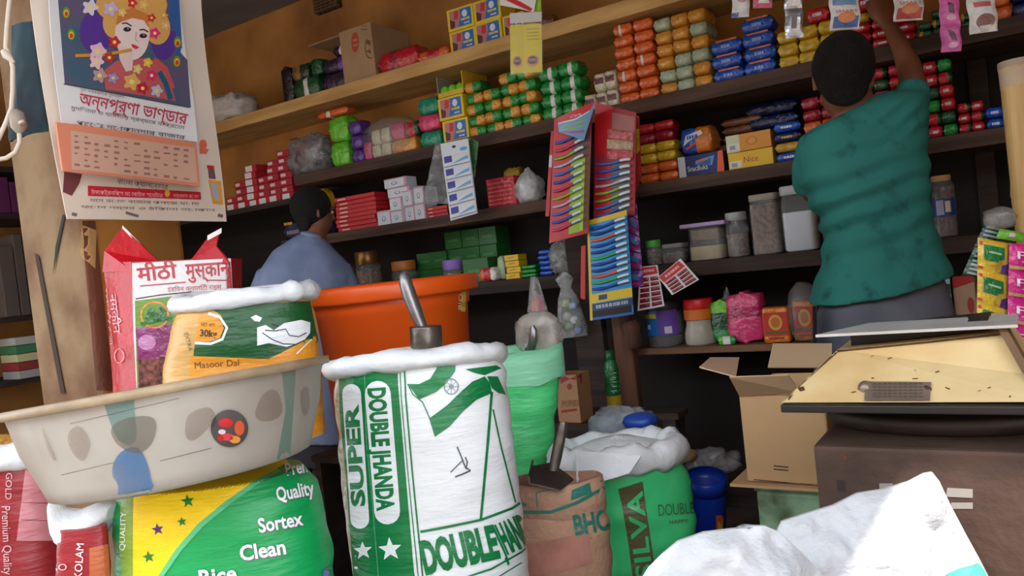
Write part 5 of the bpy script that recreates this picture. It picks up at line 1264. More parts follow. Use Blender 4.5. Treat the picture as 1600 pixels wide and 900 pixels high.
# ---- second green sack with brown print and white polythene
D = 1.80
t = thing('rice_sack', 'shiny green sack with dark lettered band beside the blue bucket', 'sack', Vector((PD(1020, 880, D).x, PD(1020, 880, D).y, PLZ)))
GS = mat((70, 206, 128), .28, 0, .12, 10, .3, 26, spec=.6, name='woven_plastic')
mb = sack_body([(876, 738, 1060, 708), (900, 772, 1078, 748), (928, 830, 1086, 805), (946, 905, 1092, 880), (948, 980, 1096, 960)], D, .62, GS, 9, 61, .010)
BR = WEAVE((96, 92, 60))
mb.mark([[(966, 764), (1004, 752), (1010, 800), (1018, 850), (1026, 912), (990, 912), (982, 850), (974, 800)]], BR, .0016)
mb.letters('SILVA', 1020, 905, 36, GS, -97, fit=140, lift=.0024, bold=.02)
mb.letters('DOUBLE', 1028, 806, 26, WEAVE((70, 120, 80)), -4, fit=56, lift=.0024); mb.letters('HAPPY', 1045, 819, 9, BR, -4, fit=30, lift=.0024)
mb.build('sack_body', t)
mb2 = roll(mb.top, .024, RIMW, 14, 1.1, .024, .0, droop=lambda q: 1.35); mb2.build('rolled_liner', t)
heap(mb.top, SACKW, -.03, .03, 10).build('liner_floor', t)
mb = MB(); f2 = lambda u, v: PD(902 + (100 - 20 * v) * u, 704 + 8 * u + v * (60 - 32 * u), 1.64 + .03 * math.sin(u * 3) + .004 * noise.noise(Vector((u * 6, v * 6, 0)))); mb.grid(f2, 10, 8, SACKW, .003); mb.build('liner_flap', t)
# grey-blue polybag lying over it
c = PD(972, 672, 2.02); mb = blob(c, (.085, .05, .06), film((190, 196, 206), .42), 33, 26, .2, flat=.1); put(mb, 'plastic_bag', 'bluish clear plastic bag lying over the shiny green sack', 'bag', c - Vector((0, 0, .06)))
c = PD(1000, 657, 1.95); mb = blob(c, (.04, .04, .018), mat((36, 76, 170), .4), 34, 20, .1); put(mb, 'polythene_bundle', 'folded royal blue polythene inside the bluish bag', 'bundle', c - Vector((0, 0, .02)))

# ---- blue bucket, tin, carton and odds and ends
D = 1.95
t = thing('plastic_bucket', 'deep blue plastic bucket with colourful label', 'bucket', Vector((PD(1105, 850, D).x, PD(1105, 850, D).y, PLZ)))
a, b = PD(1072, 752, D), PD(1138, 744, D); c = (a + b) / 2; r = (b - a).length / 2; BB = mat((24, 60, 176), .35, 0, .08, 5); Zt_ = (Vector((0, 0, 1)) - HF * .24).normalized(); TB = (CR0, Zt_.cross(CR0), Zt_); c = c + HF * .02
mb = MB(); hb = (c.z - PLZ) * .98; mb.lathe([(.01, -hb), (r * .8, -hb), (r * .95, -.04), (r * .96, -.03), (r * .93, -.03), (r * .78, -hb + .01), (.01, -hb + .01)], BB, c, 40, ax=TB); mb.bake()
mb.mark([[(1118, 806), (1136, 803), (1136, 835), (1119, 838)]], card((206, 90, 50)), .0015); mb.mark([[(1121, 816), (1129, 814), (1129, 836), (1121, 838)]], card((226, 190, 60)), .002); mb.build('bucket_body', t)
mb = MB(); mb.lathe([(r * .94, -.035), (r * 1.0, -.035), (r * 1.01, 0), (r * .95, .002)], BB, c, 40, ax=TB, caps=(False, False)); mb.build('rim', t)
for i, (x, y, s_) in enumerate([(1085, 722, 22), (1112, 716, 20), (1138, 722, 18)]):
    c = PD(x, y, 2.15); mb = blob(c, (s_ * mpp(2.15), .05, s_ * .8 * mpp(2.15)), film((200, 200, 200), .3), 40 + i, 18, .3, flat=.1); put(mb, 'plastic_bag', 'crumpled clear bag %s' % ['beside the shiny green sack', 'above the blue bucket', 'against the open brown carton'][i], 'bag', c - Vector((0, 0, .04)))
c = PD(1070, 712, 2.1); mb = blob(c, (.03, .03, .016), mat((150, 120, 80), .7), 46, 14); put(mb, 'paper_scrap', 'crumpled tan paper scrap beside the clear bags', 'paper', c)
t = thing('storage_shelf', 'dark low ledge behind the sacks holding crumpled bags', 'ledge', (PD(1105, 745, 2.15).x, PD(1105, 745, 2.15).y, .30)); p = PD(1080, 748, 2.2)
mb = MB(); mb.box((p.x - .1, p.y + .05, p.z - .03), (1.1, .25, .03), WOODD); mb.build('plank', t)
for sx in (-.6, .4):
    mb = MB(); mb.box((p.x + sx, p.y + .05, (p.z - .045) / 2), (.04, .2, p.z - .046), WOODD); mb.build('leg', t)

t = thing('cardboard_carton', 'tall open brown cardboard carton behind the scale', 'carton', PD(1215, 755, 1.62))
BL, BRr, TL, TR = PY(1170, 750, 1.62), PY(1300, 758, 1.62), PY(1156, 618, 1.62), PY(1300, 610, 1.62)
x0, x1, zb, zt = BL.x, BRr.x, BL.z, TL.z; dp = .26
KB = mat((190, 152, 110), .8, 0, .1, 5, .08, 60, name='kraft_board')
mb = MB(); th = .004
mb.box(((x0 + x1) / 2, 1.62, (zb + zt) / 2), (x1 - x0, th, zt - zb), KB); mb.box(((x0 + x1) / 2, 1.62 + dp, (zb + zt) / 2), (x1 - x0, th, zt - zb), KB)
mb.box((x0, 1.62 + dp / 2, (zb + zt) / 2), (th, dp, zt - zb), KB); mb.box((x1, 1.62 + dp / 2, (zb + zt) / 2), (th, dp, zt - zb), KB); mb.box(((x0 + x1) / 2, 1.62 + dp / 2, zb), (x1 - x0, dp, th), KB)
mb.bake(); mb.mark([stripe([(1209, 728), (1232, 730)], 2), stripe([(1209, 733), (1232, 735)], 2)], mat((70, 52, 40), .8), .001)
mb.mark([stripe([(1164, 748), (1272, 758)], 1.6)], mat((80, 58, 44), .8), .001); mb.build('body', t)
def flap(pts, m=KB):
    mb = MB(); fr = [PY(*q) for q in pts]; nrm = (fr[1] - fr[0]).cross(fr[2] - fr[0]).normalized(); prism(fr, nrm * .003, m, mb); mb.build('flap', t)
flap([(1156, 618, 1.617), (1250, 612, 1.617), (1232, 585, 1.58), (1140, 588, 1.55)], mat((200, 164, 130), .8)); flap([(1150, 590, 1.63), (1155, 560, 1.88), (1110, 560, 1.86), (1093, 575, 1.64)], mat((206, 170, 138), .8))
flap([(1200, 575, 1.88), (1300, 575, 1.88), (1300, 538, 1.95), (1208, 538, 1.95)], mat((186, 156, 122), .8))
# pale painted tin and board under it
t = thing('storage_tin', 'rusty pale green square tin under the brown carton', 'tin', Vector((PY(1225, 800, 1.72).x, 1.74, PLZ)))
a, b = PY(1180, 762, 1.64), PY(1290, 765, 1.64); TIN = mat((150, 186, 150), .5, .2, 0, 9, .2, 30, rgb2=(64, 74, 44), detail=8, lo=.35, hi=.55)
mb = MB(); mb.box(((a.x + b.x) / 2, 1.76, (a.z - .006 + PLZ) / 2), (b.x - a.x, .24, a.z - .006 - PLZ), TIN, bev=.008); mb.build('tin_body', t)
mb = MB(); mb.box(((a.x + b.x) / 2, 1.76, a.z - .002), (b.x - a.x + .006, .246, .01), TIN, bev=.003); mb.build('rim', t)
mb = MB(); q = PY(1140, 752, 1.6); mb.box(((q.x + b.x) / 2, 1.75, zb - .007), (b.x - q.x, .3, .006), KB); put(mb, 'cardboard_sheet', 'flat cardboard sheet between the carton and the tin', 'cardboard', ((q.x + b.x) / 2, 1.75, zb - .01))

# ---- low bottles and carton behind the green sack
z = .30
a = PY(951, 640, 2.74); b = PY(972, 640, 2.74); r = (b.x - a.x) / 2; top = ZX(548, a.x, 2.74)
t = thing('sauce_bottle', 'tall green bottle with yellow foot between the shelf posts', 'bottle', ((a.x + b.x) / 2, 2.74, a.z)); h = top - a.z
mb = MB(); mb.lathe([(r * .9, 0), (r, .01), (r, h * .25)], mat((196, 160, 40), .4), t.location, 24, caps=(True, False)); mb.build('yellow_base', t)
mb = MB(); mb.lathe([(r, h * .25), (r, h * .7), (r * .75, h * .8), (r * .5, h * .85)], foil((24, 120, 60)), t.location, 24, caps=(False, False)); mb.bake()
mb.mark([stripe([(957, y), (968, y - 1)], 1.5) for y in (583, 590, 597, 604, 611)], mat((180, 206, 180), .5), .001, 6); mb.build('bottle_body', t)
mb = MB(); mb.lathe([(r * .5, h * .85), (r * .56, h * .86), (r * .56, h), (.002, h)], mat((30, 100, 50), .4), t.location, 20); mb.build('cap', t)
t4 = thing('plank_ledge', 'dark plank ledge under the shelves carrying the green bottle', 'ledge', (a.x, 2.8, 0))
mb = MB(); mb.box((a.x + .09, 2.745, a.z - .013), (.42, .1, .024), WOODD); mb.build('plank', t4)
for sx in (-.08, .26):
    mb = MB(); mb.box((a.x + sx, 2.745, (a.z - .026) / 2), (.05, .09, a.z - .027), WOODD); mb.build('leg', t4)
a, b, tp = PY(874, 660, 2.55), PY(908, 660, 2.55), PY(890, 586, 2.55)
t = thing('cardboard_carton', 'small tan carton with red top behind the pale green sack', 'carton', ((a.x + b.x) / 2, 2.6, 0.)); hb = tp.z - a.z
mb = MB(); mb.box(((a.x + b.x) / 2, 2.6, (a.z + tp.z) / 2), (b.x - a.x, .1, hb), card((176, 130, 92))); mb.bake()
mb.mark([[(874, 583), (909, 583), (909, 600), (900, 594), (890, 592), (876, 600)], stripe([(877, 643), (909, 639)], 4)], card((160, 40, 36)), .001); mb.mark([ell(890, 604, 4, 5)], card((150, 60, 40)), .0015, 8); mb.letters('PUNIT', 878, 636, 15, card((150, 100, 60)), -3, fit=28, lift=.0015); mb.build('carton_body', t)
mb = MB(); mb.box(((a.x + b.x) / 2, 2.6, a.z / 2), (b.x - a.x + .06, .12, a.z - .002), WOODD); put(mb, 'wooden_block', 'dark wooden block under the small tan carton', 'block', ((a.x + b.x) / 2, 2.6, 0))

# ---- platform scale on its stand
YS = 1.15
t = thing('platform_scale', 'cream painted platform scale with riveted name plate on the wooden stand', 'scale', PY(1400, 640, YS + .15))
CREAM = mat((226, 200, 150), .5, 0, 0, 7, .1, 30, rgb2=(206, 172, 118), detail=6, name='cream_enamel'); RUST = mat((96, 60, 40), .7, .2, .4, 40, .3, 60)
fr = [PY(1221, 629, YS), PY(1650, 628, YS), PY(1606, 585, YS + .05), PY(1562, 521, YS + .1), PY(1308, 547, YS + .1)]
mb = MB(); prism(fr, Vector((0, .26, 0)), CREAM, mb); mb.bake()
mb.mark([stripe([(1222, 627), (1262, 590), (1308, 549)], 4), [(1222, 629), (1236, 612), (1240, 616), (1230, 629)], [(1246, 606), (1256, 604), (1258, 610), (1250, 612)]], RUST, .001, 8)
mb.mark([stripe([(1308, 549), (1440, 536), (1562, 523)], 3)], RUST, .001)
for s_ in range(12):
    R = rnd(s_); x, y = R.uniform(1290, 1590), R.uniform(550, 625); mb.mark([stripe([(x, y), (x + R.uniform(2, 9), y + R.uniform(-3, 3))], R.uniform(.8, 2))], RUST, .001)
mb.build('housing', t)
pl = MB(); pl._bvh = mb._bvh; PLT = mat((150, 132, 120), .4, .5, .2, 30)
pl.mark([[(1352, 597), (1455, 598), (1453, 627), (1351, 627)]], PLT, .003)
for y in (601, 606, 611, 616, 621): pl.mark([stripe([(1364 + 8 * k, y), (1370 + 8 * k, y)], 2) for k in range(10)], mat((90, 74, 66), .6), .004)
pl.build('name_plate', t)
for (x, y, r_) in ((1354, 607, 11), (1449, 608, 5)):
    pl = MB(); q = PY(x, y, YS + .03); h = mb._bvh.ray_cast(CC, ray(x, y).normalized())[0]; pl.lathe([(.1 * r_ * mpp(1.2), -.006), (r_ * mpp(1.2), -.004), (r_ * .8 * mpp(1.2), .004), (.1 * r_ * mpp(1.2), .006)], PLT if r_ > 8 else RUST, h, 18, (CR0, Vector((0, 0, 1)), -HF)); pl.build('rivet', t)
mb = MB(); prism([PY(1558, 512, YS + .085), PY(1572, 512, YS + .085), PY(1612, 582, YS + .04), PY(1655, 628, YS - .01), PY(1640, 628, YS - .01), PY(1596, 580, YS + .04)], Vector((0, .05, 0)), mat((120, 92, 64), .6, 0, .3, 20), mb); mb.build('side_lip', t)
BLK = mat((34, 30, 28), .5, .3)
a, b = PY(1222, 630, YS - .004), PY(1660, 630, YS - .004); mb = MB(); mb.box(((a.x + b.x) / 2, YS + .13, a.z - .006), (b.x - a.x, .29, .011), BLK, bev=.002); mb.build('base_frame', t)
# thin tray above with a dark gap
a, b = PY(1274, 523, YS + .07), PY(1590, 507, YS + .07)
mb = MB(); th = Vector((0, 0, -.004)); fr = [a, b, b + Vector((0, .12, .0)), a + Vector((.055, .12, 0))]; prism(fr, th, mat((196, 192, 188), .4, .1, .15, 20, .1), mb); mb.build('tray', t)
mb = MB(); c0, c1 = PY(1330, 540, YS + .13), PY(1545, 515, YS + .13); mb.add([c0, c1, c1 + Vector((0, 0, .014)), c0 + Vector((0, 0, .018)), c0 + Vector((0, .1, 0)), c1 + Vector((0, .1, 0)), c1 + Vector((0, .1, .014)), c0 + Vector((0, .1, .018))], [(0, 1, 2, 3), (7, 6, 5, 4), (0, 4, 5, 1), (3, 2, 6, 7), (0, 3, 7, 4), (1, 5, 6, 2)], BLK, False); mb.build('tray_support', t)
# round foot under the scale and wooden stand
a = PY(1262, 668, YS + .02); zf = PY(1400, 642, YS).z; cx = PY(1470, 660, YS + .14).x; rr_ = cx - a.x
mb = MB(); mb.lathe([(rr_ * .9, -.052), (rr_, -.046), (rr_ * 1.02, -.03), (rr_ * .97, -.026), (rr_ * .6, -.024), (rr_ * .55, -.001)], mat((62, 50, 44), .55, .3, .3, 20), (cx, YS + .16, zf), 48, sy=.6); mb.build('turntable', t)
a, b = PY(1270, 700, YS + .01), PY(1680, 700, YS + .01); zt = zf - .053
STW = mat((84, 60, 48), .75, 0, 0, 6, .35, 40, rgb2=(58, 40, 32), name='stand_wood')
t = thing('wooden_stand', 'brown wooden box stand under the scale', 'stand', ((a.x + b.x) / 2, YS + .17, 0))
mb = MB(); mb.box(((a.x + b.x) / 2, YS + .17, zt / 2), (b.x - a.x, .32, zt), STW, bev=.006); mb.bake()
mb.mark([ell(1318, 715, 6, 5), ell(1277, 738, 4, 5)], RUST, .001, 8); mb.mark([[(1308, 750), (1320, 750), (1320, 768), (1309, 766)]], mat((50, 34, 28), .8), .001)
mb.mark([[(1374, 755), (1395, 755), (1395, 768), (1374, 768)], [(1480, 762), (1520, 764), (1520, 778), (1478, 776)], [(1486, 785), (1520, 785), (1520, 795), (1486, 795)]], mat((150, 140, 132), .6), .001); mb.build('stand_body', t)

# ---- white woven sacks at the bottom edge
def slab_sack(name, label, outline, D, thick, m, seed, extra=None):
    V, Fc = flat2d([outline], 13)
    def dist(x, y):
        best = 1e9
        for (ax, ay), (bx, by) in zip(outline, outline[1:] + outline[:1]):
            dx, dy = bx - ax, by - ay; q = max(0, min(1, ((x - ax) * dx + (y - ay) * dy) / (dx * dx + dy * dy))); best = min(best, math.hypot(x - ax - q * dx, y - ay - q * dy))
        return best
    fv, bv = [], []
    for x, y in V:
        d = dist(x, y); k = thick * (1 - math.exp(-d / 45)) ; p = PD(x, y, D)
        nn = .016 * noise.noise(Vector((x * .012, y * .02, seed))) + .007 * noise.noise(Vector((x * .05, y * .03, seed + 4))) + .004 * abs(noise.noise(Vector((x * .11, y * .035, seed + 9))))
        e = min(1, d / 20)
        fv.append(p - HF * (k * .6 + nn * e) ); bv.append(p + HF * (k + .004))
    mb = MB(); mb.add(fv, Fc, m); mb.add(bv, [f[::-1] for f in Fc], m)
    ed = {}
    for f in Fc:
        for i in range(3): e = (f[i], f[(i + 1) % 3]); ed[e] = 1
    for (i, j) in ed:
        if (j, i) not in ed: mb.add([fv[i], fv[j], bv[j], bv[i]], [(0, 3, 2, 1)], m)
    mb.bake(); org = PD(sum(p[0] for p in outline) / len(outline), max(p[1] for p in outline), D)
    if extra: extra(mb)
    return tag(mb.build(name, None, org), label, 'sack')
FW = mat((190, 191, 196), .5, 0, .05, 12, .3, 110, stretch=(1, 1, 1.5), name='woven_white')
slab_sack('woven_sack', 'white woven sack with raised corner and teal print', [(1180, 1440), (1205, 850), (1222, 815), (1262, 802), (1302, 790), (1340, 771), (1378, 765), (1420, 753), (1445, 740), (1457, 738), (1468, 752), (1486, 790), (1508, 832), (1530, 872), (1552, 915), (1620, 1440)], 0.98, .06, FW, 3,
          lambda mb: mb.mark([[(1478, 896), (1500, 887), (1528, 880), (1538, 893), (1560, 950), (1500, 950)]], WEAVE((90, 206, 170)), .002))
slab_sack('woven_sack', 'crumpled white woven sack with gathered top, lowest of all', [(940, 1600), (1000, 910), (1014, 888), (1036, 866), (1060, 846), (1100, 832), (1150, 826), (1168, 831), (1180, 822), (1196, 822), (1215, 830), (1236, 848), (1262, 872), (1300, 915), (1350, 1600)], .86, .06, FW, 8)
# ------------------------------------------------------------------ calendar, cable, hangings beside the pillar
def cal(q):                                                        # quad of (px, py, distance)
    P = [PD(*c) for c in q]
    return lambda u, v: (P[0] * (1 - u) + P[1] * u) * (1 - v) + (P[3] * (1 - u) + P[2] * u) * v
t = thing('wall_calendar', 'old Bengali wall calendar with portrait print hanging on the pillar', 'calendar', PD(190, -40, 1.62))
PAP = mat((226, 208, 192), .7, 0, .08, 5, .15, 20, name='old_paper'); PAPW = mat((222, 220, 220), .6, 0, .05, 6, .1, 20)
base = cal([(42, -60, 1.48), (312, -60, 1.78), (353, 346, 1.86), (104, 342, 1.52)])
bow = lambda u, v: -CR0 * 0 - HF * (.012 * math.sin(3.0 * v + .3) + .01 * math.sin(6 * u * v))
mb = MB(); mb.grid(lambda u, v: base(u, v) + bow(u, v), 16, 24, PAP, .002); mb.bake()
RD = mat((200, 30, 50), .6); GRY = mat((120, 100, 96), .7)
mb.mark([[(137, 290), (313, 300), (314, 312), (137, 306)]], RD, .0015); mb.mark([ell(261, 302, 4, 6)], mat((230, 180, 60), .6), .002, 6)
mb.letters('ইলেকট্রনিক্স মোবাইল সেন্টার', 142, 303, 9, mat((232, 180, 180), .6), 3, fit=112, lift=.002); mb.letters('বর্ধমান রোড', 270, 308, 8, mat((232, 180, 180), .6), 3, fit=40, lift=.002)
mb.letters('মেন রোড বাজার কলেজ মোড়', 140, 315, 7, GRY, 2, fit=172, lift=.002); mb.letters('ফোন নম্বর ও ঠিকানা দোকান', 126, 325, 6, GRY, 1.5, fit=210, lift=.002)
mb.mark([stripe([(112, 334), (120, 336)], 5), stripe([(196, 332), (216, 338)], 4), stripe([(340, 336), (348, 338)], 5)], GRY, .0015)
mb.mark([[(100, 268), (128, 272), (124, 286), (112, 306), (98, 300)]], mat((110, 56, 60), .6), .0015)
mb.mark([[(325, 281), (345, 283), (348, 320), (332, 318)]], mat((226, 160, 40), .6), .0015); mb.mark([[(328, 286), (340, 288), (342, 314), (334, 312)]], mat((170, 170, 190), .6), .002); mb.mark([[(324, 260), (334, 261), (337, 280), (326, 279)]], mat((120, 80, 84), .6), .0015); mb.mark([[(323, 258), (334, 259), (334, 264), (323, 263)]], RD, .002)
mb.mark([ell(317, 226, 6, 8), [(311, 231), (326, 233), (322, 241), (312, 240)]], mat((226, 110, 80), .6), .0015)
mb.letters('বাংলা ক্যালেন্ডার', 182, 287, 12, mat((110, 80, 90), .6), 7, fit=80, lift=.002)
mb.build('backing_sheet', t)
pic = cal([(80, -60, 1.455), (282, -60, 1.70), (309, 222, 1.75), (98, 192, 1.485)])
mb = MB(); mb.grid(lambda u, v: pic(u, v) + bow(u, v) - HF * .006, 12, 20, PAPW, .0015); mb.bake()
mb.mark([[(88, -30), (283, -30), (298, 168), (101, 131)]], mat((98, 84, 112), .5, 0, 0, 16, 0, 10, rgb2=(62, 92, 112)), .001)
# portrait print, a plain smiling figure in flowers and gold
K = lambda c: mat(c, .5)
mb.mark([[(262, -30), (278, -30), (284, 70), (278, 100), (266, 40)]], K((50, 90, 150)), .0014); mb.mark([ell(150, 50, 26, 34), ell(255, 60, 20, 34)], K((86, 50, 140)), .0014)
mb.mark([[(165, 140), (160, 112), (182, 95), (232, 90), (262, 110), (274, 158)]], K((190, 90, 90)), .0018)
mb.mark([ell(205, 8, 56, 32, 24), ell(178, 36, 18, 24), ell(246, 44, 20, 26)], K((214, 160, 88)), .0018)
mb.mark([ell(206, 54, 27, 40, 26)], K((230, 206, 200)), .0022); mb.mark([[(180, 40), (184, 20), (206, 12), (230, 22), (232, 44), (224, 32), (206, 28), (190, 34)]], K((200, 120, 60)), .0026)
HAIR_P = K((50, 34, 36)); mb.mark([stripe([(190, 37), (197, 36), (205, 41)], 2), stripe([(217, 47), (224, 46), (231, 50)], 2), ell(198, 46, 6, 3.6), ell(223, 56, 6, 3.6)], HAIR_P, .003, 6)
mb.mark([ell(199, 45, 1, 1), ell(224, 55, 1, 1)], K((200, 200, 206)), .0034, 6); mb.mark([stripe([(212, 50), (211, 62), (215, 65)], 1.5)], K((190, 150, 140)), .003, 6); mb.mark([[(204, 69), (210, 70), (217, 74), (212, 77), (206, 74)]], K((214, 50, 80)), .003, 6)
mb.mark([[(184, 74), (196, 72), (208, 84), (206, 110), (196, 112), (186, 92)]], K((224, 196, 190)), .0026); mb.mark([stripe([(117, 87), (160, 86), (205, 78)], 5)], K((206, 140, 50)), .0028)
for (x, y, r_, c) in [(140, 12, 13, (214, 200, 214)), (172, 14, 12, (196, 170, 214)), (152, 80, 14, (226, 180, 196)), (150, 97, 12, (230, 190, 200)), (206, 5, 8, (206, 40, 50)), (241, 52, 9, (226, 40, 120)), (236, 28, 7, (206, 50, 50)), (230, 98, 8, (230, 190, 60)), (236, 118, 9, (220, 40, 110)), (176, 122, 9, (150, 140, 190)), (205, 128, 14, (214, 170, 90)), (178, 66, 10, (200, 40, 40)), (170, 90, 9, (190, 50, 40)), (244, 142, 10, (190, 180, 200)), (222, 138, 10, (190, 30, 60)), (190, 20, 7, (226, 190, 110)), (224, 8, 8, (230, 180, 100)), (258, 40, 7, (226, 180, 110)), (155, 118, 12, (180, 150, 150)), (255, 24, 7, (214, 160, 80)), (214, 108, 8, (220, 190, 120))]:
    mb.mark([[(x + r_ * (.82 + .2 * math.cos(5 * a_)) * math.cos(a_), y + r_ * (.82 + .2 * math.cos(5 * a_)) * math.sin(a_)) for a_ in [math.tau * k / 40 for k in range(40)]]], K(c), .0032, 8); mb.mark([ell(x, y, r_ * .3, r_ * .3, 8)], K((236, 210, 120)), .0036, 8)
mb.mark([stripe([(248, 112), (258, 130), (266, 155)], 8)], K((30, 90, 120)), .003); mb.mark([stripe([(240, 92), (258, 106), (270, 138)], 6)], K((200, 80, 90)), .003)
for (x, y) in ((103, 20), (111, 54), (277, 66), (276, 96)): mb.mark([ell(x, y, 6, 9)], K((110, 140, 60)), .0016, 8); mb.mark([ell(x, y + 1, 4, 6)], K((226, 190, 50)), .002, 8); mb.mark([ell(x, y + 2, 2.6, 4)], K((206, 50, 40)), .0024, 8)
mb.mark([stripe([(99, 131), (296, 168)], 1.4)], K((70, 60, 70)), .0014); mb.letters('অন্নপূর্ণা ভাণ্ডার', 122, 162, 26, K((190, 60, 80)), 11, fit=172, lift=.002, bold=.01)
mb.letters('শুভ নববর্ষের শুভেচ্ছা', 124, 142, 6, GRY, 10, fit=70, lift=.002); mb.letters('মুদিখানা ও যাবতীয় দ্রব্যের বিক্রেতা', 110, 171, 8, GRY, 10, fit=180, lift=.002); mb.letters('প্রোঃ দোকানদার বাজার', 118, 194, 9, K((90, 60, 80)), 8, fit=172, lift=.002)
mb.build('picture_sheet', t)
pad = cal([(98, 194, 1.475), (309, 224, 1.735), (315, 292, 1.745), (103, 268, 1.485)])
mb = MB(); mb.grid(lambda u, v: pad(u, v) + bow(u, v * .3 + .7) - HF * (.012 + .008 * math.sin(3 * u)), 12, 8, mat((216, 130, 100), .65), .008); mb.bake()
mb.mark([[(110, 204), (304, 231), (309, 286), (112, 264)]], mat((206, 160, 138), .65), .001)
R = rnd(4)
for rr_ in range(6):
    for cc_ in range(12):
        x = 116 + cc_ * 15.5; y = 212 + rr_ * 9 + (x - 116) * .13
        if R.random() < .8 and y < 282: mb.mark([stripe([(x, y), (x + R.uniform(5, 10), y + 1)], R.uniform(2, 4))], mat((150, 106, 96), .7), .0016, 8)
mb.build('date_pad', t)

# tassel-free white cable and plug
t = thing('power_cable', 'white electric cable with plug hanging beside the calendar', 'cable', PD(18, -40, 1.45))
CW = mat((206, 190, 174), .5)
mb = MB(); mb.tube([PD(*p, 1.45) for p in ((22, -40), (15, 0), (11, 40), (9, 74), (16, 88), (20, 105), (20, 140), (18, 168), (10, 190), (-6, 225))], .0042, CW, 8); mb.tube([PD(*p, 1.44) for p in ((30, 205), (31, 222), (24, 238), (10, 247), (-8, 250))], .0042, CW, 8); mb.build('cord', t)
mb = MB(); mb.tube([PD(6, 80, 1.448), PD(10, 86, 1.446), PD(22, 98, 1.448)], [.006, .008, .003], CW, 8); mb.build('joint', t)
mb = MB(); mb.tube([PD(24, 172, 1.44), PD(26, 178, 1.44), PD(30, 198, 1.44), PD(31, 208, 1.44)], [.006, .013, .014, .006], mat((150, 136, 120), .5), 12); mb.tube([PD(33, 190, 1.425), PD(35, 193, 1.425)], [.006, .005], CW, 8); mb.build('plug', t)
# dark blue-green cloth bag on the pillar face
f = cal([(18, 40, 1.50), (72, 34, 1.50), (76, 205, 1.52), (14, 222, 1.50)])
mb = MB(); mb.grid(lambda u, v: f(u, v) - HF * (.012 * math.sin(3.1 * u) + .006 * noise.noise(Vector((u * 5, v * 7, 1)))), 10, 18, mat((26, 58, 70), .7, 0, 0, 7, .2, 20, rgb2=(24, 26, 32)), .006)
put(mb, 'cloth_bag', 'dark blue-green cloth bag hanging on the worn pillar face', 'bag', PD(45, 40, 1.5))
# cartons on the side shelving
def sbox(px0, px1, py0, z, label, m, name='carton', seed=0, group=None):
    a, b = PX(px0, 300, SX + .02), PX(px1, 300, SX + .02); top = ZZ(py0, a.y); w = abs(b.y - a.y)
    mb = MB(); mb.box((SX - .08, (a.y + b.y) / 2, z + (top - z) / 2 + .001), (.18, w * .97, top - z), m, bev=.004); put(mb, name, label, 'carton', (SX - .08, (a.y + b.y) / 2, z), group)
def ZZ(py, Y): return ZX(py, SX + .02, Y)
PUR = card((96, 36, 84))
zb_ = SZ[1]
for i, (a, b, y) in enumerate([(-12, 16, 276), (17, 41, 284)]): sbox(a, b, y, zb_, 'purple carton stack on the side shelving, %s' % ['outer one', 'next to the pillar'][i], PUR)
for i, (a, b, y) in enumerate([(-14, 10, 385), (11, 26, 366), (27, 46, 368)]): sbox(a, b, y, SZ[2], 'dusty grey carton on the side shelving, %s' % ['outer one', 'middle one', 'next to the pillar'][i], card((96, 84, 78)))
zz = SZ[3]
for i, (c, nm) in enumerate([((170, 166, 160), 'lowest grey'), ((150, 60, 60), 'dull red'), ((206, 200, 150), 'cream'), ((70, 130, 90), 'green'), ((190, 186, 180), 'topmost pale')]):
    a, b = PX(28, 560, SX + .02), PX(62, 560, SX + .02); mb = MB(); mb.box((SX - .08, (a.y + b.y) / 2, zz + .022 + i * .045), (.18, abs(b.y - a.y), .042), card(c), bev=.003); put(mb, 'flat_box', '%s flat box in the low pile behind the pillar' % nm, 'box', (SX - .08, (a.y + b.y) / 2, zz + i * .045), 'flat boxes behind the pillar')

# ------------------------------------------------------------------ bamboo pole and the sachets on it
D = 1.55
t = thing('bamboo_pole', 'upright pale bamboo pole beside the hanging sachets', 'pole', PD(1660, 900, D))
BAM = mat((200, 164, 106), .5, 0, 0, 3, .15, 20, rgb2=(172, 134, 78), stretch=(14, 14, .6), name='bamboo')
top, low = PD(1588, 96, D), PD(1622, 420, D); ax = (low - top).normalized(); r = 26 * mpp(D)
L = (low - top).length; full = top.z / -ax.z; mb = MB(); prof = []; zz = 0.; k = 0
while zz < full - .01:
    seg = min(.26 * L / .4, full - zz); 
    prof += [(r * 1.0, zz + .006), (r * .96, zz + .03), (r * .96, zz + seg - .03), (r * 1.03, zz + seg - .004), (r * .98, zz + seg)]; zz += seg
Xp = CR - ax * CR.dot(ax); Xp.normalize()
mb.lathe(prof, BAM, top, 28, (Xp, ax.cross(Xp), ax), caps=(False, True)); mb.build('culm', t)
mb = MB(); mb.lathe([(r * .97, .05), (r * .99, -.001), (r * .8, -.002), (r * .78, .04)], mat((176, 150, 124), .7), top, 28, (Xp, ax.cross(Xp), ax), caps=(False, False)); mb.lathe([(r * 1.0, .0), (r * 1.01, .012)], mat((150, 130, 116), .7), top, 28, (Xp, ax.cross(Xp), ax), caps=(False, False)); mb.build('cut_end', t)
def sach(q, D, base, deco, label, n, group=None):
    P = [PD(a, b, D) for a, b in q]; fn = lambda u, v: (P[0] * (1 - u) + P[1] * u) * (1 - v) + (P[3] * (1 - u) + P[2] * u) * v
    t = thing('sachet_strip', label, 'sachets', P[0].lerp(P[1], .5))
    for i in range(n):
        mb = MB(); f2 = lambda u, v, i=i: fn(u, (i + v) / n) - HF * (.007 * (max(0, math.sin(3.14 * min(1, max(0, v)))) * max(0, math.sin(3.14 * min(1, max(0, u))))) ** .6); mb.grid(f2, 10, 8, base, .002); deco(mb, f2, i); mb.build('sachet', t)
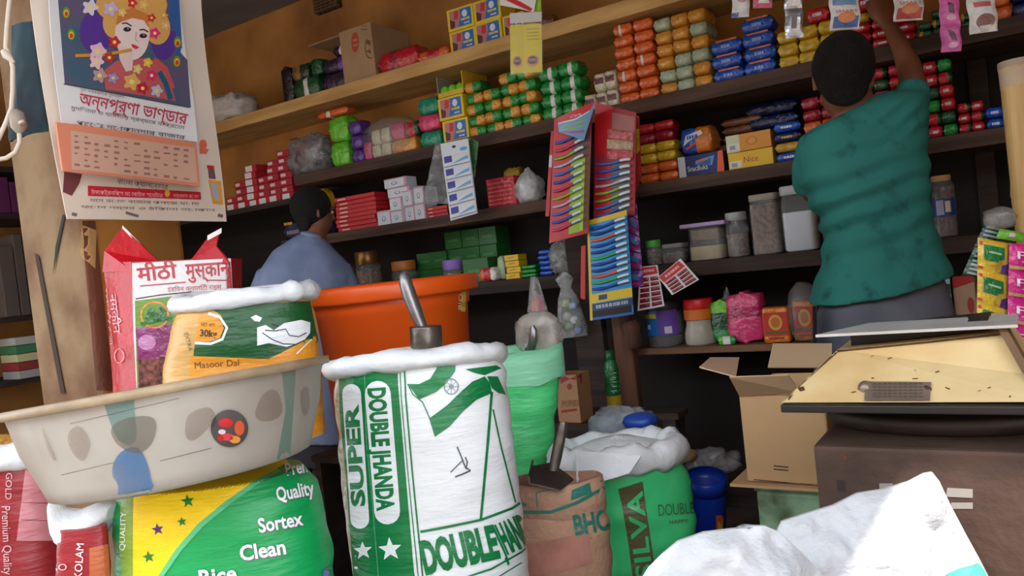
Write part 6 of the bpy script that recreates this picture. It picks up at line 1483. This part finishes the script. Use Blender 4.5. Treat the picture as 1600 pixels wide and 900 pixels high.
def ysac(mb, fn, i):
    rect(mb, fn, .15, .18, .82, .66, foil((24, 130, 70)), .0015, 4, 3); rect(mb, fn, .28, .36, .7, .42, foil((170, 210, 170)), .0022); pol(mb, fn, [(.5, .9), (.6, .6), (.95, .5), (.95, .75), (.7, .95)], foil((200, 160, 70)), .0025); pol(mb, fn, [(.72, .72), (1, .6), (1, .95), (.7, .95)], foil((80, 60, 130)), .0028); rect(mb, fn, .02, .1, .12, .2, foil((206, 60, 40)), .002); rect(mb, fn, .0, .88, .14, .95, foil((206, 60, 40)), .002)
def msac(mb, fn, i):
    rect(mb, fn, 0, .82, 1, .94, foil((206, 170, 110)), .0015, 4, 2); wr(mb, fn, 'Pa', .12, .56, .4, foil((240, 220, 236)), .003, fit=.7); rect(mb, fn, .3, .64, .7, .67, foil((236, 190, 220)), .0025)
sach([(1528, 371), (1576, 380), (1572, 540), (1526, 520)], 1.49, foil((226, 190, 60)), ysac, 'yellow and green sachet strip hanging by the bamboo pole', 3)
sach([(1577, 380), (1630, 384), (1634, 560), (1573, 548)], 1.48, foil((214, 40, 140)), msac, 'magenta sachet strip at the picture edge by the bamboo pole', 4)
sach([(1562, 357), (1604, 364), (1606, 380), (1556, 372)], 1.485, foil((120, 190, 60)), lambda mb, fn, i: rect(mb, fn, .3, .3, .5, .7, foil((220, 200, 210)), .002), 'lime green sachet above the magenta strip', 1)
def gk(mb, fn, i):
    for k in range(4): rect(mb, fn, .1, .08 + .24 * k, .95, .2 + .24 * k, foil((150, 176, 176)), .002, 3, 1)
sach([(1538, 350), (1564, 356), (1540, 437), (1504, 428)], 1.50, foil((28, 66, 50)), gk, 'dark green silver-striped sachet strip slanting beside the yellow strip', 3)
P = [PD(*q, 1.44) for q in ((1542, 328), (1582, 324), (1588, 356), (1538, 352))]
c = PD(1562, 341, 1.44); mb = blob(c, (.026, .012, .02), film((180, 174, 170), .2), 51, 20, .2, flat=0); put(mb, 'plastic_bag', 'small clear bag knotted above the green striped sachets', 'bag', c)
# ------------------------------------------------------------------ the two shopkeepers
SKIN = mat((136, 84, 58), .55, 0, .12, 9, .06, 60, name='skin')
HAIR = mat((17, 14, 13), .6, 0, .3, 90, 1.0, 240, spec=.4, name='black_hair')
def ring2(lx, ly, rx, ry, D, dep, n=28, off=0., pw=.85):
    a, b = PD(lx, ly, D + off), PD(rx, ry, D + off); c = (a + b) / 2; h = (b - a) / 2
    f = lambda x: math.copysign(abs(x) ** pw, x)
    return [c + h * f(math.cos(math.tau * k / n)) + HF * (dep * f(math.sin(math.tau * k / n))) for k in range(n)]
def ellipsoid(mb, c, X, Y, Z, m, n=20):
    rings = []
    for i in range(n // 2 + 1):
        ph = -math.pi / 2 + math.pi * i / (n // 2); r = max(math.cos(ph), .02)
        rings.append([c + X * (r * math.cos(math.tau * k / n)) + Y * (r * math.sin(math.tau * k / n)) + Z * math.sin(ph) for k in range(n)])
    mb.loft(rings, m)
def head(mb, c, face, up, s, m):
    """cranium, jaw, nose, ears, brow about the centre c; s = head height."""
    face = (face - up * face.dot(up)).normalized(); side = face.cross(up).normalized()
    ellipsoid(mb, c + up * (.10 * s) - face * (.03 * s), side * (.34 * s), face * (.42 * s), up * (.40 * s), m)
    ellipsoid(mb, c - up * (.16 * s) + face * (.10 * s), side * (.27 * s), face * (.29 * s), up * (.34 * s), m)
    mb.tube([c + up * (.06 * s) + face * (.38 * s), c - up * (.02 * s) + face * (.43 * s), c - up * (.09 * s) + face * (.46 * s), c - up * (.12 * s) + face * (.38 * s)], [.03 * s, .04 * s, .062 * s, .03 * s], m, 10)
    mb.tube([c + up * (.10 * s) + face * (.36 * s) - side * (.2 * s), c + up * (.12 * s) + face * (.40 * s), c + up * (.10 * s) + face * (.36 * s) + side * (.2 * s)], .04 * s, m, 8)
    mb.tube([c - up * (.24 * s) + face * (.35 * s) - side * (.1 * s), c - up * (.235 * s) + face * (.385 * s), c - up * (.24 * s) + face * (.35 * s) + side * (.1 * s)], .032 * s, m, 8)
    for q in (-1, 1):
        e = c + side * (q * .345 * s) - face * (.02 * s)
        mb.tube([e - up * (.15 * s), e - up * (.05 * s) - face * (.04 * s), e + up * (.06 * s) - face * (.06 * s), e + up * (.12 * s) - face * (.01 * s), e + up * (.06 * s) + face * (.03 * s)], [.03 * s, .035 * s, .04 * s, .035 * s, .025 * s], m, 8)
    return face, side
def eyes(t, c, face, up, side, s):
    for q in (-1, 1):
        mb = MB(); e = c + up * (.03 * s) + face * (.335 * s) + side * (q * .14 * s)
        ellipsoid(mb, e, side * (.06 * s), face * (.05 * s), up * (.035 * s), mat((226, 220, 214), .3), 12); ellipsoid(mb, e + face * (.035 * s), side * (.026 * s), face * (.022 * s), up * (.026 * s), mat((30, 20, 16), .2), 10); mb.build('eye', t)
def hairmesh(t, c, face, up, s, voxel, low=.12, grow=1.0):
    face = (face - up * face.dot(up)).normalized(); side = face.cross(up).normalized(); mb = MB(); n = 40; rings = []
    cc = c + up * (.13 * s) - face * (.085 * s)
    for i in range(25):
        ph = -math.pi / 2 + math.pi * i / 24; r = max(math.cos(ph), .02); ring = []
        for k in range(n):
            a = math.tau * k / n; d = side * (math.cos(a) * r) + face * (math.sin(a) * r) + up * math.sin(ph)
            kk = 1 + .03 * noise.noise(d * 4) + .008 * noise.noise(d * 19)
            fr = math.sin(a) * r
            p = cc + (side * (.362 * s * math.cos(a) * r) + face * (.43 * s * math.sin(a) * r) + up * (.42 * s * math.sin(ph))) * kk * grow
            ring.append(p)
        rings.append(ring)
    mb.loft(rings, HAIR)
    # nape
    ellipsoid(mb, c - up * (.17 * s) - face * (.22 * s), side * (.29 * s), face * (.15 * s), up * (.26 * s), HAIR)
    return smoothmesh('hair', mb, voxel, 1, t)
def fingers(mb, base, tips, r, m):
    for b, mid, tip in zip(base, *tips): mb.tube([b, b.lerp(mid, .6), mid, mid.lerp(tip, .6), tip], [r * 1.1, r, r * 1.02, r * .92, r * .75], m, 10)
UPV = Vector((0, 0, 1))

# ---- man in the green T-shirt, reaching up
D = 2.20; hip = PD(1383, 470, D + .12)
t = thing('person', 'man in green T-shirt and grey shorts seen from behind, reaching up to the shelf', 'person', Vector((hip.x, hip.y, 0)))
mb = MB()
tor = [ring2(1312, 178, 1362, 152, D, .055, off=.115), ring2(1280, 200, 1408, 152, D, .07, off=.115), ring2(1258, 222, 1438, 158, D, .085, off=.115), ring2(1264, 262, 1428, 215, D, .095, off=.115), ring2(1292, 310, 1426, 290, D, .09, off=.115), ring2(1312, 380, 1436, 365, D, .085, off=.115), ring2(1312, 440, 1450, 412, D, .09, off=.115), ring2(1296, 500, 1464, 470, D, .10, off=.115), ring2(1300, 545, 1464, 520, D, .10, off=.115)]
mb.loft(tor, SKIN)
hc = PD(1317, 122, D + .09); hs = .222; upm = (CU * .96 + UPV * .04 + HF * .05).normalized()
hface = (HF * .93 + CR0 * .30).normalized()
face, side = head(mb, hc, hface, upm, hs, SKIN)
mb.tube([PD(1338, 185, D + .11), PD(1333, 160, D + .105), PD(1326, 130, D + .10)], [.062, .055, .055], SKIN, 16)
arm = [(1412, 190, .12, 23), (1424, 160, .10, 21), (1426, 132, .14, 20), (1420, 102, .22, 17.5), (1406, 70, .29, 13.5), (1392, 44, .35, 11)]
mb.tube([PD(x, y, D + d) for x, y, d, r in arm], [r * mpp(D + d) for x, y, d, r in arm], SKIN, 18)
W = D + .37
mb.loft([ring2(1380, 48, 1403, 40, W - .02, .015), ring2(1370, 32, 1399, 24, W, .016), ring2(1362, 16, 1398, 9, W + .01, .016), ring2(1362, 6, 1396, 0, W + .015, .012)], SKIN)
bs = [PD(x, y, W + .015) for x, y in ((1366, 8), (1374, 5), (1383, 2), (1391, 2))]
md = [PD(x, y, W + .02) for x, y in ((1362, -14), (1372, -20), (1383, -22), (1394, -17))]
tp = [PD(x, y, W + .05) for x, y in ((1361, -30), (1372, -40), (1384, -42), (1397, -33))]
fingers(mb, bs, (md, tp), .0088, SKIN)
mb.tube([PD(1378, 36, W), PD(1366, 24, W + .01), PD(1358, 12, W + .03), PD(1356, 2, W + .045)], [.013, .0115, .0105, .008], SKIN, 10)
# other arm, elbow down and forearm forward
la = [(1272, 232, .12, 22), (1266, 268, .16, 19), (1268, 300, .22, 16)]
mb.tube([PD(x, y, D + d) for x, y, d, r in la] + [PD(1290, 296, D + .34), PD(1310, 290, D + .44)], [r * mpp(D + d) for x, y, d, r in la] + [.045, .034], SKIN, 16)
mb.loft([ring2(1302, 296, 1322, 292, D + .43, .02), ring2(1306, 284, 1330, 280, D + .47, .022), ring2(1310, 276, 1332, 272, D + .50, .016)], SKIN)
hb = PD(1320, 278, D + .50)
fingers(mb, [hb + CR * x for x in (-.018, -.006, .006, .018)], ([hb + CR * x + HF * .03 + UPV * .012 for x in (-.02, -.007, .007, .02)], [hb + CR * x + HF * .055 - UPV * .004 for x in (-.02, -.007, .007, .02)]), .0088, SKIN)
mb.tube([hb - CR * .02 - HF * .03, hb - CR * .036 - HF * .005 + UPV * .01, hb - CR * .03 + HF * .025], [.012, .011, .008], SKIN, 10)
for sx in (-1, 1):
    h0 = hip + CR0 * (.085 * sx) - UPV * .10
    kn = Vector((hip.x, hip.y, .47)) + CR0 * (.11 * sx) + HF * .02; an = Vector((hip.x, hip.y, .08)) + CR0 * (.12 * sx)
    mb.tube([h0 + UPV * .08, h0, (h0 + kn) / 2, kn, (kn * .6 + an * .4) - HF * .015, an, an - UPV * .05], [.09, .085, .07, .052, .052, .034, .034], SKIN, 16)
    mb.loft([[an + HF * f_ + CR0 * (w_ * math.cos(math.tau * k / 12)) + UPV * (-.05 + h_ * .5 + (h_ * .5) * math.sin(math.tau * k / 12)) for k in range(12)] for f_, w_, h_ in ((-.07, .02, .04), (-.05, .034, .06), (.03, .036, .075), (.11, .044, .045), (.17, .040, .03), (.19, .02, .02))], SKIN)
    for q in range(5): mb.tube([an + HF * .17 + CR0 * (-.032 + .016 * q) - UPV * .038, an + HF * (.2 - .006 * abs(q - 1)) + CR0 * (-.033 + .0165 * q) - UPV * .04], [.009, .0075], SKIN, 8)
smoothmesh('body', mb, .006, 3, t)
eyes(t, hc, face, upm, side, hs)
hairmesh(t, hc, hface, upm, hs, .005, grow=1.06)
# T-shirt
def tee_mat(rgb, dark, sc, lo, hi, nm):
    return mat(rgb, .85, 0, 0, sc, .3, 30, rgb2=dark, detail=6, lo=lo, hi=hi, name=nm)
TEE = tee_mat((44, 128, 120), (20, 70, 68), 15, .24, .42, 'green_jersey')
mb = MB()
rows = [(1304, 184, 1367, 148, 0.062), (1292, 190, 1384, 146, 0.072), (1272, 200, 1412, 142, 0.085), (1252, 214, 1440, 143, 0.1), (1244, 236, 1442, 168, 0.114), (1246, 266, 1440, 216, 0.122), (1262, 302, 1442, 270, 0.122), (1283, 345, 1447, 330, 0.118), (1290, 384, 1454, 366, 0.118), (1286, 422, 1466, 400, 0.124), (1277, 455, 1476, 416, 0.136), (1271, 477, 1477, 428, 0.142)]
fine = rows_interp(rows, 7); rings = []
for i, (lx, ly, rx, ry, dp_) in enumerate(fine):
    rg = ring2(lx, ly, rx, ry, D, dp_, n=64, off=.115); c = sum(rg, Vector()) / 64; out = []
    f_ = i / len(fine)
    for p in rg:
        q = p - c; qn = q.normalized(); x, y = proj(p)
        wv = 0
        fold = math.exp(-((f_ - .62) / .2) ** 2)                  # gathers at the waist
        wv += .008 * fold * math.sin((y * .16 + (x - 1380) * .05) + 2.2 * noise.noise(p * 7)) * (1.2 if x < 1390 else .6)
        wv += .006 * math.exp(-((x - 1410) / 40) ** 2 - ((y - 180) / 40) ** 2) * math.sin((x * .9 + y) * .2)
        wv += .008 * noise.noise(p * 6 + Vector((3, 0, 0))) + .004 * noise.noise(p * 16)
        dn = Vector((0, 0, 0))
        if f_ > .8: dn = Vector((0, 0, -.012 * (f_ - .8) / .2 * max(0, math.sin(math.pi * min(1, max(0, (x - 1275) / 210))))))
        out.append(p + qn * wv + dn)
    rings.append(out)
mb.loft(rings, TEE)
def sleeve(pts):
    mb.tube([PD(x, y, D + d) for x, y, d, r in pts], [r * mpp(D + d) for x, y, d, r in pts], TEE, 20)
sleeve([(1392, 205, .115, 34), (1416, 178, .11, 31), (1424, 156, .105, 27), (1426, 142, .115, 25), (1427, 136, .12, 23)])
sleeve([(1290, 230, .115, 36), (1272, 240, .12, 30), (1264, 262, .15, 26), (1264, 286, .19, 25), (1266, 294, .2, 23)])
smoothmesh('t_shirt', mb, .006, 2, t)
# shorts
GREYC = mat((112, 114, 126), .8, 0, 0, 6, .25, 26, rgb2=(88, 90, 102), name='grey_cotton')
mb = MB()
srow = [(1294, 448, 1462, 420, .10), (1286, 478, 1470, 440, .112), (1275, 520, 1482, 478, .13), (1274, 560, 1488, 525, .125), (1276, 590, 1490, 560, .11)]
mb.loft([[p + (p - sum(rg, Vector()) / 40).normalized() * (.008 * noise.noise(p * 8 + Vector((0, 0, 5)))) for p in rg] for rg in [ring2(a, b, c_, d_, D, e, n=40, off=.115) for a, b, c_, d_, e in rows_interp(srow, 4)]], GREYC)
for sx in (-1, 1):
    h0 = hip + CR0 * (.095 * sx) - UPV * .10; kn = Vector((hip.x, hip.y, .44)) + CR0 * (.115 * sx) + HF * .02
    mb.tube([h0 + UPV * .04, h0 - UPV * .06, (h0 + kn) / 2, kn], [.10, .115, .105, .095], GREYC, 20)
o = smoothmesh('shorts', mb, .008, 2, t)
mb = MB(); f2 = lambda u, v: PD(1269.5 + 6 * u + v * 1, 478 + 66 * v + 1 * u, D - .005 + .09 * (1 - u)); mb.grid(f2, 2, 10, mat((34, 36, 42), .8), .002)
for k in range(8): mb.grid(lambda u, v, k=k: f2(.2 + .6 * u, (k + .2 + .6 * v) / 8) - HF * .003, 1, 1, mat((200, 200, 204), .7))
mb.build('side_stripe', t)

# ---- man in the pale blue shirt, further in
D = 3.52; hip = PD(480, 640, D + .12); m_ = mpp(D)
t = thing('person', 'man in pale blue shirt with short black hair, turned away behind the orange tub', 'person', Vector((hip.x, hip.y, 0)))
mb = MB()
mb.loft([ring2(474, 372, 504, 376, D, .06, off=.11), ring2(440, 392, 530, 404, D, .085, off=.11), ring2(418, 420, 540, 430, D, .095, off=.11), ring2(414, 470, 538, 480, D, .105, off=.11), ring2(420, 530, 532, 540, D, .1, off=.11), ring2(416, 620, 536, 630, D, .11, off=.11)], SKIN)
hc = PD(491, 333, D + .10); hs = .212; up2 = (CU * .9 + UPV * .1 + HF * .06).normalized(); f2v = (CR0 * .80 + HF * .60).normalized()
face, side = head(mb, hc, f2v, up2, hs, SKIN)
mb.tube([PD(489, 384, D + .11), PD(491, 366, D + .11), PD(493, 350, D + .10)], [.062, .056, .058], SKIN, 16)
for (pts) in ([(446, 432, .12, 15), (412, 452, .13, 14), (402, 500, .14, 15), (410, 540, .24, 13), (430, 560, .36, 10)], [(530, 436, .12, 15), (546, 470, .15, 14), (553, 510, .18, 15), (560, 520, .30, 13), (566, 512, .40, 10)]):
    mb.tube([PD(x, y, D + d) for x, y, d, r in pts], [r * m_ for x, y, d, r in pts], SKIN, 16)
    a = PD(pts[-1][0], pts[-1][1], D + pts[-1][2]); b = PD(pts[-2][0], pts[-2][1], D + pts[-2][2]); dv = (a - b).normalized(); sd = dv.cross(UPV).normalized()
    mb.loft([[a + dv * l + sd * (w * math.cos(math.tau * k / 12)) + UPV * (h_ * math.sin(math.tau * k / 12)) for k in range(12)] for l, w, h_ in ((-.02, .026, .02), (.02, .034, .016), (.06, .042, .015), (.09, .038, .011))], SKIN)
    k0 = a + dv * .085
    fingers(mb, [k0 + sd * x for x in (-.03, -.01, .01, .03)], ([k0 + sd * x * 1.08 + dv * .04 - UPV * .004 for x in (-.03, -.01, .01, .03)], [k0 + sd * x * 1.08 + dv * l - UPV * .025 for x, l in ((-.03, .06), (-.01, .07), (.01, .068), (.03, .052))]), .0088, SKIN)
    mb.tube([a + sd * .03 + dv * .01, a + sd * .055 + dv * .04, a + sd * .058 + dv * .075], [.013, .011, .008], SKIN, 8)
for sx in (-1, 1):
    h0 = hip + CR0 * (.085 * sx); kn = Vector((hip.x, hip.y, .45)) + CR0 * (.10 * sx) + HF * .02; an = Vector((hip.x, hip.y, .08)) + CR0 * (.11 * sx)
    mb.tube([h0 + UPV * .06, h0, (h0 + kn) / 2, kn, kn * .6 + an * .4, an, an - UPV * .05], [.09, .085, .07, .052, .052, .034, .034], SKIN, 14)
    mb.loft([[an + HF * f_ + CR0 * (w_ * math.cos(math.tau * k / 12)) + UPV * (-.05 + h_ * .5 + (h_ * .5) * math.sin(math.tau * k / 12)) for k in range(12)] for f_, w_, h_ in ((-.07, .02, .04), (-.05, .034, .06), (.03, .036, .075), (.11, .044, .045), (.19, .040, .03), (.22, .02, .02))], SKIN)
smoothmesh('body', mb, .008, 3, t); eyes(t, hc, face, up2, side, hs); hairmesh(t, hc, f2v, up2, hs, .006, grow=1.05)
SHIRT = mat((138, 154, 190), .8, 0, 0, 6, .25, 26, rgb2=(116, 130, 166), name='blue_cotton')
mb = MB(); rows = [(468, 366, 508, 374, .066), (452, 376, 520, 388, .09), (428, 392, 538, 406, .105), (410, 418, 548, 430, .118), (406, 446, 549, 462, .125), (408, 490, 546, 504, .126), (410, 550, 542, 560, .125), (406, 630, 545, 640, .13), (402, 680, 550, 690, .135)]
rings = []
for rr_ in rows_interp(rows, 6):
    rg = ring2(*rr_[:4], D, rr_[4], n=56, off=.11); c = sum(rg, Vector()) / 56
    rings.append([p + (p - c).normalized() * (.008 * noise.noise(Vector((p.x * 10, p.y * 10, p.z * 4))) + .004 * noise.noise(p * 20)) for p in rg])
mb.loft(rings, SHIRT)
for pts in ([(446, 424, .115, 22), (418, 436, .12, 22), (404, 470, .13, 20), (400, 510, .14, 18), (402, 530, .17, 17)], [(526, 424, .115, 25), (542, 448, .13, 21), (550, 490, .15, 19), (553, 512, .18, 18)]):
    mb.tube([PD(x, y, D + d) for x, y, d, r in pts], [r * m_ for x, y, d, r in pts], SHIRT, 18)
smoothmesh('shirt', mb, .007, 2, t)
mb = MB(); rings = []
for (lx, ly, rx, ry, dp_) in ((470, 372, 508, 379, .07), (471, 364, 507, 371, .068), (473, 360, 506, 367, .064), (474, 364, 505, 371, .058), (473, 372, 506, 378, .06)): rings.append(ring2(lx, ly, rx, ry, D, dp_, n=28, off=.112))
mb.loft(rings, SHIRT, (False, False)); mb.build('collar', t)
mb = MB()
mb.loft([[p for p in ring2(a, b, c_, d_, D, e, n=32, off=.115)] for a, b, c_, d_, e in ((416, 610, 536, 618, .115), (410, 660, 542, 668, .12), (414, 720, 540, 726, .11))], mat((52, 50, 58), .85))
for sx in (-1, 1):
    h0 = hip + CR0 * (.09 * sx) - UPV * .06; an = Vector((hip.x, hip.y, .06)) + CR0 * (.11 * sx); kn = (h0 + an) / 2 + HF * .02
    mb.tube([h0 + UPV * .06, h0, kn, an], [.10, .105, .085, .07], mat((52, 50, 58), .85), 18)
smoothmesh('trousers', mb, .009, 2, t)
